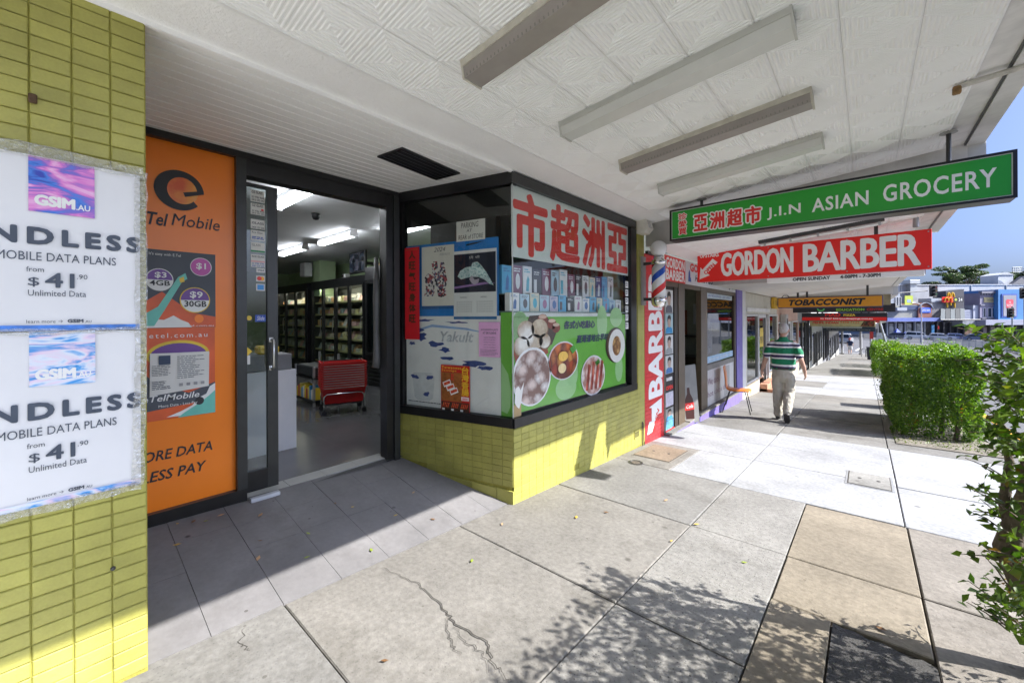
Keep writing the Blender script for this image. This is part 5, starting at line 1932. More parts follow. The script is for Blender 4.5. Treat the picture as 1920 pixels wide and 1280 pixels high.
fridge(-13.2, -10.95, 3, 'black glass door fridge at the far end of the shop')
fridge(-10.7, -7.95, 4, 'long black glass door fridge full of packets behind the red baskets')
t = thing('drinks_fridge', 'tall black upright drinks fridge just inside, right of the doorway', 'fridge', (-7.75, 4.2, FLZ))
MB().box(0, .78, .04, .8, 0, 2.42).build('cabinet', FRB, t)
MB().box(.0, .78, -.01, .04, 2.15, 2.42).build('header', mat('fridge_header', (0.05, 0.05, 0.055), .3), t)
d_ = MB().box(.0, .07, -.02, .04, .62, 2.14).box(.71, .78, -.02, .04, .62, 2.14).box(.07, .71, -.02, .04, .62, .68).box(.07, .71, -.02, .04, 2.08, 2.14).build('door', FRB, t)
MB().quad((.07, .0, .68), (.71, .0, .68), (.71, .0, 2.08), (.07, .0, 2.08)).build('pane', glass('drinks_glass', (0.3, 0.42, 0.5), 2.5), d_)
mb = MB()
for k in range(6):
    mb.box(.05, .73, -.006, .036, .08 + k * .075, .12 + k * .075)
mb.build('grille', FRAMEG, t)
t = thing('cardboard_tray', 'cardboard tray lying on top of the drinks fridge', 'box', (-7.5, 4.3, FLZ + 2.421))
MB().box(0, .45, 0, .35, 0, .008).box(0, .45, 0, .008, 0, .07).box(0, .008, 0, .35, 0, .07).box(.442, .45, 0, .35, 0, .07).build('tray', mat('cardboard', (0.42, 0.30, 0.15)), t)
t = thing('wall_screen', 'black security monitor screen showing camera views above the fridges', 'screen', (-8.55, 4.25, 2.40), R(-4))
MB().cbox(0, .78, 0, .05, 0, .46, .008).build('case', BLACK, t)
scr = blotch('screen_views', [(0.01, 0.012, 0.02), (0.05, 0.07, 0.1), (0.02, 0.03, 0.05), (0.12, 0.12, 0.16)], 9, 'voronoi', .2, (1, 1, 1), True)
for i in range(3):
    for j in range(2):
        rect('camera_view', .03 + i * .245, .265 + i * .245, .04 + j * .2, .225 + j * .2, scr, t, -.002)
MB().box(.35, .45, .05, .84, .2, .26).build('bracket', DARKMETAL, t)
t = thing('wall_camera', 'small white camera on top of the fridge row', 'camera', (-9.3, 4.45, 2.361))
MB().cbox(0, .14, 0, .12, 0, .12, .01).build('body', WHITE, t)
MB().lathe([(.0, 0), (.03, 0), (.03, .02), (0, .02)], n=14).build('lens', BLACK, t, False, (.05, -.0, .07)).rotation_euler = (R(90), 0, 0)
t = thing('air_curtain_unit', 'white wall fan unit beside the sage column', 'fan unit', (-10.9, 4.1, 2.5))
MB().cbox(0, .3, 0, .2, 0, .35, .02).build('casing', CASE, t)
# counter by the door
t = thing('counter', 'white shop counter with a grey top box just inside the door', 'counter', (-5.0, 1.66, FLZ), R(3))
MB().box(-.05, .36, -.9, .0, 0, .80).build('carcass', mat('counter_grey', (0.50, 0.51, 0.54), .35, .04), t)
MB().box(.36, .40, -.91, .01, 0, .84).build('end_panel', mat('counter_white', (0.78, 0.79, 0.82), .3, .03), t)
MB().box(-.06, .36, -.91, .012, .80, .84).build('top', mat('counter_top', (0.72, 0.74, 0.78), .2), t)
t = thing('till_box', 'dark grey plastic box on the white counter', 'box', (-5.05, 1.40, FLZ + .84))
MB().cbox(0, .42, -.3, .26, 0, .17, .01).build('body', mat('till_grey', (0.2, 0.2, 0.21), .5), t)
MB().box(.422, .424, .02, .10, .04, .12).build('orange_label', mat('label_orange', (0.85, 0.35, 0.02), .5), t)
t = thing('yellow_bag', 'yellow packet on the counter box', 'packet', (-4.72, 1.45, FLZ + 1.011))
MB().cbox(-.08, .06, -.1, .1, 0, .09, .02).build('bag', YELP, t)
# low goods shelf
t = thing('goods_shelf', 'low black shelf of bright snack packets beside the baskets', 'shelf', (-7.2, 2.62, FLZ))
MB().box(0, .75, 0, .42, .06, .09).box(0, .75, 0, .42, .42, .45).build('shelf_board', FRB, t)
for (a, b) in ((0, 0), (.72, 0), (0, .39), (.72, .39)):
    MB().box(a, a + .03, b, b + .03, 0, .80 if b else .62).build('leg', GALV, t)
MB().cbox(.02, .73, .02, .40, .451, .62, .02).build('dark_crate', mat('crate_dark', (0.03, 0.035, 0.04), .5), t)
r = random.Random(3)
for k in range(11):
    c_ = [(0.75, 0.55, 0.03), (0.45, 0.05, 0.06), (0.75, 0.6, 0.1), (0.05, 0.3, 0.6), (0.7, 0.7, 0.65)][k % 5]
    t2 = thing('snack_packet', '%s snack packet in the front row of the low black shelf' % ORD[k], 'packet', (-7.17 + k * .063, 2.64, FLZ + .091), 0, 'snack packets on the low shelf')
    MB().cbox(0, .055, 0, .15, 0, .16 + .03 * (k % 3), .006).build('wrapper', mat('packet_%d' % (k % 5), c_, .35, .1), t2)
# stack of red shopping baskets on a wheeled frame
bt = thing('basket_trolley', 'chrome wheeled stand under the stack of red baskets', 'trolley', (-5.86, 2.80, FLZ), R(72))
for s_ in (-1, 1):
    MB().tube([(-.27, s_ * .2, .06), (-.27, s_ * .2, .26), (-.23, s_ * .2, .30), (.23, s_ * .2, .30), (.27, s_ * .2, .26), (.27, s_ * .2, .06)], .012, 8).build('side_loop', CHROME, bt, True)
MB().box(-.26, .26, -.2, .2, .135, .15).build('deck', DARKMETAL, bt)
for a in (-.27, .27):
    for b in (-.2, .2):
        MB().lathe([(.0, -.012), (.035, -.012), (.035, .012), (0, .012)], n=14).build('wheel', BLACK, bt, False, (a, b, .035)).rotation_euler = (R(90), 0, 0)
BRED = mat('basket_red', (0.62, 0.02, 0.02), .35, .06, 10)


def basket():
    mb = MB()
    W0, D0, W1, D1, H = .50, .33, .60, .42, .24
    def ring(f):
        w_, d_ = (W0 + (W1 - W0) * f) / 2, (D0 + (D1 - D0) * f) / 2
        return [(-w_, -d_, H * f), (w_, -d_, H * f), (w_, d_, H * f), (-w_, d_, H * f)]
    fl = ring(0)
    mb.add(fl, [(0, 3, 2, 1)])
    for (f0, f1) in ((0, .22), (.30, .36), (.44, .50), (.58, .64), (.72, 1.0)):
        a, b = ring(f0), ring(f1)
        mb.add(a + b, [(i, (i + 1) % 4, (i + 1) % 4 + 4, i + 4) for i in range(4)])
    a = ring(0)
    b = ring(1)
    for i in range(4):
        j = (i + 1) % 4
        n_ = 9 if i % 2 == 0 else 7
        for k in range(n_ + 1):
            f = k / n_
            p0 = Vector(a[i]).lerp(Vector(a[j]), f)
            p1 = Vector(b[i]).lerp(Vector(b[j]), f)
            e = (Vector(a[j]) - Vector(a[i])).normalized() * .005
            mb.quad(p0 - e, p0 + e, p1 + e, p1 - e)
    o_, i_ = [(x * 1.04, y * 1.05, H) for x, y, z in ring(1)], [(x * .99, y * .99, H) for x, y, z in ring(1)]
    o2 = [(x, y, z - .015) for x, y, z in o_]
    mb.add(o_ + i_ + o2, [(i, (i + 1) % 4, (i + 1) % 4 + 4, i + 4) for i in range(4)] + [(i + 8, (i + 1) % 4 + 8, (i + 1) % 4, i) for i in range(4)])
    return mb.mesh('bin', BRED)


bme_ = basket()
for k in range(11):
    t = thing('shopping_basket', '%s red plastic shopping basket up the nested stack' % (ORD[k] if k < 10 else 'topmost'), 'basket', (-5.86, 2.80, FLZ + .155 + k * .035), R(72), 'nested red shopping baskets')
    link('bin', bme_, t)
    if k == 10:
        for s_ in (-1, 1):
            MB().tube([(-.27, s_ * .15, .24), (-.26, s_ * .03, .255), (.26, s_ * .03, .255), (.27, s_ * .15, .24)], .006, 6).build('handle', BLACK, t)
    else:
        MB().tube([(-.28, -.21, .222), (-.27, -.225, .226), (.27, -.225, .226), (.28, -.21, .222)], .005, 6).build('handle', CHROME, t)
# blind cord bundle hanging at the right jamb
t = thing('strip_curtain', 'grey bundled plastic strip curtain hanging inside the right door jamb', 'curtain', (-3.68, 2.11, 0.95))
MB().tube([(0, 0, 1.1), (.012, -.008, .7), (-.01, .004, .35), (.008, 0, .1), (0, -.006, 0)], [.02, .035, .03, .04, .045], 8).build('strips', mat('curtain_grey', (0.12, 0.12, 0.12), .4), t, True)
# ------------------------------------------------------------------ grocery upper storey keeps the daylight off the interior
up = thing('upper_storey', 'rendered upper storey wall above the shop awnings', 'wall', (XF, 0, 0))
MB().box(-9.0, -.02, -8, 5.33, 3.12, 6.6).build('wall', mat('upper_render', (0.55, 0.53, 0.48), .8, .08, 2), up)
MB().box(-9.0, -.005, -8, -.72, -.5, 3.12).build('wall', mat('upper_render', (0.55, 0.53, 0.48)), up)

# ------------------------------------------------------------------ awnings stepping down the hill
aw2 = awning('white ribbed awning over the barber shop, one step lower than the first', 5.43, 8.62, 2.42, xe=.69, ytile=.02, nx=8)
MB().box(0, .69 - XF - .02, 3.19 - .03, 3.19 - .004, -.36, .02).build('end_board', MATS['end_board_grey'], aw2)
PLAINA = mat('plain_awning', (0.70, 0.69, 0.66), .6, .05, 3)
aw3 = awning('plain white awning over the tobacconist, below the barber awning', 8.62, 16.4, 2.06, xe=.58, tiles=False, body_m=PLAINA)
MB().box(0, .55 - XF - .0, 7.78 - .03, 7.78 - .004, -.30, .02).build('end_board', mat('end_board_stained', (0.30, 0.25, 0.14), .8, .2, 4, dirt=.7), aw3)
for k in range(8):
    MB().box(.35 * k + .15, .35 * k + .156, 0, 7.78, .0135 * 0 + SLOPE * (.35 * k + .15) - .004, SLOPE * (.35 * k + .15) + .01).build('ceiling_batten', PLAINA, aw3)
awning('fourth awning down the row, above the education sign', 16.4, 28, 1.80, xe=.6, tiles=False, body_m=PLAINA)
awning('fifth awning down the row, in shadow', 28, 42, 1.02, xe=.6, tiles=False, body_m=PLAINA)
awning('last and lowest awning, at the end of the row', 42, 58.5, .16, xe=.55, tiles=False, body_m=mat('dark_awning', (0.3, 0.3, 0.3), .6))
# bare tube batten on awning 2, small spigot
t = thing('tube_batten', 'white tube batten light under the barber awning behind the green sign', 'light fitting', (-.49, 6.62, 2.42 + SLOPE * (-.49 - XF) - .004), 0, None, (0, -math.atan(SLOPE), 0))
MB().box(-.66, .66, -.03, .03, -.045, 0).build('batten', DARKMETAL, t)
MB().tube([(-.64, 0, -.07), (.64, 0, -.07)], .018, 10).build('tube', mat('tube_white', (0.8, 0.8, 0.8), .3), t)
for k in range(5):
    MB().box(-.6 + k * .3, -.575 + k * .3, -.02, .02, -.09, -.045).build('clip', GALV, t)
t = thing('ceiling_spigot', 'short grey pipe spigot under the edge of the barber awning', 'pipe', (.47, 7.1, 2.42 + SLOPE * (.47 - XF)))
MB().tube([(0, 0, 0), (0, 0, -.12)], .03, 10).build('pipe', GALV, t)

# ------------------------------------------------------------------ hanging signs
rs = thing('barber_sign', 'long red hanging sign with white GORDON BARBER lettering', 'sign', (-2.09, 7.0, 2.01))
MB().cbox(0, 2.69, 0, .09, 0, .485, .004).build('panel', SIGNRED, rs)
rect('face', .004, 2.686, .004, .481, SIGNRED, rs, -.001)
txt('GORDON', .365, 1.30, .075, .43, WHITE, rs, -.004, .0, 0, 0, 3, .95, fat=.011)
txt('BARBER', 1.43, 2.585, .065, .44, WHITE, rs, -.004, .0, 0, 0, 3, .95, fat=.012)
txt('UPSTAiRS', .045, .325, .395, .455, WHITE, rs, -.003, .0, fat=.003)
MB().poly([(.035, .045), (.19, .10), (.155, .135), (.31, .30), (.235, .365), (.08, .20), (.05, .24)], -.003).build('arrow', WHITE, rs)
txt('OPEN', .085, .285, .175, .235, RED, rs, -.0045, 0, 0, 45, 2, 1, fat=.003)
MB().cbox(.98, 2.63, .01, .11, -.075, -.002, .004).build('white_strip', WHITE, rs)
txt('OPEN SUNDAY', 1.30, 1.72, -.062, -.018, NEARBLACK, rs, .007, 0, 0, 0, 2, 1, fat=.002)
txt('4-00PM - 7-30PM', 1.83, 2.23, -.062, -.018, NEARBLACK, rs, .007, 0, 0, 0, 2, 1, fat=.002)
for xh in (.66, 2.19):
    zt = 2.42 + SLOPE * (xh - 2.09 - XF) - 2.01
    MB().box(xh - .02, xh + .02, .03, .07, .48, zt).build('hanger', DARKMETAL, rs)
mb = MB()
for a in (.03, 1.0, 1.9, 2.66):
    for b in (.03, .455):
        mb.disc(a, b, .008, .008, -.0025, 8)
mb.build('screws', GREYP, rs)
MB().tube([(.2, .04, .49), (.12, .02, .55), (-.1, -.4, .46), (-.35, -1.2, .36)], .004, 5).build('cable', BLACK, rs)

ts = thing('tobacconist_sign', 'orange hanging sign reading TOBACCONIST with a navy border', 'sign', (-2.02, 14.5, 1.68))
MB().cbox(0, 2.36, 0, .12, 0, .31, .006).build('box', mat('sign_navy', (0.03, 0.03, 0.12), .4), ts)
rect('face', .02, 2.34, .02, .29, mat('sign_orange', (0.78, 0.33, 0.02), .35, .05), ts, -.003)
txt('TOBACCONIST', .30, 2.0, .075, .235, NEARBLACK, ts, -.007, 0, .25, 0, 2, 1.02, fat=.012)
for xh in (.5, .72, 2.05):
    MB().box(xh - .025, xh + .025, .04, .08, .31, 2.06 + SLOPE * (xh - 2.02 - XF) - 1.68).build('hanger', DARKMETAL, ts)
MB().tube([(.1, .03, .31), (.15, .03, .38), (.25, .03, .38), (.3, .03, .31)], .012, 6).build('cable_loop', BLACK, ts)


def hsign(x0, x1, y, z0, z1, m, label, name='hanging_sign', zt=None, border=None):
    t = thing(name, label, 'sign', (x0, y, z0))
    MB().cbox(0, x1 - x0, 0, .14, 0, z1 - z0, .005).build('box', border or m, t)
    rect('face', .02, x1 - x0 - .02, .015, z1 - z0 - .015, m, t, -.003)
    for f in (.2, .8):
        xh = (x1 - x0) * f
        MB().box(xh - .03, xh + .03, .05, .09, z1 - z0, (zt + SLOPE * (x0 + xh - XF)) - z0).build('hanger', DARKMETAL, t)
    return t


t = hsign(-2.03, .72, 18, 1.56, 1.84, mat('sign_black', (0.02, 0.02, 0.025), .3), 'black hanging sign with green EDUCATION lettering', 'education_sign', 1.80)
txt('EDUCATION', 1.25, 1.98, .05, .125, mat('letter_green', (0.25, 0.5, 0.05), .4), t, -.006, 0, 0, 0, 2, 1.1, fat=.006)
txt('CENTRE', 2.05, 2.45, .05, .125, mat('letter_red', (0.4, 0.02, 0.02), .4), t, -.006, fat=.005)
MB().poly([(.82 + .11 * math.cos(R(a)), .13 + .09 * math.sin(R(a))) for a in range(180, 361, 15)] + [(.82 + .07 * math.cos(R(a)), .13 + .05 * math.sin(R(a))) for a in range(360, 179, -15)], -.006).build('smile_mark', mat('smile_green', (0.1, 0.6, 0.15), .4), t)
t = hsign(-2.02, .60, 20.6, 1.23, 1.55, mat('sign_black', (0.02, 0.02, 0.025)), 'black and red hanging pizza shop sign with a phone number', 'pizza_sign', 1.80)
rect('red_band', .02, 2.6, .02, .15, SIGNRED, t, -.005)
txt('02 7227 5421|madtoppings.com.au', .62, 2.2, .055, .12, WHITE, t, -.008, 0, 0, 0, 2, 1, fat=.004)
txt('MAD', .78, 1.25, .19, .30, RED, t, -.008, fat=.008)
txt('PIZZA', 1.35, 1.7, .20, .27, YELP, t, -.008, fat=.005)
t = hsign(-2.2, .33, 26, .90, 1.20, mat('sign_cream', (0.66, 0.55, 0.25), .4), 'cream hanging Indian restaurant sign with red lettering', 'restaurant_sign', 1.80)
txt('MEHFIL INDIAN', .12, 1.15, .13, .25, RED, t, -.006, 0, 0, 0, 2, 1, fat=.006)
txt('9498 7122', 1.22, 1.95, .16, .26, mat('letter_orange', (0.7, 0.15, 0.03), .4), t, -.006, fat=.003)
txt('RESTAURANT', .35, .9, .04, .085, GREYP, t, -.006)
MB().poly([(1.98, .016), (2.12, .284), (2.5, .284), (2.5, .016)], -.006).build('picture', blotch('food_dark', [(0.03, 0.02, 0.01), (0.3, 0.05, 0.02), (0.05, 0.12, 0.03), (0.5, 0.1, 0.03)], 12, 'voronoi', .5), t)
t = hsign(-2.2, .42, 34, .42, .74, mat('sign_ink', (0.03, 0.045, 0.07), .4), 'dark navy hanging sign, last of the row of signs', 'dark_sign', 1.02)
txt('THE GORDON DENTAL PRACTICE', .2, 2.4, .06, .14, GREYP, t, -.006)
rect('pale_band', .02, 2.0, .2, .30, mat('band_pale', (0.5, 0.52, 0.5), .5), t, -.005)

# ------------------------------------------------------------------ barber pilaster, pole and notice panels
PRED = mat('pilaster_red', (0.62, 0.03, 0.035), .45, .06, 8)
bp = thing('barber_pilaster', 'red painted brick pilaster with BARBER lettered up it', 'pilaster', (XF, 5.34, gz(XF, 5.34)), R(90))
g0 = gz(XF, 5.34)
MB().box(0, .69, 0.002, .3, -.15, 2.32 - g0).build('core', mat('red_mortar', (0.36, 0.02, 0.025), .6), bp)
mb = MB()
for k in range(48):
    zc = 2.31 - g0 - BH * (k + .5)
    for c in range(8):
        a = c * BW - (BW / 2 if k % 2 else 0)
        a0, a1 = max(0, a) + .002, min(.69, a + BW) - .002
        if a1 - a0 > .02 and zc > -.1:
            mb.box(a0, a1, -.006, .002, zc - BH / 2 + .002, zc + BH / 2 - .002)
tag(mb.build('small_bricks', PRED, bp), kind='stuff')
txt('BARBER', .14, .61, .30 - g0, 2.10 - g0, WHITE, bp, -.008, 0, 0, 90, 3, 1, fat=.022)
MB().poly([(.075 + a * .53, (.24 - .44 * b) - g0) for a, b in ((0, 1), (.1, .62), (.28, .62), (.28, .2), (.1, .16), (.98, 0), (.98, .5), (.75, .48), (.5, .7), (.3, .98))], -.0078).build('arrow', WHITE, bp)
txt('OPEN', .20, .55, (-.10) - g0, (-.02) - g0, RED, bp, -.0095, 0, 0, 60, 2, 1, fat=.004)
MB().box(.07, .62, -.03, .012, 2.32 - g0, 2.36 - g0).build('cap', DARKMETAL, bp)
po = thing('barber_pole', 'striped barber pole with a white globe bracketed to the red pilaster', 'barber pole', (-2.06, 5.27, 1.62))
STRIPE = bpy.data.materials.new('barber_stripes')
STRIPE.use_nodes = True
n, l = STRIPE.node_tree.nodes, STRIPE.node_tree.links
tc = n.new('ShaderNodeTexCoord')
sp = n.new('ShaderNodeSeparateXYZ')
l.new(tc.outputs['Object'], sp.inputs[0])
at = n.new('ShaderNodeMath'); at.operation = 'ARCTAN2'
l.new(sp.outputs[1], at.inputs[0]); l.new(sp.outputs[0], at.inputs[1])
m1 = n.new('ShaderNodeMath'); m1.operation = 'MULTIPLY'; m1.inputs[1].default_value = 1 / (2 * math.pi)
l.new(at.outputs[0], m1.inputs[0])
m2 = n.new('ShaderNodeMath'); m2.operation = 'MULTIPLY'; m2.inputs[1].default_value = -2.4
l.new(sp.outputs[2], m2.inputs[0])
m3 = n.new('ShaderNodeMath'); m3.operation = 'ADD'
l.new(m1.outputs[0], m3.inputs[0]); l.new(m2.outputs[0], m3.inputs[1])
fr_ = n.new('ShaderNodeMath'); fr_.operation = 'FRACT'
l.new(m3.outputs[0], fr_.inputs[0])
cr = n.new('ShaderNodeValToRGB'); cr.color_ramp.interpolation = 'CONSTANT'
for i, (p_, c_) in enumerate(((0, (0.75, 0.76, 0.78)), (.28, (0.62, 0.02, 0.03)), (.5, (0.75, 0.76, 0.78)), (.78, (0.02, 0.10, 0.55)))):
    e = cr.color_ramp.elements[i] if i < 2 else cr.color_ramp.elements.new(p_)
    e.position = p_; e.color = c_ + (1,)
l.new(fr_.outputs[0], cr.inputs[0])
l.new(cr.outputs[0], n['Principled BSDF'].inputs['Base Color'])
n['Principled BSDF'].inputs['Roughness'].default_value = .12
MB().lathe([(.088, .07), (.088, .52)], n=28).build('striped_cylinder', STRIPE, po, True)
MB().lathe([(.0, -.06), (.05, -.052), (.085, -.02), (.1, .03), (.1, .07), (.09, .075)], n=28).build('lower_cap', CHROME, po, True)
MB().lathe([(.1, .515), (.102, .55), (.085, .575), (.065, .59), (.06, .62)], n=28).build('upper_cap', CHROME, po, True)
MB().lathe([(.108 * math.sin(math.pi * k / 14), .725 - .108 * math.cos(math.pi * k / 14)) for k in range(1, 14)], n=28).build('globe', mat('globe_white', (0.8, 0.81, 0.83), .15, .02), po, True)
for z in (.06, .54):
    MB().box(-.22, -.06, -.02, .02, z - .02, z + .02).build('bracket', DARKMETAL, po)
MB().box(-.228, -.2, -.06, .06, -.02, .64).build('back_plate', mat('plate_grey', (0.3, 0.3, 0.3), .5), po)

BRN = mat('frame_bronze', (0.10, 0.075, 0.05), .4, .15, 8)
DKI = mat('dark_room', (0.035, 0.03, 0.025), .8, .3)
OLV = mat('room_olive', (0.5, 0.48, 0.36), .8, .15, 3)
PURPW = mat('purple_paint', (0.17, 0.13, 0.42), .6, .15, 6, dirt=.3)
cafe = thing('cafe_shopfront', 'bronze framed cafe shopfront with purple base beside the barber pilaster', 'shopfront', (XF, 6.03, 0), R(90))
cb = lambda nm, a, b, c_, d, m, y0=0.0, y1=.06: MB().box(a - 6.03, b - 6.03, y0, y1, c_, d).build(nm, m, cafe)
cb('post', 6.03, 6.10, -.38, 1.99, BRN, -.005)
cb('panel', 6.10, 6.50, -.3, 1.99, DKI, .02, .05)
cb('post', 6.50, 6.66, -.4, 1.99, mat('post_dark', (0.04, 0.03, 0.022), .5), .0, .09)
cb('post', 6.66, 6.95, -.42, 1.985, BRN, -.012, .08)
cb('post', 7.84, 8.22, -.46, 1.985, BRN, -.012, .08)
cb('post', 10.34, 10.46, -.5, 1.985, BRN, -.012, .08)
cb('head', 6.03, 10.46, 1.915, 1.99, BRN, -.006, .07)
cb('column', 10.46, 11.05, -.75, 2.30, PURPW, -.03, .2)
cb('pilaster', 11.05, 11.5, -.75, 2.30, mat('pilaster_white', (0.66, 0.65, 0.63), .7, .08, 4, dirt=.25), -.01, .2)
cb('transom', 8.22, 10.34, .40, .50, mat('transom_grey', (0.2, 0.19, 0.17), .5), .0, .05)
cb('pane', 8.22, 10.34, .50, 1.915, glass('cafe_glass', (0.45, 0.5, 0.55), 5.0), .02, .026)
lp = cb('lower_panel', 8.22, 10.34, -.30, .40, mat('panel_cream', (0.62, 0.61, 0.60), .45, .06), .01, .03)
txt('We cook', 8.30 - 6.03, 9.15 - 6.03, .10, .24, mat('letter_mauve', (0.25, 0.12, 0.18), .5), cafe, .007)
txt('hot chips daily', 8.30 - 6.03, 9.9 - 6.03, -.16, -.02, mat('letter_mauve', (0.25, 0.12, 0.18)), cafe, .007)
for k in range(2):
    rect('panel_photo', 8.75 + k * .75 - 6.03, 9.2 + k * .75 - 6.03, -.28, .36, mat('panel_grey', (0.42, 0.41, 0.4), .5, .2, 6), cafe, .0085)
cb('room_back', 6.9, 10.4, -.5, 2.3, OLV, 1.9, 1.95)
cb('room_end', 10.36, 10.41, -.5, 2.3, OLV, .06, 1.9)
cb('end_shelf', 10.0, 10.36, .95, .99, mat('shelf_dark', (0.07, 0.05, 0.035), .5), .3, 1.6)
cb('end_cabinet', 9.7, 10.36, -.4, .5, mat('cabinet_brown', (0.07, 0.05, 0.035), .5), .4, 1.7)
cb('wall_notice', 10.345, 10.36, 1.25, 1.75, PAPER, .5, .9)
cb('wall_notice', 10.345, 10.36, .95, 1.6, mat('notice_rust', (0.4, 0.12, 0.05), .6), 1.05, 1.4)
cb('room_side', 6.03, 6.1, -.5, 2.3, DKI, .1, 1.9)
cb('room_floor', 6.1, 10.4, -.44, -.40, mat('timber_floor', (0.35, 0.22, 0.09), .5, .2, 8), .05, 1.9)
cb('room_ceiling', 6.1, 10.4, 2.2, 2.25, OLV, .05, 1.9)
cb('bench', 7.3, 10.3, -.4, .45, mat('bench_brown', (0.07, 0.05, 0.035), .5), 1.1, 1.6)
cb('room_shelf', 7.3, 10.0, 1.0, 1.04, mat('bench_brown', (0.07, 0.05, 0.035)), 1.6, 1.89)
# purple base course
mb = MB()
for a, b in ((6.03, 6.95), (6.95, 8.22), (8.22, 9.4), (9.4, 10.46)):
    za, zb3 = gz(-2.2, a), gz(-2.2, b)
    top = -.32 if a < 8 else -.31
    if a < 6.9: top = gz(-2.2, 6.5) + .04
    mb.add([(a - 6.03, -.075, za - .03), (b - 6.03, -.075, zb3 - .03), (b - 6.03, -.075, top), (a - 6.03, -.075, top), (a - 6.03, .0, top), (b - 6.03, .0, top)], [(0, 1, 2, 3), (3, 2, 5, 4)])
mb.build('base_course', PURPW, cafe)
mb = MB()
for a, b, top in ((6.03, 6.95, gz(-2.2, 6.5) + .042), (6.95, 10.46, -.308)):
    mb.box(a - 6.03, b - 6.03, -.09, .02, top - .02, top + .004)
mb.build('threshold', C_GREY, cafe)


def wallposter(name, label, y0, y1, z0, z1, m, off=.004, cat='poster', group=None):
    t = thing(name, label, cat, (XF + off, y0, z0), R(90), group)
    rect('sheet', 0, y1 - y0, 0, z1 - z0, m, t, 0, .002)
    return t


SKIN = mat('print_skin', (0.45, 0.33, 0.26), .6)
HAIRP = mat('print_hair', (0.02, 0.018, 0.015), .6)
for i, (z0, z1, bgc, shirt, lab) in enumerate(((1.50, 1.86, (0.6, 0.62, 0.6), (0.1, 0.1, 0.12), 'topmost haircut photo beside the barber pilaster'),
                                               (1.18, 1.49, (0.35, 0.5, 0.52), (0.03, 0.25, 0.5), 'haircut photo with blue shirt, second from the top'),
                                               (.86, 1.16, (0.62, 0.63, 0.6), (0.3, 0.32, 0.32), 'pale haircut photo, third from the top'),
                                               (.56, .84, (0.55, 0.57, 0.55), (0.05, 0.15, 0.35), 'haircut photo with dark blue jacket, fourth from the top'),
                                               (-.16, .02 + .0, (0.3, 0.3, 0.28), (0.03, 0.2, 0.42), 'small haircut photo lowest on the brown door post panel'))):
    t = wallposter('haircut_photo', lab, 6.12, 6.47, z0, z1, mat('photo_bg_%d' % i, bgc, .5), -.012, 'photo', 'haircut photos')
    H = z1 - z0
    MB().poly([(.03, 0.005), (.05, H * .25), (.12, H * .34), (.23, H * .34), (.30, H * .25), (.32, 0.005)], -.003).build('shirt', mat('photo_shirt_%d' % i, shirt, .6), t)
    MB().disc(.175, H * .56, .065, H * .25, -.004).build('face', SKIN, t)
    MB().poly([(.10, H * .58), (.105, H * .82), (.15, H * .93), (.22, H * .92), (.25, H * .8), (.245, H * .58), (.22, H * .72), (.14, H * .74)], -.005).build('hair', HAIRP, t)
t = wallposter('opening_hours_panel', 'black panel with red open lettering on the door post panel', 6.12, 6.48, .28, .54, NEARBLACK, -.012, 'sign')
txt('OPEN', .04, .32, .03, .09, RED, t, -.003, fat=.004)
txt('BARBER', .06, .30, .17, .22, WHITE, t, -.003, fat=.003)
t = wallposter('hair_poster', 'framed hair styling poster halfway down the brown panel', 6.12, 6.47, .05, .27, mat('poster_mauve', (0.5, 0.48, 0.55), .5, .2, 14), -.012)
t = wallposter('hair_poster', 'blue magazine style poster low on the brown panel', 6.12, 6.47, -.30, -.17, mat('poster_bluegreen', (0.08, 0.25, 0.4), .5, .5, 14), -.012)
t = wallposter('barber_fascia_sign', 'small red GORDON BARBER sign above the bronze doorway', 6.06, 6.985, 1.992, 2.385, RED, .012, 'sign')
txt('GORDON', .06, .88, .21, .36, WHITE, t, -.003, 0, 0, 0, 2, 1, fat=.008)
txt('BARBER', .06, .88, .03, .18, WHITE, t, -.003, 0, 0, 0, 2, 1, fat=.008)
t = wallposter('cafe_fascia_sign', 'white cafe fascia sign with black script above the shop window', 6.99, 10.76, 1.992, 2.39, mat('fascia_white', (0.68, 0.69, 0.71), .4, .04), .010, 'sign')
txt('GORDON', .25, 1.5, .24, .37, RED, t, -.003, 0, 0, 0, 2, 1, fat=.01)
txt('Home Made Rice Pudding', .5, 3.0, .04, .19, NEARBLACK, t, -.003, 0, .35, 0, 2, 1, fat=.004)
MB().poly([(.14, .05), (.30, .05), (.28, .13), (.25, .12), (.24, .22), (.2, .26), (.16, .2)], -.003).build('blue_figure', BLUEP, t)
for k in range(4):
    rect('small_print', 3.15 + k * .13, 3.24 + k * .13, .06, .16, GREYP if k % 2 else mat('print_green', (0.03, 0.25, 0.1)), t, -.003)
    rect('small_print', 3.15 + k * .13, 3.24 + k * .13, .25, .34, RED if k % 2 else mat('print_maroon', (0.3, 0.02, 0.1), .4), t, -.003)
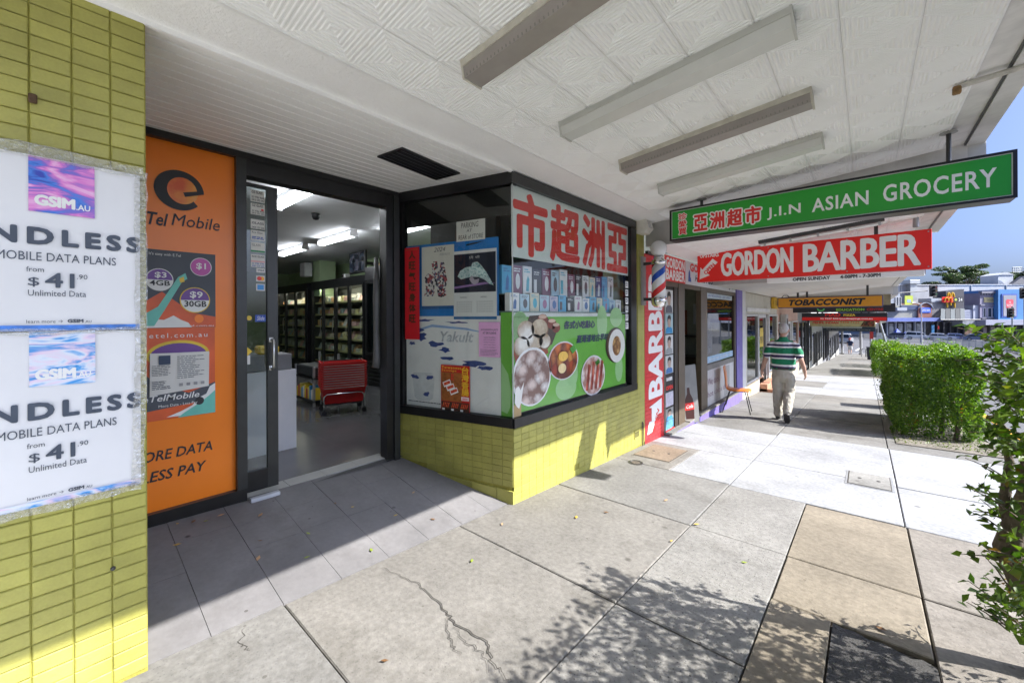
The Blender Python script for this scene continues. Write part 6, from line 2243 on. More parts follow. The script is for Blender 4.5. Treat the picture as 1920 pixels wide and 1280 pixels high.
# things seen in the cafe doorway and window
t = thing('green_round_sign', 'round green sign hanging in the cafe doorway', 'sign', (XF - .35, 7.05, 0.62), R(90))
MB().disc(.25, 0, .2, .21, 0).build('disc', mat('disc_green', (0.03, 0.3, 0.04), .4), t)
lines('print', .12, .38, -.08, .1, 4, WHITE, t, -.002, .35, .3, 3)
t = thing('room_notice', 'white notice pinned inside the cafe doorway', 'notice', (XF - .9, 7.55, .78), R(90))
rect('sheet', 0, .45, 0, .28, PAPER, t, 0)
lines('print', .04, .4, .05, .24, 6, GREYP, t, -.002, .3, .3, 3)
t = thing('drink_board', 'leaning white sandwich board with a cola bottle picture in the cafe doorway', 'sign board', (XF - .05, 7.0, -.40), 0, None, (R(0), R(-5), R(58)))
MB().cbox(0, .36, 0, .03, 0, 1.0, .006).build('board', mat('board_grey', (0.2, 0.2, 0.19), .5, .1, 5), t)
MB().poly([(.09, .06), (.25, .06), (.26, .2), (.25, .42), (.20, .52), (.195, .62), (.145, .62), (.14, .52), (.09, .42), (.08, .2)], -.002).build('bottle_picture', mat('cola_dark', (0.04, 0.01, 0.008), .3), t)
rect('bottle_label', .08, .26, .24, .36, RED, t, -.004)
txt('Cola', .10, .24, .27, .33, WHITE, t, -.006, 0, .3)
t = thing('window_banner', 'pale blue strip banner along the bottom of the cafe window', 'banner', (XF - .018, 8.25, .53), R(90))
rect('sheet', 0, 2.05, 0, .13, mat('banner_paleblue', (0.35, 0.55, 0.72), .5), t, 0)
txt('fish and chips  rice pudding  coffee', .2, 1.95, .03, .09, WHITE, t, -.001, 0, .2)
t = thing('window_banner', 'pale strip banner along the top of the cafe window', 'banner', (XF - .018, 8.25, 1.80), R(90))
rect('sheet', 0, 2.0, 0, .10, mat('banner_paler', (0.5, 0.6, 0.66), .5), t, 0)
txt('breakfast all day', .15, 1.85, .025, .075, BLUEP, t, -.001, 0, .2)
t = thing('menu_card', 'white menu card standing at the left of the cafe window', 'menu', (XF - .03, 8.27, .72), R(90))
rect('sheet', 0, .42, 0, .6, WHITE, t, 0)
lines('print', .04, .38, .08, .5, 9, BLUEP, t, -.001, .35, .3, 8)

# doormat at the barber door
t = thing('door_mat', 'red and white patterned mat in the barber doorway', 'mat', (XF - .0, 6.1, gz(-2.2, 6.5) + .046))
MB().box(-.02, .0, 0, .8, -.004, .006).build('edge', RED, t)
MB().box(-.5, -.02, 0, .8, -.004, .008).build('mat', blotch('mat_pattern', [(0.5, 0.08, 0.1), (0.6, 0.55, 0.55), (0.15, 0.1, 0.1)], 18, 'voronoi', .9, (1, 1, 1), True), t)

# ------------------------------------------------------------------ the shops further down the hill
def shopfront(y0, y1, label, wallc, ztop, bays, base=.45, door=None, basec=None, frame=(0.25, 0.25, 0.24), glassm=None):
    t = thing('shopfront', label, 'shopfront', (XF, y0, 0), R(90))
    W = y1 - y0
    ym = (y0 + y1) / 2
    g = min(gz(XF, y0), gz(XF, y1)) - .1
    gb = gz(XF, ym)
    fm_ = mat('shop_frame_%d' % int(y0), frame, .4, .1)
    wm = mat('shop_wall_%d' % int(y0), wallc, .7, .1, 4)
    bmx = mat('shop_base_%d' % int(y0), basec or wallc, .7, .15, 5)
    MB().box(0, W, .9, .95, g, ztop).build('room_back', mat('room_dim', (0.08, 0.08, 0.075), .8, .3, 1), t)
    MB().box(0, W, .02, .3, ztop - .55, ztop).build('fascia', wm, t)
    n_ = bays
    bw_ = W / n_
    for k in range(n_ + 1):
        x = min(W - .12, max(0, k * bw_ - .06))
        MB().box(x, x + .12, -.012, .14, g, ztop - .55).build('pier' if k in (0, n_) else 'mullion', wm if k in (0, n_) else fm_, t)
    for k in range(n_):
        a, b = k * bw_ + .07, (k + 1) * bw_ - .07
        if door == k:
            d = MB().box(a, a + .07, .05, .10, gb, ztop - .56).box(b - .07, b, .05, .10, gb, ztop - .56).box(a, b, .05, .10, ztop - .66, ztop - .56).box(a, b, .05, .10, gb + .0, gb + .15).build('door', fm_, t)
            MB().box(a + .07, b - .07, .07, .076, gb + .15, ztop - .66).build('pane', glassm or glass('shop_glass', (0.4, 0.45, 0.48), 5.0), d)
        else:
            MB().box(a, b, -.006, .12, g, gb + base).build('stall_riser', bmx, t)
            wf = MB().box(a, b, .0, .06, gb + base, gb + base + .05).box(a, b, .0, .06, ztop - .61, ztop - .56).build('window', fm_, t)
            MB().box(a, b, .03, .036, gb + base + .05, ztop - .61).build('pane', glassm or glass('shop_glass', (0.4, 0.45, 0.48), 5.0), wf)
    MB().box(0, W, .1, 6, ztop + .42, ztop + 4.2).build('upper_wall', wm, t)
    return t


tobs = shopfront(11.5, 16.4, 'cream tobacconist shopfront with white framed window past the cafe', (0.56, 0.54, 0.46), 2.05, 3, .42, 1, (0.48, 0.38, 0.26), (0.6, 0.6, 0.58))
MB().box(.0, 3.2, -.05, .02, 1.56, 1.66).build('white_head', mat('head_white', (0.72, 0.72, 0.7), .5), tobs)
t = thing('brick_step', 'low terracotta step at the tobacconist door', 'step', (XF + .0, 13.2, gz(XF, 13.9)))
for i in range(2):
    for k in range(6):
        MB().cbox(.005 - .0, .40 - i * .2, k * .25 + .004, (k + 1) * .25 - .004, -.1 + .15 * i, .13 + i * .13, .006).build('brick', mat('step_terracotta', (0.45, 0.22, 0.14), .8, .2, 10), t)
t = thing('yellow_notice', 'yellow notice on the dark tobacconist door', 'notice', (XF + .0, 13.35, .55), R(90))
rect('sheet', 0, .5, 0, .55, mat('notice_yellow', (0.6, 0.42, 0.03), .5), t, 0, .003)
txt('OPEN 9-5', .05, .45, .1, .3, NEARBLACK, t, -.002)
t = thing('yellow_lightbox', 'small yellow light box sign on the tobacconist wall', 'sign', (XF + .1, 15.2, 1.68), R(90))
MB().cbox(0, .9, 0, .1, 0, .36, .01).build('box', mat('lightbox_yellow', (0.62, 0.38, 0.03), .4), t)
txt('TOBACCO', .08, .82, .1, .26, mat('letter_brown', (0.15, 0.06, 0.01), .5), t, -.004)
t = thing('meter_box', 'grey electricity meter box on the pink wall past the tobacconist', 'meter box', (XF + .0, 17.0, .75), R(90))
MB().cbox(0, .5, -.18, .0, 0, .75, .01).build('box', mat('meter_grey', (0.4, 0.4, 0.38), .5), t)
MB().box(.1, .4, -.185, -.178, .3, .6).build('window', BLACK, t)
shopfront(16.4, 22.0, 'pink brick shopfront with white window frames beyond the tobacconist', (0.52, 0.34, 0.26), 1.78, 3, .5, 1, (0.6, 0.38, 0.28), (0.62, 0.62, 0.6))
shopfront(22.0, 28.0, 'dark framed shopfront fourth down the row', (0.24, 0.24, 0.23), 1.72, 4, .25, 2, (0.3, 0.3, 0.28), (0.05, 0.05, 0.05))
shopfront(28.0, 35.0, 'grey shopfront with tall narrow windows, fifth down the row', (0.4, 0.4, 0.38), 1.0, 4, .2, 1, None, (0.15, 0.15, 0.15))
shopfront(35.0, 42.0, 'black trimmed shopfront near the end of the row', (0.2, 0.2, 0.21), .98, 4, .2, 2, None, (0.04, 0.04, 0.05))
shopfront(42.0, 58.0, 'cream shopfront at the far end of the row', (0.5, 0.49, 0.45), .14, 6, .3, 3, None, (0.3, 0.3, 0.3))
for (x, y, lab) in ((-2.0, 57.5, 'steel verandah post by the wall at the end of the shops'), (-.44, 57.3, 'freestanding steel verandah post at the end of the shops')):
    t = thing('verandah_post', lab, 'post', (x, y, gz(x, y)))
    MB().cbox(-.16, .16, -.16, .16, 0, .12, .02).build('base', C_GREY, t)
    MB().tube([(0, 0, .1), (0, 0, .30 - gz(x, y))], .12, 12).build('shaft', mat('post_grey', (0.4, 0.4, 0.4), .5), t)
# ------------------------------------------------------------------ hedges
LEAF1 = leafmat('hedge_leaf', (0.05, 0.115, 0.016), (0.21, 0.34, 0.05), .4, .42)
LEAF2 = leafmat('hedge_leaf_near', (0.035, 0.075, 0.012), (0.14, 0.22, 0.035), .35, .4)
BARK = mat('bark', (0.12, 0.095, 0.07), .9, .3, 25, bump=.8, bscale=60)


def hedge(label, x0, x1, y0, y1, h, n, size, m, seed, name='hedge', z_lo=.12, shag=.05, stems=6):
    xc, yc = (x0 + x1) / 2, (y0 + y1) / 2
    g = gz(xc, yc)
    t = thing(name, label, 'hedge', (xc, yc, g))
    r = np.random.default_rng(seed)
    a, b = (x1 - x0) / 2, (y1 - y0) / 2
    # points biased to the shell of a rounded box with a lumpy surface
    P, N_ = [], []
    ns = int(n * .78)
    area = np.array([2 * b * h, 2 * b * h, 2 * a * h, 2 * a * h, 4 * a * b])
    f = r.choice(5, ns, p=area / area.sum())
    u, v = r.uniform(-1, 1, ns), r.uniform(0, 1, ns) ** .85
    pts = np.zeros((ns, 3))
    nor = np.zeros((ns, 3))
    for k, (ax, sg) in enumerate(((0, -1), (0, 1), (1, -1), (1, 1))):
        q = f == k
        if ax == 0:
            pts[q] = np.stack([np.full(q.sum(), sg * a), u[q] * b, v[q] * h], 1)
        else:
            pts[q] = np.stack([u[q] * a, np.full(q.sum(), sg * b), v[q] * h], 1)
        nor[q, ax] = sg
    q = f == 4
    pts[q] = np.stack([u[q] * a, r.uniform(-1, 1, q.sum()) * b, np.full(q.sum(), h)], 1)
    nor[q, 2] = 1
    lump = .035 * np.sin(pts[:, 0] * 9 + pts[:, 2] * 7 + seed) + .035 * np.sin(pts[:, 1] * 8 + pts[:, 2] * 11) + .025 * np.sin(pts[:, 0] * 17 - pts[:, 1] * 13)
    depth = np.abs(r.normal(0, .05, ns))
    edge = np.clip(np.abs(pts[:, 0]) / a + np.abs(pts[:, 1]) / b + np.abs(pts[:, 2] - h / 2) / (h / 2) - 2.2, 0, 1) * .06
    under = np.clip(.2 - pts[:, 2] / h, 0, .2) * .5
    pts += nor * (lump - depth - edge - under)[:, None]
    sh = r.random(ns) < .05
    pts[sh] += nor[sh] * np.abs(r.normal(0, shag, (sh.sum(), 1))) + np.array([0, 0, .02])
    ni = n - ns
    inner = np.stack([r.uniform(-a, a, ni) * .85, r.uniform(-b, b, ni) * .9, r.uniform(.1, .95, ni) * h], 1)
    P = np.concatenate([pts, inner])
    N_ = np.concatenate([nor, r.normal(0, 1, (ni, 3))])
    keep = P[:, 2] > z_lo * h * r.uniform(.4, 1.6, n)
    pat = np.sin(P[:, 0] * 6.3 + P[:, 2] * 8.1 + seed) + np.sin(P[:, 1] * 5.7 - P[:, 2] * 6.9) + np.sin(P[:, 0] * 13 + P[:, 1] * 11 + P[:, 2] * 9)
    keep &= ~((pat < -1.15) & (r.random(n) < .8))          # hollows between the shoots
    link('foliage', leaf_mesh('foliage', P[keep], N_[keep], size, m, seed), t)
    rr = random.Random(seed)
    for k in range(stems):
        bx, by = rr.uniform(-.5, .5) * a, -b * .85 + 2 * b * .85 * k / max(1, stems - 1)
        mb = MB()
        p = [(bx, by, -.05), (bx + rr.uniform(-.05, .05), by + rr.uniform(-.05, .05), h * .3), (bx + rr.uniform(-.15, .15), by + rr.uniform(-.15, .15), h * .75)]
        mb.tube(p, [.035, .028, .012], 7)
        for q in range(3):
            s0 = Vector(p[1])
            e0 = s0 + Vector((rr.uniform(-.3, .3), rr.uniform(-.3, .3), rr.uniform(.2, .5)))
            mb.tube([s0, (s0 + e0) / 2 + Vector((0, 0, .05)), e0], [.018, .012, .006], 5)
        mb.build('stem', BARK, t)
    return t


hedge('large clipped green hedge on the verge beside the road', .28, 1.26, 8.75, 11.2, 1.36, 80000, .040, LEAF1, 2, z_lo=.05)
hedge('smaller clipped hedge further down the footpath', .22, 1.15, 23.2, 28.5, 1.45, 26000, .07, LEAF1, 5)
hedge('third clipped hedge, mostly hidden behind the second', .25, 1.15, 31, 36, 1.4, 5000, .1, LEAF1, 6, stems=3)

# near hedge at the right edge of the picture: leafy end with a crooked trunk
nh = thing('near_hedge', 'leafy hedge end with a crooked bare trunk at the right edge of the picture', 'hedge', (.75, 2.3, gz(.75, 2.3)))
r = np.random.default_rng(21)
h = 1.50
n = 52000
P = np.stack([r.uniform(-.36, .55, n), r.uniform(-2.6, .60, n), r.uniform(.12, 1.0, n) ** .85 * h], 1)
shell = np.minimum.reduce([np.abs(P[:, 0] + .36), np.abs(P[:, 1] - .60), np.abs(P[:, 2] - h)])
keep = r.random(n) < np.exp(-shell / .16) * .5 + .28
# the end of the hedge is thin round the trunk
thin = (P[:, 1] > .25) & (P[:, 2] > .22) & (P[:, 2] < .95)
keep &= ~(thin & (r.random(n) < .62))
low = P[:, 2] < .35
keep &= ~(low & (r.random(n) < .45))
P = P[keep]
P[:, 1] -= np.where(P[:, 1] > 0, .07 * (np.sin(P[:, 2] * 11) + np.sin(P[:, 0] * 14 + P[:, 2] * 5)), 0) + .05
P[:, 0] += .03 + .03 * np.sin(P[:, 2] * 9 + P[:, 1] * 6)
N_ = np.stack([-np.ones(len(P)) * .7, np.full(len(P), .3), np.full(len(P), 1.0)], 1)
sprig = []
rr = random.Random(4)
tw = MB()
for k in range(70):                                # sprigs reaching out of the hedge end
    b0 = Vector((-.30 + rr.uniform(0, .12), .60 - abs(rr.gauss(0, .22)), rr.uniform(.08, 1.0) * h))
    if k % 2 == 0: b0.y = .50 + rr.uniform(0, .1)
    d = Vector((-rr.uniform(.2, 1), rr.uniform(-.2, .7), rr.uniform(-.2, .9))).normalized() * rr.uniform(.07, .17)
    e0 = b0 + d
    tw.tube([b0, b0 + d * .5 + Vector((0, 0, .012)), e0], [.0035, .0028, .0016], 5)
    for q in range(7):
        f = .2 + .8 * q / 6
        sprig.append(b0 + d * f + Vector((rr.uniform(-.02, .02), rr.uniform(-.02, .02), rr.uniform(-.015, .03))))
tag(tw.build('twigs', BARK, nh), kind='stuff')
sp = np.array([tuple(v) for v in sprig])
allP = np.concatenate([P, sp])
allN = np.concatenate([N_, np.tile([-.3, .1, 1.0], (len(sp), 1))])
link('foliage', leaf_mesh('foliage', allP, allN, .052, LEAF2, 9, .55, .7, .35), nh)
mb = MB()
mb.tube([(-.14, .56, -.05), (-.17, .57, .18), (-.235, .55, .36), (-.275, .54, .50), (-.25, .54, .62), (-.22, .52, .76), (-.22, .48, .95), (-.19, .42, 1.2)], [.05, .046, .042, .047, .04, .034, .026, .014], 10)
mb.tube([(-.26, .54, .56), (-.28, .56, .70), (-.26, .58, .88), (-.28, .58, 1.05)], [.024, .02, .015, .008], 8)
mb.tube([(-.22, .52, .76), (-.14, .52, .92), (-.1, .50, 1.15)], [.022, .016, .008], 8)
mb.tube([(-.15, .565, .1), (-.1, .55, .35), (-.08, .5, .6)], [.03, .024, .012], 8)
mb.build('trunk', BARK, nh, True)
for k in range(3):
    MB().tube([(.05, -.2 - k * .7, -.05), (.07, -.25 - k * .7, .5), (.03, -.2 - k * .7, 1.1)], [.045, .035, .015], 8).build('stem', BARK, nh)

# fallen leaves on the path and ramp
LEAFC = [mat('fallen_yellow', (0.55, 0.36, 0.05), .6), mat('fallen_brown', (0.16, 0.08, 0.03), .7), mat('fallen_green', (0.25, 0.32, 0.04), .6), mat('fallen_tan', (0.45, 0.27, 0.14), .7)]
rr = random.Random(31)
spots = [(-3.45, .52), (-3.42, .60), (-3.38, .66), (-3.40, .75), (-3.2, .48), (-2.95, .86), (-2.85, 1.12), (-2.78, .8), (-2.98, 1.5), (-3.1, 1.42), (-2.62, 1.02), (-3.25, .95), (-2.7, 1.7), (-2.5, 1.9), (-2.45, 1.36), (-2.1, 2.25), (-1.75, 2.75), (-1.62, 3.0), (-1.9, 1.75), (-1.35, 3.6), (-1.05, 2.9), (-1.6, .95), (-.6, 2.95), (-2.9, 2.0), (-1.0, 3.3), (.05, 2.75)]
for i, (x, y) in enumerate(spots):
    z = zramp_floor(x, y) if x < -2.335 else gz(x, y)
    a = rr.uniform(0, 6.28)
    s_ = rr.uniform(.016, .028)
    c_, q_ = math.cos(a), math.sin(a)
    o = MB().add([(-s_, 0, .004), (0, s_ * .45, .006), (s_, 0, .008), (0, -s_ * .45, .005)], [(0, 3, 2, 1)]).build('fallen_leaf', LEAFC[i % 4], None)
    o.location = (x, y, z + .003)
    o.rotation_euler = (0, 0, a)
    tag(o, 'small fallen leaf lying on the shop entrance paving' if x < -2.335 else 'small fallen leaf lying on the concrete footpath', 'leaf', 'leaves on the ramp' if x < -2.335 else 'leaves on the footpath')

# ------------------------------------------------------------------ orange bentwood chair
ch = thing('chair', 'orange bent plywood chair with thin metal legs outside the cafe', 'chair', (-1.96, 9.1, gz(-1.96, 9.1)), R(-90 + 8))
PLY = mat('chair_orange_ply', (0.62, 0.20, 0.05), .3, .12, 10)
prof = [(-.24, .92), (-.235, .86), (-.215, .75), (-.205, .65), (-.205, .56), (-.195, .50), (-.165, .462), (-.12, .45), (0, .445), (.12, .452), (.2, .45), (.235, .435)]
wid = [.17, .185, .19, .175, .15, .15, .19, .21, .215, .21, .20, .19]
mb = MB()
th = .012
for i, ((y, z), w_) in enumerate(zip(prof, wid)):
    j0, j1 = max(0, i - 1), min(len(prof) - 1, i + 1)
    tx, tz = prof[j1][0] - prof[j0][0], prof[j1][1] - prof[j0][1]
    q = math.hypot(tx, tz)
    nx_, nz_ = -tz / q * th, tx / q * th
    mb.v += [(-w_, y, z), (w_, y, z), (w_, y + nx_, z + nz_), (-w_, y + nx_, z + nz_)]
for i in range(len(prof) - 1):
    a, b = i * 4, i * 4 + 4
    fs = [(a, b, b + 1, a + 1), (a + 1, b + 1, b + 2, a + 2), (a + 2, b + 2, b + 3, a + 3), (a + 3, b + 3, b, a)]
    mb.f += fs
    mb.mi += [0] * 4
mb.f += [(0, 1, 2, 3), (len(mb.v) - 4, len(mb.v) - 1, len(mb.v) - 2, len(mb.v) - 3)]
mb.mi += [0, 0]
# front of the chair looks along local +y
mb.build('seat_shell', PLY, ch, True)
for sx in (-1, 1):
    for (yt, yb) in ((-.12, -.25), (.14, .24)):
        MB().tube([(sx * .13, yt, .443), (sx * .17, yt + (yb - yt) * .15, .40), (sx * .215, yb, 0)], .0095, 8).build('leg', DARKMETAL, ch, True)
    MB().tube([(sx * .13, -.12, .438), (sx * .13, .14, .438)], .009, 6).build('rail', DARKMETAL, ch)

# ------------------------------------------------------------------ people
SKINM = mat('skin', (0.50, 0.30, 0.22), .55, .08, 12)
SHOE = mat('shoe_dark', (0.035, 0.03, 0.03), .6, .2, 20)


def hand(p, d, side, s=1.0):
    """palm and five slightly curled fingers hanging from the wrist p along d"""
    p, d = Vector(p), Vector(d).normalized()
    fwd = Vector((0, 1, 0))
    fwd = (fwd - d * fwd.dot(d)).normalized()
    inw = Vector((-side, 0, 0))
    inw = (inw - d * inw.dot(d)).normalized()
    chs = [[tuple(p - d * .02) + (.027 * s, .022 * s), tuple(p + d * .045 * s) + (.022 * s, .038 * s), tuple(p + d * .09 * s) + (.019 * s, .036 * s)]]
    for k, (o, L_) in enumerate(((.027, .068), (.010, .078), (-.009, .072), (-.026, .058))):
        b0 = p + d * .085 * s + fwd * o * s
        m1_ = b0 + d * L_ * .5 * s + inw * .008 * s
        e0 = b0 + d * L_ * .92 * s + inw * .032 * s
        chs.append([tuple(b0) + (.0095 * s,), tuple(m1_) + (.0092 * s,), tuple(e0) + (.008 * s,)])
    b0 = p + d * .03 * s + fwd * .03 * s
    chs.append([tuple(b0) + (.012 * s,), tuple(b0 + d * .035 * s + fwd * .022 * s + inw * .01 * s) + (.0105 * s,), tuple(b0 + d * .065 * s + fwd * .026 * s + inw * .022 * s) + (.009 * s,)])
    return chs


man = thing('person', 'man in green and white striped polo and khaki trousers walking away', 'person', (-1.13, 8.72, gz(-1.13, 8.72)), R(3))
arms = [[(-.15, -.01, 1.425, .05), (-.205, -.02, 1.37, .052), (-.24, -.045, 1.24, .046), (-.265, -.05, 1.13, .042), (-.30, -.005, 1.01, .037), (-.335, .04, .90, .027)],
        [(.15, -.01, 1.425, .05), (.205, -.03, 1.37, .052), (.24, -.08, 1.25, .046), (.262, -.11, 1.14, .042), (.292, -.07, 1.03, .037), (.315, -.01, .92, .027)]]
legs_b = [[(-.09, .0, .95, .075), (-.095, .10, .52, .055), (-.09, .10, .10, .04)], [(.09, 0, .95, .075), (.085, .07, .50, .055), (.06, -.16, .20, .04)]]
torso = [[(0, 0, .92, .15, .10), (0, 0, 1.10, .15, .105), (0, -.005, 1.30, .165, .11), (0, 0, 1.42, .13, .08), (0, .005, 1.50, .058, .058), (0, .02, 1.56, .052, .055)]]
hands = hand((-.335, .04, .90), (-.12, .25, -1), -1) + hand((.315, -.01, .92), (.12, .3, -1), 1)
body = organic('body', torso + arms + legs_b + hands, SKINM, man, .009, 3,
               [((.006, .03, 1.655), (.074, .092, .112)), ((.012, .085, 1.60), (.05, .045, .05)), ((.012, .125, 1.645), (.012, .02, .02)),
                ((-.072, .03, 1.645), (.012, .022, .032)), ((.085, .03, 1.645), (.012, .022, .032))])
HAIRM = mat('hair_grey', (0.48, 0.46, 0.43), .75, .2, 60, bump=.6, bscale=160)
organic('hair', [], HAIRM, man, .008, 4, [((.004, .014, 1.69), (.082, .096, .092)), ((.0, -.035, 1.645), (.068, .045, .055))])
for sx in (-.036, .036):
    MB().lathe([(.011 * math.sin(math.pi * k / 8), -.011 * math.cos(math.pi * k / 8)) for k in range(1, 8)], (.006 + sx, .112, 1.665), 10).build('eye', mat('eye_dark', (0.03, 0.02, 0.02), .2), man)
GRN_, WHT_, NVY_ = (0.008, 0.19, 0.085), (0.72, 0.73, 0.73), (0.045, 0.03, 0.09)
SHIRT = zramp('polo_stripes', [(.93, GRN_), (.985, NVY_), (1.012, WHT_), (1.045, GRN_), (1.145, WHT_), (1.172, NVY_), (1.215, WHT_), (1.243, GRN_), (1.345, WHT_), (1.372, NVY_), (1.408, WHT_), (1.445, GRN_)], .85)
shirt = [[(0, 0, .955, .186, .135), (0, -.005, 1.02, .188, .142), (0, -.01, 1.12, .186, .142), (0, -.015, 1.25, .192, .138), (0, -.012, 1.36, .195, .122), (0, -.005, 1.43, .155, .095), (0, .0, 1.475, .085, .075)],
         [(-.12, -.005, 1.415, .06), (-.195, -.02, 1.365, .066), (-.232, -.045, 1.26, .063), (-.245, -.05, 1.19, .064)],
         [(.12, -.005, 1.415, .06), (.195, -.03, 1.365, .066), (.232, -.075, 1.26, .063), (.243, -.095, 1.19, .064)]]
organic('polo_shirt', shirt, SHIRT, man, .009, 5, (), .022)
organic('collar', [[(0, .005, 1.475, .07, .066), (0, .01, 1.515, .064, .062)]], mat('collar_green', GRN_, .85), man, .008, 2)
KHAKI = mat('khaki_cloth', (0.45, 0.42, 0.35), .85, .08, 9, bump=.35, bscale=14)
trou = [[(0, 0, .80, .165, .125), (0, -.005, .88, .175, .135), (0, 0, .965, .172, .125)],
        [(-.085, -.005, .84, .098, .118), (-.09, .035, .70, .098, .112), (-.095, .09, .52, .086, .09), (-.095, .10, .36, .08, .085), (-.09, .095, .20, .074, .08), (-.09, .09, .09, .07, .078)],
        [(.085, -.005, .84, .098, .118), (.085, .03, .70, .096, .112), (.083, .065, .53, .086, .092), (.075, -.01, .40, .08, .088), (.068, -.09, .28, .074, .08), (.06, -.15, .19, .068, .074)]]
organic('trousers', trou, KHAKI, man, .009, 4, (), .034)
MB().lathe([(.001, .945), (.182, .945), (.183, .975), (.001, .975)], n=28).build('belt', mat('belt_dark', (0.03, 0.025, 0.02), .5), man).scale = (1.0, .77, 1)
organic('shoe', [[(-.09, .06, .045, .042, .04), (-.092, .13, .045, .046, .04), (-.095, .24, .035, .04, .028)]], SHOE, man, .008, 2)
o = organic('shoe', [[(.06, -.205, .155, .042, .04), (.062, -.185, .10, .048, .042), (.068, -.13, .03, .042, .028)]], SHOE, man, .008, 2)
MB().add([(.02, -.252, .165), (.10, -.252, .165), (.11, -.205, .05), (.10, -.165, .008), (.035, -.165, .008), (.022, -.205, .05)], [(0, 1, 2, 3, 4, 5)]).build('sole', mat('sole_dark', (0.06, 0.055, 0.05), .8), man)
MB().cbox(-.05, .01, -.147, -.142, .84, .90, .002).build('pocket_flap', KHAKI, man)

fp = thing('person', 'distant person in navy shirt, white shorts and red cap walking away', 'person', (-1.35, 58.3, gz(-1.35, 58.3)))
organic('body', [[(0, 0, .9, .15, .1), (0, 0, 1.2, .16, .11), (0, 0, 1.42, .14, .08), (0, .01, 1.5, .055), (0, .02, 1.58, .05)], [(-.17, 0, 1.42, .05), (-.25, -.02, 1.15, .042), (-.24, .08, .92, .03)], [(.17, 0, 1.42, .05), (.25, -.04, 1.15, .042), (.25, .04, .92, .03)],
                 [(-.09, 0, .9, .08), (-.1, .08, .5, .058), (-.1, .05, .08, .04)], [(.09, 0, .9, .08), (.1, 0, .5, .058), (.09, -.2, .12, .04)]] + hand((-.24, .08, .92), (0, .2, -1), -1) + hand((.25, .04, .92), (0, .2, -1), 1),
        SKINM, fp, .013, 3, [((0, .03, 1.66), (.075, .09, .11))])
organic('shirt', [[(0, 0, .93, .18, .13), (0, 0, 1.15, .18, .135), (0, 0, 1.38, .18, .11), (0, 0, 1.47, .09, .07)], [(-.14, 0, 1.42, .07), (-.24, -.01, 1.24, .07)], [(.14, 0, 1.42, .07), (.24, -.02, 1.24, .07)]], mat('shirt_navy', (0.02, 0.035, 0.10), .8), fp, .014, 4)
organic('shorts', [[(0, 0, .84, .165, .12), (0, 0, .94, .17, .125)], [(-.09, 0, .86, .1), (-.10, .04, .52, .095)], [(.09, 0, .86, .1), (.1, 0, .52, .095)]], mat('shorts_white', (0.62, 0.62, 0.62), .8), fp, .014, 4)
organic('cap', [[(0, .03, 1.70, .085, .10), (0, .02, 1.765, .06, .07)], [(0, .1, 1.71, .07, .02), (0, .19, 1.70, .05, .012)]], mat('cap_red', (0.6, 0.03, 0.04), .7), fp, .012, 2)
for (x, y, z) in ((-.1, .08, .04), (.09, -.16, .06)):
    organic('shoe', [[(x, y - .05, z, .042, .04), (x, y + .12, z - .01, .038, .03)]], SHOE, fp, .014, 2)

# ------------------------------------------------------------------ street furniture
t = thing('parking_sign_post', 'leaning parking sign post with a red and white sign behind the hedge', 'sign post', (1.02, 26.5, gz(1.02, 26.5)), 0, None, (0, R(-12), 0))
MB().tube([(0, 0, 0), (0, 0, 3.0)], .045, 8).build('pole', GALV, t)
MB().box(-.24, -.005, -.055, -.047, 2.5, 2.98).build('red_plate', mat('plate_red', (0.62, 0.06, 0.05), .4), t)
MB().box(.005, .22, -.055, -.047, 2.45, 2.98).build('white_plate', mat('plate_white', (0.7, 0.7, 0.7), .4), t)
t = thing('bus_sign_post', 'short sign post with a small red and white plate past the hedges', 'sign post', (.3, 50, gz(.3, 50)))
MB().tube([(0, 0, 0), (0, 0, 2.3)], .06, 8).build('pole', GALV, t)
MB().box(-.5, .12, -.07, -.06, 1.75, 2.25).build('white_plate', mat('plate_white', (0.7, 0.7, 0.7)), t)
MB().box(-.06, .2, -.082, -.072, 1.75, 2.6).build('red_plate', mat('plate_red', (0.62, 0.06, 0.05)), t)
t = thing('poster_pole', 'power pole plastered with pale paper notices past the hedges', 'pole', (1.0, 44, gz(1.0, 44)))
MB().tube([(0, 0, 0), (0, 0, 2.2)], .16, 10).build('pole', GALV, t)
rr = random.Random(9)
for k in range(7):
    a = rr.uniform(-.45, .12)
    z = rr.uniform(.9, 1.9)
    MB().box(a, a + .36, -.18 - k * .004, -.177 - k * .004, z, z + .5).build('paper', mat('notice_pale', (0.62, 0.68, 0.72), .6, .2, 8), t)
t = thing('litter_bin', 'dark wheelie style litter bin beyond the hedges', 'bin', (.35, 46, gz(.35, 46)))
MB().add([(-.28, -.3, 0), (.28, -.3, 0), (.28, .3, 0), (-.28, .3, 0), (-.33, -.36, 1.0), (.33, -.36, 1.0), (.33, .36, 1.0), (-.33, .36, 1.0)], [(0, 3, 2, 1), (4, 5, 6, 7), (0, 1, 5, 4), (1, 2, 6, 5), (2, 3, 7, 6), (3, 0, 4, 7)]).build('body', mat('bin_dark', (0.03, 0.035, 0.045), .5), t)
MB().cbox(-.36, .36, -.39, .39, 1.0, 1.08, .02).build('lid', mat('bin_lid', (0.04, 0.045, 0.06), .5), t)
t = thing('bike_rack', 'small steel hoop bike rack near the end of the footpath', 'bike rack', (-.05, 52, gz(-.05, 52)))
for k in range(2):
    MB().tube([(-.3 + .3 * k, 0, 0), (-.3 + .3 * k, 0, .6), (-.2 + .3 * k, 0, .8), (0 + .3 * k, 0, .8), (.1 + .3 * k, 0, .6), (.1 + .3 * k, 0, 0)], .04, 6).build('hoop', GALV, t)

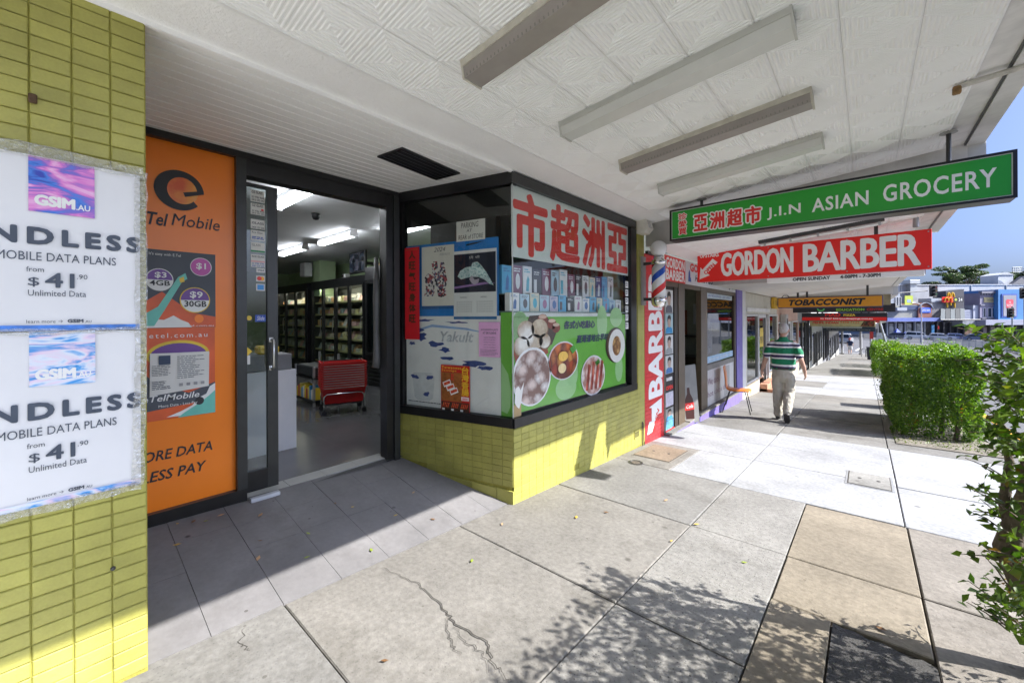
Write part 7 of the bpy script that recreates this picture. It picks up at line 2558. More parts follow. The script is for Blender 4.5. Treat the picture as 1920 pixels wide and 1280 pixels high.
# green wheelie bins standing at the road edge, seen only in the cafe window
t = thing('wheelie_bin', 'green wheelie bin on the verge opposite the cafe window', 'bin', (.95, 12.6, gz(.95, 12.6)))
MB().add([(-.2, -.22, .08), (.2, -.22, .08), (.2, .22, .08), (-.2, .22, .08), (-.27, -.28, .95), (.27, -.28, .95), (.27, .28, .95), (-.27, .28, .95)], [(0, 3, 2, 1), (0, 1, 5, 4), (1, 2, 6, 5), (2, 3, 7, 6), (3, 0, 4, 7)]).build('body', mat('bin_green', (0.02, 0.14, 0.08), .5), t)
MB().cbox(-.29, .29, -.31, .31, .95, 1.02, .02).build('lid', mat('bin_green', (0.02, 0.14, 0.08)), t)
# ------------------------------------------------------------------ across the junction: buildings, cars, lights, trees
def FAR(u, d, z=None):
    """a point u metres to the right of and d metres along the far street's axis"""
    p = fw * d + rt * u
    return (p.x, p.y, (zy(p.y) - .11) if z is None else z)


def fthing(name, label, cat, u, d, z=-3.75, group=None):
    return thing(name, label, cat, FAR(u, d, z), YAW, group)


def fbox(t, nm, u0, u1, z0, z1, m, u, zb=-3.75, y0=0.0, y1=8.0):
    return MB().box(u0 - u, u1 - u, y0, y1, z0 - zb, z1 - zb).build(nm, m, t)


WWALL = mat('far_white_wall', (0.40, 0.41, 0.44), .8, .12, .35, dirt=.35)
t = fthing('white_hall', 'long stained white wall of the hall behind the far shops', 'building', 94, 103)
fbox(t, 'wall', 94, 150, -3.75, 9.05, WWALL, 94, y1=20)
fbox(t, 'parapet', 93.9, 150, 9.05, 9.3, mat('far_parapet', (0.45, 0.45, 0.46), .8), 94, y0=-.15, y1=.6)
for k in range(5):
    fbox(t, 'downpipe', 100 + k * 9, 100.15 + k * 9, 1, 9, GALV, 94, y0=-.15, y1=0)
t = fthing('roof_duct', 'grey ventilation duct rising above the white hall', 'duct', 101.5, 102, 8.2)
MB().box(0, 1.6, 0, 1.6, -3, 1.2).build('shaft', GALV, t)
MB().cbox(-.5, 2.1, -.4, 2, 1.2, 2.2, .05).build('hood', GALV, t)
# left shops
k95 = .1265
FW = lambda px: (px - 960) * k95
FZ = lambda py: 1.45 + (590.5 - py) * k95
WINM = mat('far_window', (0.03, 0.04, 0.06), .15, .3, 1)
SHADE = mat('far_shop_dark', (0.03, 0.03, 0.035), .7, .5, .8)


def fwin(t, u0, u1, z0, z1, u, y=-.03, fr=(0.6, 0.6, 0.6)):
    w_ = fbox(t, 'window', u0, u1, z0, z1, mat('far_frame_%d' % int(fr[0] * 100), fr, .6), u, y0=y, y1=.05)
    fbox(w_, 'pane', u0 + .08, u1 - .08, z0 + .08, z1 - .08, WINM, 0, 0, 0, 0) if False else None
    MB().box(u0 + .1 - u, u1 - .1 - u, y - .02, y, z0 + .1 + 3.75, z1 - .1 + 3.75).build('pane', WINM, w_)
    return w_


t = fthing('corner_shop', 'beige far shop with dark blue fascia left of the arched gable', 'building', 86.02, 95)
fbox(t, 'wall', 86.02, 96.01, 0.25, 3.92, mat('far_beige', (0.27, 0.265, 0.22), .8, .1, 1), 86.02)
fbox(t, 'wall', 86.02, 92.09, 3.92, 6.83, mat('far_greyblue', (0.3, 0.33, 0.38), .8, .1, 1), 86.02)
fbox(t, 'fascia', 92.09, 96.01, 2.71, 3.73, mat('far_navy', (0.04, 0.06, 0.13), .5), 86.02, y0=-.3, y1=.0)
fbox(t, 'balcony_slab', 90.07, 92.34, 2.53, 3.28, mat('far_pale', (0.34, 0.37, 0.42), .7), 86.02, y0=-1.4, y1=.0)
fwin(t, 90.57, 91.08, 3.66, 5.81, 86.02)
fwin(t, 91.21, 91.71, 3.66, 5.81, 86.02)
fwin(t, 91.84, 92.34, 3.66, 5.81, 86.02)
fbox(t, 'awning_band', 86.02, 99.43, -0.0, 0.82, mat('far_blue_band', (0.12, 0.16, 0.42), .6, .2, .5), 86.02, y0=-2.6, y1=.0)
fbox(t, 'shop_opening', 86.27, 99.3, -3.8, -0.07, SHADE, 86.02, y0=-.02, y1=.0)
fbox(t, 'column', 88.55, 88.83, -3.75, -0.07, mat('far_pale', (0.34, 0.37, 0.42)), 86.02, y0=-.4, y1=-.05)
fbox(t, 'column', 90.57, 90.85, -3.75, -0.07, mat('far_pale', (0.34, 0.37, 0.42)), 86.02, y0=-.4, y1=-.05)
fbox(t, 'column', 92.85, 93.13, -3.75, -0.07, mat('far_pale', (0.34, 0.37, 0.42)), 86.02, y0=-.4, y1=-.05)
fbox(t, 'column', 95.13, 95.4, -3.75, -0.07, mat('far_pale', (0.34, 0.37, 0.42)), 86.02, y0=-.4, y1=-.05)
fbox(t, 'column', 97.4, 97.68, -3.75, -0.07, mat('far_pale', (0.34, 0.37, 0.42)), 86.02, y0=-.4, y1=-.05)
fbox(t, 'shop_window', 89.43, 90.45, -3.2, -0.51, mat('far_shopwin', (0.28, 0.3, 0.32), .3, .6, .9), 86.02, y0=-.06, y1=-.03)
fbox(t, 'shop_window', 91.58, 92.6, -3.2, -0.51, mat('far_shopwin', (0.28, 0.3, 0.32), .3, .6, .9), 86.02, y0=-.06, y1=-.03)
fbox(t, 'shop_window', 93.61, 94.62, -3.2, -0.51, mat('far_shopwin', (0.28, 0.3, 0.32), .3, .6, .9), 86.02, y0=-.06, y1=-.03)
fbox(t, 'shop_window', 95.89, 96.9, -3.2, -0.51, mat('far_shopwin', (0.28, 0.3, 0.32), .3, .6, .9), 86.02, y0=-.06, y1=-.03)
t = fthing('gabled_shop', 'red brown far shop with an arched gable and blue sign', 'building', 96.01, 94.6)
MB().prism([(0.0, 4.63), (3.16, 4.63), (3.16, 6.91), (2.78, 7.54), (2.15, 7.96), (1.58, 8.1), (1.01, 7.96), (0.38, 7.54), (0.0, 6.91)], 0, 6).build('wall', mat('far_brick_red', (0.24, 0.10, 0.07), .8, .2, 1), t)
MB().prism([(-0.07, 6.91), (0.32, 7.63), (0.99, 8.06), (1.58, 8.2), (2.19, 8.06), (2.86, 7.63), (3.24, 6.91), (3.16, 6.91), (2.78, 7.54), (2.15, 7.96), (1.58, 8.1), (1.01, 7.96), (0.38, 7.54), (0.0, 6.91)], -.3, .1).build('coping', mat('far_pale', (0.34, 0.37, 0.42)), t)
MB().box(0.38, 2.78, -.12, 0, 5.77, 6.97).build('sign', mat('far_sign_blue', (0.05, 0.12, 0.55), .4), t)
txt('CAFE BAR', 0.63, 2.53, 6.15, 6.59, WHITE, t, -.14)
t = fthing('green_banner', 'lime and yellow banner on the far white wall', 'banner', 95.19, 97)
MB().box(0, 1.94, 0, .1, 7.33, 9.91).build('sheet', mat('far_lime', (0.42, 0.5, 0.06), .6, .1, .6), t)
MB().box(.5, 1.44, -.02, 0, 8.24, 9.01).build('print', mat('far_print_blue', (0.3, 0.4, 0.6), .6), t)
t = fthing('burger_restaurant', 'dark grey far restaurant front with yellow arches and a glass canopy', 'building', 98.67, 94.8)
MB().prism([(4.17, 6.28), (8.35, 6.28), (8.35, 11.34), (4.05, 10.83)], 0, 3).build('sign_tower', mat('far_charcoal', (0.055, 0.055, 0.068), .6, .1, 1), t)
fbox(t, 'wall', 99.17, 102.84, 0.25, 4.55, mat('far_taupe', (0.16, 0.155, 0.165), .7, .1, 1), 98.67, y1=4)
fbox(t, 'pale_fascia', 99.17, 102.84, 4.55, 5.43, mat('far_pale', (0.34, 0.37, 0.42)), 98.67, y0=-.1, y1=3)
fbox(t, 'wall', 102.84, 107.02, -3.8, 2.53, mat('far_charcoal', (0.055, 0.055, 0.068)), 98.67, y1=3)
MB().tube([(3.92, -0.35, 6.91), (3.94, -0.35, 8.66), (4.0, -0.35, 9.48), (4.1, -0.35, 10.03), (4.23, -0.35, 10.34), (4.36, -0.35, 10.45), (4.5, -0.35, 10.34), (4.62, -0.35, 10.03), (4.72, -0.35, 9.48), (4.78, -0.35, 8.66), (4.81, -0.35, 7.44), (4.81, -0.35, 7.44), (4.83, -0.35, 8.66), (4.89, -0.35, 9.48), (4.99, -0.35, 10.03), (5.11, -0.35, 10.34), (5.25, -0.35, 10.45), (5.38, -0.35, 10.34), (5.51, -0.35, 10.03), (5.61, -0.35, 9.48), (5.67, -0.35, 8.66), (5.69, -0.35, 6.91)], 0.17, 8).build('big_arches', mat('arch_yellow', (0.6, 0.36, 0.01), .4), t)
MB().tube([(2.97, -0.75, 8.3), (2.99, -0.75, 8.78), (3.05, -0.75, 9.01), (3.15, -0.75, 9.16), (3.27, -0.75, 9.24), (3.4, -0.75, 9.27), (3.53, -0.75, 9.24), (3.65, -0.75, 9.16), (3.74, -0.75, 9.01), (3.8, -0.75, 8.78), (3.83, -0.75, 8.45), (3.83, -0.75, 8.45), (3.85, -0.75, 8.78), (3.91, -0.75, 9.01), (4.0, -0.75, 9.16), (4.12, -0.75, 9.24), (4.25, -0.75, 9.27), (4.38, -0.75, 9.24), (4.5, -0.75, 9.16), (4.6, -0.75, 9.01), (4.66, -0.75, 8.78), (4.68, -0.75, 8.3)], 0.1, 8).build('small_arches', mat('arch_yellow', (0.6, 0.36, 0.01), .4), t)
fbox(t, 'red_sign', 101.2, 103.73, 4.42, 5.69, SIGNRED, 98.67, y0=-.62, y1=-.45)
fbox(t, 'black_sign', 103.73, 106.26, 4.49, 5.62, NEARBLACK, 98.67, y0=-.62, y1=-.45)
txt('24', 6.32, 7.21, 8.43, 9.18, WHITE, t, -.64)
MB().disc(5.69, 8.81, .3, .3, -.64).build('green_mark', mat('far_lime', (0.42, 0.5, 0.06)), t)
MB().quad(*[(-0.63, -3.2, 4.12), (0.38, -3.2, 4.12), (3.67, -0.2, 6.72), (2.65, -0.2, 6.72)]).build('canopy_pane', mat('far_canopy_0', (0.07, 0.085, 0.095), .8), t)
MB().quad(*[(0.5, -3.2, 4.12), (1.52, -3.2, 4.12), (4.81, -0.2, 6.72), (3.79, -0.2, 6.72)]).build('canopy_pane', mat('far_canopy_1', (0.02, 0.025, 0.03), .8), t)
MB().quad(*[(1.64, -3.2, 4.12), (2.65, -3.2, 4.12), (5.94, -0.2, 6.72), (4.93, -0.2, 6.72)]).build('canopy_pane', mat('far_canopy_0', (0.07, 0.085, 0.095), .8), t)
MB().quad(*[(2.78, -3.2, 4.12), (3.79, -3.2, 4.12), (7.08, -0.2, 6.72), (6.07, -0.2, 6.72)]).build('canopy_pane', mat('far_canopy_1', (0.02, 0.025, 0.03), .8), t)
MB().quad(*[(3.92, -3.2, 4.12), (4.93, -3.2, 4.12), (8.22, -0.2, 6.72), (7.21, -0.2, 6.72)]).build('canopy_pane', mat('far_canopy_0', (0.07, 0.085, 0.095), .8), t)
MB().tube([(-0.76, -3.25, 4.06), (8.35, -3.25, 4.06)], .18, 6).build('canopy_beam', BLACK, t)
fbox(t, 'shop_opening', 99.43, 107.02, -3.8, -0.13, SHADE, 98.67, y0=-.03, y1=-.0)
fbox(t, 'column', 100.06, 100.31, -3.75, -0.13, mat('far_charcoal', (0.055, 0.055, 0.068)), 98.67, y0=-.5, y1=-.05)
fbox(t, 'column', 101.58, 101.83, -3.75, -0.13, mat('far_charcoal', (0.055, 0.055, 0.068)), 98.67, y0=-.5, y1=-.05)
fbox(t, 'column', 103.1, 103.35, -3.75, -0.13, mat('far_charcoal', (0.055, 0.055, 0.068)), 98.67, y0=-.5, y1=-.05)
fbox(t, 'column', 104.74, 104.99, -3.75, -0.13, mat('far_charcoal', (0.055, 0.055, 0.068)), 98.67, y0=-.5, y1=-.05)
fbox(t, 'column', 106.26, 106.51, -3.75, -0.13, mat('far_charcoal', (0.055, 0.055, 0.068)), 98.67, y0=-.5, y1=-.05)
fbox(t, 'blue_panel', 98.29, 98.92, -3.75, -0.89, mat('far_sky', (0.1, 0.35, 0.65), .5), 98.67, y0=-1, y1=-.9)
fbox(t, 'red_panel', 99.74, 100.06, -1.9, -1.14, SIGNRED, 98.67, y0=-1, y1=-.9)
t = fthing('pale_annexe', 'pale ribbed annexe between the restaurant and the lilac building', 'building', 106.51, 95)
fbox(t, 'wall', 106.51, 110.56, -0.13, 2.65, mat('far_lilacwhite', (0.32, 0.34, 0.42), .7, .08, 1), 106.51, y1=6)
fbox(t, 'pier', 109.17, 110.43, -0.13, 3.73, mat('far_pale2', (0.36, 0.38, 0.45), .7), 106.51, y0=-.2, y1=5)
fbox(t, 'rib', 106.64, 109.04, 2.3, 2.4, mat('far_rib', (0.33, 0.35, 0.42), .7), 106.51, y0=-.06, y1=.0)
fbox(t, 'rib', 106.64, 109.04, 1.91, 2.01, mat('far_rib', (0.33, 0.35, 0.42), .7), 106.51, y0=-.06, y1=.0)
fbox(t, 'rib', 106.64, 109.04, 1.51, 1.61, mat('far_rib', (0.33, 0.35, 0.42), .7), 106.51, y0=-.06, y1=.0)
fbox(t, 'rib', 106.64, 109.04, 1.12, 1.22, mat('far_rib', (0.33, 0.35, 0.42), .7), 106.51, y0=-.06, y1=.0)
fbox(t, 'rib', 106.64, 109.04, 0.73, 0.83, mat('far_rib', (0.33, 0.35, 0.42), .7), 106.51, y0=-.06, y1=.0)
fbox(t, 'rib', 106.64, 109.04, 0.34, 0.44, mat('far_rib', (0.33, 0.35, 0.42), .7), 106.51, y0=-.06, y1=.0)
fbox(t, 'silver_awning', 103.73, 109.04, -1.08, 0.12, mat('far_silver', (0.3, 0.32, 0.37), .4, .4, .7), 106.51, y0=-2.8, y1=0)
fbox(t, 'shop_opening', 106.64, 110.56, -3.8, -0.26, SHADE, 106.51, y0=-.03, y1=-.0)
fbox(t, 'shop_window', 107.27, 109.8, -3.3, -1.52, mat('far_warmwin', (0.22, 0.15, 0.13), .4, .4, 1), 106.51, y0=-.06, y1=-.04)
t = fthing('lilac_building', 'old lilac two storey far building with bracketed cornice', 'building', 110.43, 94.5)
fbox(t, 'wall', 110.43, 115.37, -3.8, 6.57, mat('far_lilac', (0.26, 0.24, 0.32), .8, .08, 1), 110.43)
fbox(t, 'cornice', 110.31, 115.43, 6.51, 7.02, mat('far_lilac_dark', (0.2, 0.2, 0.25), .8), 110.43, y0=-.5, y1=.2)
fbox(t, 'bracket', 110.56, 110.76, 6.07, 6.5, mat('far_lilac_dark', (0.2, 0.2, 0.25)), 110.43, y0=-.35, y1=0)
fbox(t, 'bracket', 111.18, 111.38, 6.07, 6.5, mat('far_lilac_dark', (0.2, 0.2, 0.25)), 110.43, y0=-.35, y1=0)
fbox(t, 'bracket', 111.8, 112.0, 6.07, 6.5, mat('far_lilac_dark', (0.2, 0.2, 0.25)), 110.43, y0=-.35, y1=0)
fbox(t, 'bracket', 112.42, 112.62, 6.07, 6.5, mat('far_lilac_dark', (0.2, 0.2, 0.25)), 110.43, y0=-.35, y1=0)
fbox(t, 'bracket', 113.04, 113.24, 6.07, 6.5, mat('far_lilac_dark', (0.2, 0.2, 0.25)), 110.43, y0=-.35, y1=0)
fbox(t, 'bracket', 113.66, 113.86, 6.07, 6.5, mat('far_lilac_dark', (0.2, 0.2, 0.25)), 110.43, y0=-.35, y1=0)
fbox(t, 'bracket', 114.28, 114.48, 6.07, 6.5, mat('far_lilac_dark', (0.2, 0.2, 0.25)), 110.43, y0=-.35, y1=0)
fbox(t, 'bracket', 114.9, 115.1, 6.07, 6.5, mat('far_lilac_dark', (0.2, 0.2, 0.25)), 110.43, y0=-.35, y1=0)
fbox(t, 'sign', 111.32, 114.86, 4.36, 5.56, mat('far_sign_sand', (0.5, 0.42, 0.2), .6), 110.43, y0=-.1, y1=0)
txt('THE GORDON', 1.52, 3.8, 8.43, 8.93, CHARCOAL, t, -.12)
fbox(t, 'string_course', 110.43, 115.37, 3.6, 3.92, mat('far_lilac_dark', (0.2, 0.2, 0.25)), 110.43, y0=-.2, y1=0)
fwin(t, 111.13, 111.76, 0.88, 3.09, 110.43, -.05, (0.55, 0.55, 0.6))
fwin(t, 112.2, 113.97, 0.88, 3.09, 110.43, -.05, (0.55, 0.55, 0.6))
fwin(t, 114.42, 115.18, 0.88, 3.09, 110.43, -.05, (0.55, 0.55, 0.6))
fbox(t, 'mullion', 113.0, 113.18, 0.88, 3.09, mat('far_frame_55', (0.55, 0.55, 0.6)), 110.43, y0=-.15, y1=0)
fbox(t, 'sill', 110.56, 115.37, 0.5, 0.78, mat('far_lilac_dark', (0.2, 0.2, 0.25)), 110.43, y0=-.3, y1=0)
t = fthing('blue_charity_shop', 'bright blue far building with a red shield on a grey panel', 'building', 115.37, 93.5)
fbox(t, 'wall', 113.54, 128, -3.72, 7.36, mat('far_bright_blue', (0.06, 0.2, 0.45), .7, .06, 1), 115.37)
fbox(t, 'panel_frame', 114.23, 117.84, 0.89, 6.31, mat('far_deep_blue', (0.05, 0.1, 0.36), .6), 115.37, y0=-.12, y1=0)
fbox(t, 'panel', 114.54, 117.53, 1.14, 5.99, mat('far_panel_grey', (0.26, 0.26, 0.3), .6, .06, 1), 115.37, y0=-.18, y1=-.12)
MB().poly([(-0.27, 8.5), (0.04, 8.81), (0.6, 8.69), (1.16, 8.81), (1.47, 8.5), (1.41, 6.88), (1.04, 6.26), (0.6, 5.88), (0.17, 6.26), (-0.21, 6.88)], -.2).build('shield', mat('shield_red', (0.62, 0.06, 0.09), .5), t)
txt('THE', 0.35, 0.85, 7.88, 8.31, WHITE, t, -.22)
txt('SALVATION', -0.11, 1.32, 7.19, 7.69, WHITE, t, -.22)
txt('ARMY', 0.23, 0.98, 6.51, 7.01, WHITE, t, -.22)
fbox(t, 'awning', 106.82, 129, -0.85, 0.33, mat('far_awning_pale', (0.30, 0.31, 0.40), .6, .08, .6), 115.37, y0=-3.2, y1=0)
fbox(t, 'shop_opening', 109.06, 128, -3.72, -0.92, SHADE, 115.37, y0=-.03, y1=-.0)
fbox(t, 'column', 109.31, 109.54, -3.75, -0.92, mat('far_taupe', (0.16, 0.155, 0.165)), 115.37, y0=-.5, y1=-.05)
fbox(t, 'column', 111.05, 111.28, -3.75, -0.92, mat('far_taupe', (0.16, 0.155, 0.165)), 115.37, y0=-.5, y1=-.05)
fbox(t, 'column', 113.05, 113.27, -3.75, -0.92, mat('far_taupe', (0.16, 0.155, 0.165)), 115.37, y0=-.5, y1=-.05)
fbox(t, 'column', 115.04, 115.26, -3.75, -0.92, mat('far_taupe', (0.16, 0.155, 0.165)), 115.37, y0=-.5, y1=-.05)
fbox(t, 'column', 117.03, 117.25, -3.75, -0.92, mat('far_taupe', (0.16, 0.155, 0.165)), 115.37, y0=-.5, y1=-.05)
fbox(t, 'column', 119.02, 119.25, -3.75, -0.92, mat('far_taupe', (0.16, 0.155, 0.165)), 115.37, y0=-.5, y1=-.05)
fbox(t, 'shop_window', 109.69, 110.81, -3.3, -1.35, mat('far_shopwin2', (0.25, 0.2, 0.2), .4, .5, .8), 115.37, y0=-.07, y1=-.04)
fbox(t, 'shop_window', 111.55, 112.67, -3.3, -1.35, mat('far_shopwin2', (0.25, 0.2, 0.2), .4, .5, .8), 115.37, y0=-.07, y1=-.04)
fbox(t, 'shop_window', 115.54, 116.66, -3.3, -1.35, mat('far_shopwin2', (0.25, 0.2, 0.2), .4, .5, .8), 115.37, y0=-.07, y1=-.04)
t = fthing('roof_plant_room', 'white roof plant room with a steel stair on the far hall', 'plant room', 126.02, 104, 8.9)
MB().box(0.28, 4.15, 0, 4, 0.37, 2.87).build('wall', mat('far_white2', (0.42, 0.44, 0.48), .7, .05, 1), t)
MB().prism([(0.14, 2.87), (4.29, 2.87), (2.49, 3.56)], -.2, 4.2).build('roof', mat('far_white2', (0.42, 0.44, 0.48)), t)
MB().prism([(2.49, 0.37), (8.31, 0.37), (8.31, 1.21), (5.26, 2.45)], -1.2, -.4).build('dark_gable', mat('far_taupe', (0.16, 0.155, 0.165)), t)
MB().tube([(2.21, -1.4, 3.01), (2.21, -1.4, 4.67)], .05, 5).build('rail_post', DARKMETAL, t)
MB().tube([(2.77, -1.4, 3.01), (2.77, -1.4, 4.67)], .05, 5).build('rail_post', DARKMETAL, t)
MB().tube([(3.32, -1.4, 3.01), (3.32, -1.4, 4.67)], .05, 5).build('rail_post', DARKMETAL, t)
MB().tube([(3.88, -1.4, 3.01), (3.88, -1.4, 4.67)], .05, 5).build('rail_post', DARKMETAL, t)
MB().tube([(4.43, -1.4, 3.01), (4.43, -1.4, 4.67)], .05, 5).build('rail_post', DARKMETAL, t)
MB().tube([(2.21, -1.4, 4.67), (4.57, -1.4, 4.67), (7.62, -1.4, 2.04)], .05, 5).build('rail', DARKMETAL, t)
MB().tube([(2.21, -1.4, 4.11), (4.57, -1.4, 4.11), (7.62, -1.4, 1.48)], .05, 5).build('rail', DARKMETAL, t)
MB().tube([(2.21, -1.4, 3.56), (4.57, -1.4, 3.56), (7.62, -1.4, 0.93)], .05, 5).build('rail', DARKMETAL, t)
TLEAF = leafmat('tree_leaf', (0.03, 0.06, 0.02), (0.10, 0.15, 0.05), .5, .25)


def tree(label, u, d, pads, trunk_h, seed, size=.55):
    t = fthing('far_tree', label, 'tree', u, d, -3.7, 'trees behind the far hall')
    r = np.random.default_rng(seed)
    P, N_ = [], []
    for (x, y, z, rx, rz, n) in pads:
        q = r.normal(0, 1, (n, 3))
        q /= np.linalg.norm(q, axis=1, keepdims=True)
        q *= r.uniform(.35, 1.05, (n, 1)) ** .5
        P.append(q * np.array([rx, rx, rz]) + np.array([x, y, z]))
        N_.append(q + np.array([0, 0, .7]))
    link('crown', leaf_mesh('crown', np.concatenate(P), np.concatenate(N_), size, TLEAF, seed, .6), t)
    mb = MB()
    mb.tube([(0, 0, 0), (.3, 0, trunk_h * .5), (0, 0, trunk_h)], [.6, .45, .3], 8)
    for (x, y, z, rx, rz, n) in pads:
        mb.tube([(0, 0, trunk_h * .8), (x * .5, y * .5, (trunk_h * .8 + z) / 2 + .3), (x, y, z)], [.22, .14, .05], 5)
    mb.build('trunk', BARK, t)


rr = random.Random(5)


def pads(cx, spread, z0, z1, n, seed):
    r = random.Random(seed)
    out = []
    for k in range(n):
        f = r.random()
        z = z0 + (z1 - z0) * f
        w_ = spread * (1.0 - .55 * f)
        out.append((cx + r.uniform(-w_, w_), r.uniform(-4, 4), z, r.uniform(1.2, 2.6), r.uniform(.45, .9), 330))
    return out


tree('tall spreading tree with layered crown above the far hall', 147, 130, pads(-1, 9, 14.0, 20.6, 34, 1), 12, 41)
tree('wide dark tree to the right, behind the roof plant room', 160, 132, pads(1, 9, 14.2, 18.6, 26, 2), 12, 42)
tree('low tree crown at the left end behind the hall', 139.5, 131, pads(0, 5, 13.0, 15.6, 16, 3), 11, 43)

# cars
TYRE = mat('tyre', (0.02, 0.02, 0.02), .8)
CGL = mat('car_glass', (0.02, 0.025, 0.035), .06, .1)


def car(label, loc, rotz, col, suv=False, flip=False, group=None):
    t = thing('parked_car', label, 'car', loc, rotz + (math.pi if flip else 0), group)
    L_, H = (4.6, 1.72) if suv else (4.5, 1.45)
    pm = mat('car_paint_%02d%02d%02d' % tuple(int(c * 99) for c in col), col, .25, .05, coat=.6)
    hb = .98 if suv else .86
    prof = [(-L_ / 2, .32), (-L_ / 2 - .03, .55), (-L_ / 2 + .02, hb - .05), (-L_ / 2 + .35, hb), (.75, hb + .02), (L_ / 2 - .3, hb - .14), (L_ / 2 - .03, hb - .28), (L_ / 2, .5), (L_ / 2 - .05, .28),
            (1.75, .26), (1.68, .52), (1.45, .66), (1.2, .66), (.98, .52), (.92, .26), (-.98, .26), (-1.05, .52), (-1.28, .66), (-1.5, .66), (-1.74, .52), (-1.8, .27)]
    bm = bmesh.new()
    w_ = .88
    va = [bm.verts.new((x, -w_ + (.06 if z > hb - .2 else 0), z)) for x, z in prof]
    vb = [bm.verts.new((x, w_ - (.06 if z > hb - .2 else 0), z)) for x, z in prof]
    bm.faces.new(va)
    bm.faces.new(vb[::-1])
    for i in range(len(prof)):
        j = (i + 1) % len(prof)
        bm.faces.new((va[j], va[i], vb[i], vb[j]))
    bmesh.ops.recalc_face_normals(bm, faces=bm.faces[:])
    me = bpy.data.meshes.new('body')
    bm.to_mesh(me)
    bm.free()
    me.materials.append(pm)
    link('body', me, t)
    if suv:
        cab = [(-2.15, hb), (-1.95, H - .06), (-1.6, H), (.25, H), (.5, H - .05), (1.15, hb + .01)]
    else:
        cab = [(-1.85, hb), (-1.15, H - .05), (-.8, H), (.15, H), (.4, H - .05), (1.15, hb + .01)]
    n_ = len(cab)
    V = [(x, -(.82 if z < hb + .1 else .64), z) for x, z in cab] + [(x, (.82 if z < hb + .1 else .64), z) for x, z in cab]
    MB().add(V, [tuple(range(n_)), tuple(range(2 * n_ - 1, n_ - 1, -1))] + [((i + 1) % n_, i, i + n_, (i + 1) % n_ + n_) for i in range(n_)]).build('cabin', pm, t)
    for s_ in (-1, 1):
        g = MB()
        def q(x, f): return (x, s_ * (.835 - f * .185), hb + .04 + f * (H - hb - .13))
        x0, x1 = cab[0][0], cab[-1][0]
        sl = (cab[1][0] - x0)
        for (a, b) in (((x0 + .12 + sl * .05), -.42), (-.34, x1 - .12)):
            lo_a, lo_b = a, b
            hi_a = a + (sl * .8 if a < -.5 else 0)
            hi_b = b - (.62 if b > .5 else 0)
            g.quad(q(lo_a, 0), q(lo_b, 0), q(hi_b, 1), q(hi_a, 1))
        g.build('side_windows', CGL, t)['kind'] = 'stuff'
    MB().quad((cab[-1][0] - .03, -.74, hb + .06), (cab[-1][0] - .03, .74, hb + .06), (cab[-2][0] + .035, .6, H - .09), (cab[-2][0] + .035, -.6, H - .09)).build('windscreen', CGL, t)
    MB().quad((cab[0][0] - .012, -.72, hb + .08), (cab[0][0] - .012, .72, hb + .08), (cab[1][0] - .04, .58, H - .1), (cab[1][0] - .04, -.58, H - .1)).build('rear_window', CGL, t)
    for x in (-1.39, 1.33):
        for s_ in (-1, 1):
            wl = MB().lathe([(.12, -.1), (.31, -.1), (.33, -.05), (.33, .05), (.31, .1), (.12, .1)], n=16).build('wheel', TYRE, t, False, (x, s_ * .8, .33))
            wl.rotation_euler = (R(90), 0, 0)
            MB().lathe([(0, -.105), (.2, -.105), (.2, .105), (0, .105)], n=12).build('rim', GALV, wl)
    for s_ in (-1, 1):
        MB().cbox(L_ / 2 - .12, L_ / 2 - .01, s_ * .62 - .16, s_ * .62 + .16, hb - .36, hb - .22, .02).build('headlight', mat('lamp_clear', (0.6, 0.62, 0.65), .1), t)
        MB().cbox(-L_ / 2 - .01, -L_ / 2 + .1, s_ * .68 - .12, s_ * .68 + .12, hb - .32, hb - .06, .02).build('tail_light', mat('lamp_red', (0.4, 0.01, 0.01), .15), t)
    return t


GC = 'cars across the junction'
for (px, D, col, suv, lab) in ((1721, 86, (0.75, 0.76, 0.78), True, 'white far off-road wagon in front of the blue fascia shop'),
                               (1761, 84, (0.68, 0.69, 0.73), False, 'silver white far sedan in front of the glass canopy'),
                               (1794, 83, (0.22, 0.26, 0.42), False, 'blue grey far sedan under the restaurant'),
                               (1833, 80, (0.12, 0.15, 0.24), False, 'dark blue far sedan in front of the lilac building'),
                               (1877, 79, (0.04, 0.08, 0.13), False, 'dark teal far hatchback nearest the right edge'),
                               (1688, 88, (0.03, 0.035, 0.06), False, 'black far car at the left end of the line')):
    u = (px - 960) * D / 751
    p = FAR(u, D)
    car(lab, p, YAW - R(34), col, suv, False, GC)
car('silver wagon driving away at the bottom of the hill', (-2.7, 91, zy(91) - .11), R(86), (0.45, 0.46, 0.48), True)
t = thing('blue_tent', 'small blue market tent beside the black far car', 'tent', FAR(86.5, 90), YAW)
MB().add([(-1.4, -1, 0), (1.4, -1, 0), (1.4, 1, 0), (-1.4, 1, 0), (0, 0, 2.3)], [(0, 1, 4), (1, 2, 4), (2, 3, 4), (3, 0, 4)]).build('canopy', mat('tent_blue', (0.08, 0.12, 0.45), .7), t)
MB().poly([(-.5, 0), (.5, 0), (0, 1.5)], -1.01).build('opening', SHADE, t)

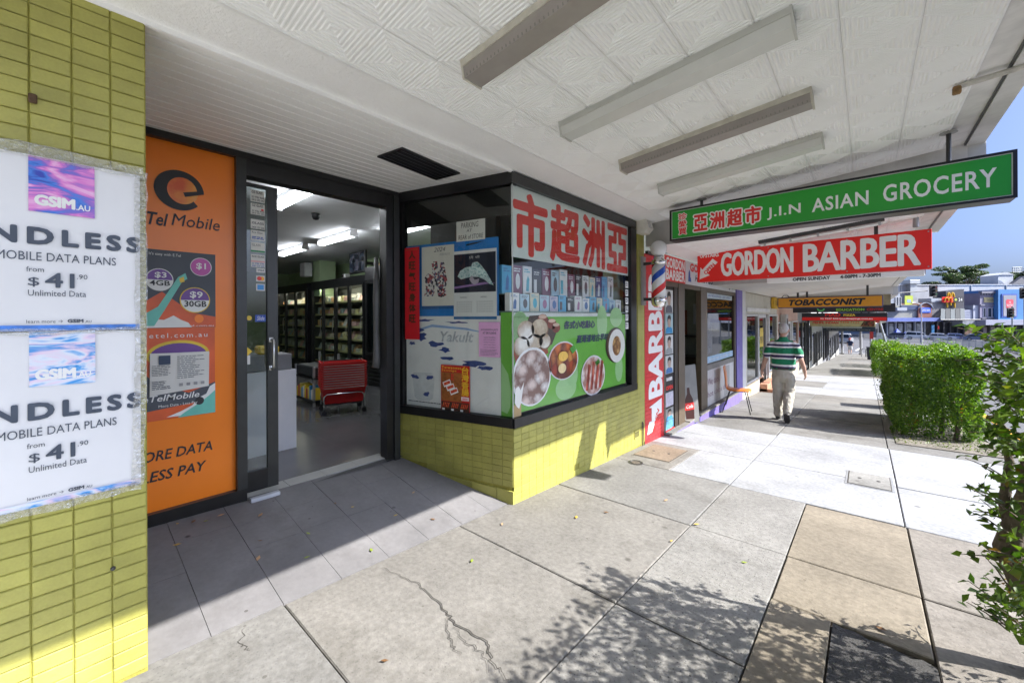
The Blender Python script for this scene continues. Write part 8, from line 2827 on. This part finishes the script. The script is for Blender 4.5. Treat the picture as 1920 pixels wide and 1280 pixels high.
# pedestrian fence round the junction
FENM = mat('fence_grey', (0.40, 0.41, 0.42), .5, .1)
path = [(-4.5, 113), (-1.2, 111), (4.5, 106), (8.7, 100), (11.0, 91), (12.2, 82), (14, 70)]
f = thing('pedestrian_fence', 'long grey steel pedestrian fence round the junction', 'fence', (path[0][0], path[0][1], zy(113) - .11))
bars = MB()
for (a, b) in zip(path[:-1], path[1:]):
    A, B = Vector(a), Vector(b)
    n_ = int((B - A).length / .16)
    for k in range(n_):
        p = A.lerp(B, k / n_)
        z = zy(p.y) - .11
        q = (p.x - path[0][0], p.y - path[0][1], z - (zy(113) - .11))
        bars.box(q[0] - .014, q[0] + .014, q[1] - .014, q[1] + .014, q[2] + .1, q[2] + 1.15)
    for h_ in (.12, 1.12):
        za, zb_ = zy(a[1]) - .11 + h_, zy(b[1]) - .11 + h_
        o0 = zy(113) - .11
        MB().tube([(a[0] - path[0][0], a[1] - path[0][1], za - o0), (b[0] - path[0][0], b[1] - path[0][1], zb_ - o0)], .03, 6).build('rail', FENM, f)
    for k in range(int((B - A).length / 2.4) + 1):
        p = A.lerp(B, min(1, k * 2.4 / (B - A).length))
        z = zy(p.y) - .11 - (zy(113) - .11)
        MB().box(p.x - path[0][0] - .035, p.x - path[0][0] + .035, p.y - path[0][1] - .035, p.y - path[0][1] + .035, z, z + 1.25).build('post', FENM, f)
tag(bars.build('bars', FENM, f), kind='stuff')

# traffic lights
def lantern(t, x, z, y=0):
    MB().cbox(x - .42, x + .42, y - .02, y + .03, z - .62, z + .62, .06).build('backboard', NEARBLACK, t)
    for k in range(3):
        v = MB().tube([(x, y - .03, z + .36 - k * .36), (x, y - .3, z + .34 - k * .36)], .14, 12).build('visor', BLACK, t)
        MB().disc(x, z + .36 - k * .36, .1, .1, y - .305).build('lens', mat('lens_%d' % k, ((0.08, 0.01, 0.01), (0.09, 0.05, 0.01), (0.02, 0.08, 0.03))[k], .2), v)
    MB().cbox(x - .17, x + .17, y + .03, y + .25, z - .55, z + .55, .04).build('housing', BLACK, t)


t = fthing('mast_arm_traffic_light', 'traffic light on a long mast arm over the junction', 'traffic light', 39.2, 43, zy(58) - .1)
zb_ = zy(58) - .1
MB().tube([(0, 0, 0), (0, 0, 3.62 - zb_), (1.2, 0, 3.75 - zb_), (5.4, 0, 4.05 - zb_)], [.11, .09, .07, .05], 8).build('mast', mat('mast_grey', (0.12, 0.12, 0.125), .6), t)
lantern(t, 5.95, 4.05 - zb_, -.1)
t = fthing('traffic_light', 'traffic light on a pole at the right edge beyond the near hedge', 'traffic light', 57.6, 45, zy(68) - .1)
zb_ = zy(68) - .1
MB().tube([(0, 0, 0), (0, 0, 4.6 - zb_)], .09, 8).build('pole', GALV, t)
lantern(t, -.25, 3.85 - zb_, -.1)
t = fthing('traffic_light', 'low traffic light in front of the blue charity building', 'traffic light', 62.2, 50, zy(78) - .1)
zb_ = zy(78) - .1
MB().tube([(.25, 0, 0), (.25, 0, 2.5 - zb_)], .08, 8).build('pole', GALV, t)
lantern(t, -.1, 1.7 - zb_, -.1)
t = fthing('street_lamp', 'tall thin street lamp in front of the gabled far shop', 'street lamp', 69.5, 68)
MB().tube([(0, 0, 0), (0, 0, 6.6), (-.3, 0, 7.1), (-1.2, 0, 7.3)], [.1, .07, .06, .05], 8).build('pole', mat('lamp_post', (0.5, 0.5, 0.52), .5), t)
MB().cbox(-1.7, -1.1, -.12, .12, 7.24, 7.36, .03).build('lamp_head', GALV, t)
# the far kerb and pavement in front of the shops
pv = MB().box(0, 70, -6.5, 9, 0, .13).build('far_pavement', C_OLD)
pv.location = FAR(80, 95, -3.85)
pv.rotation_euler = (0, 0, YAW)
pv['kind'] = 'structure'
bpy.context.view_layer.update()
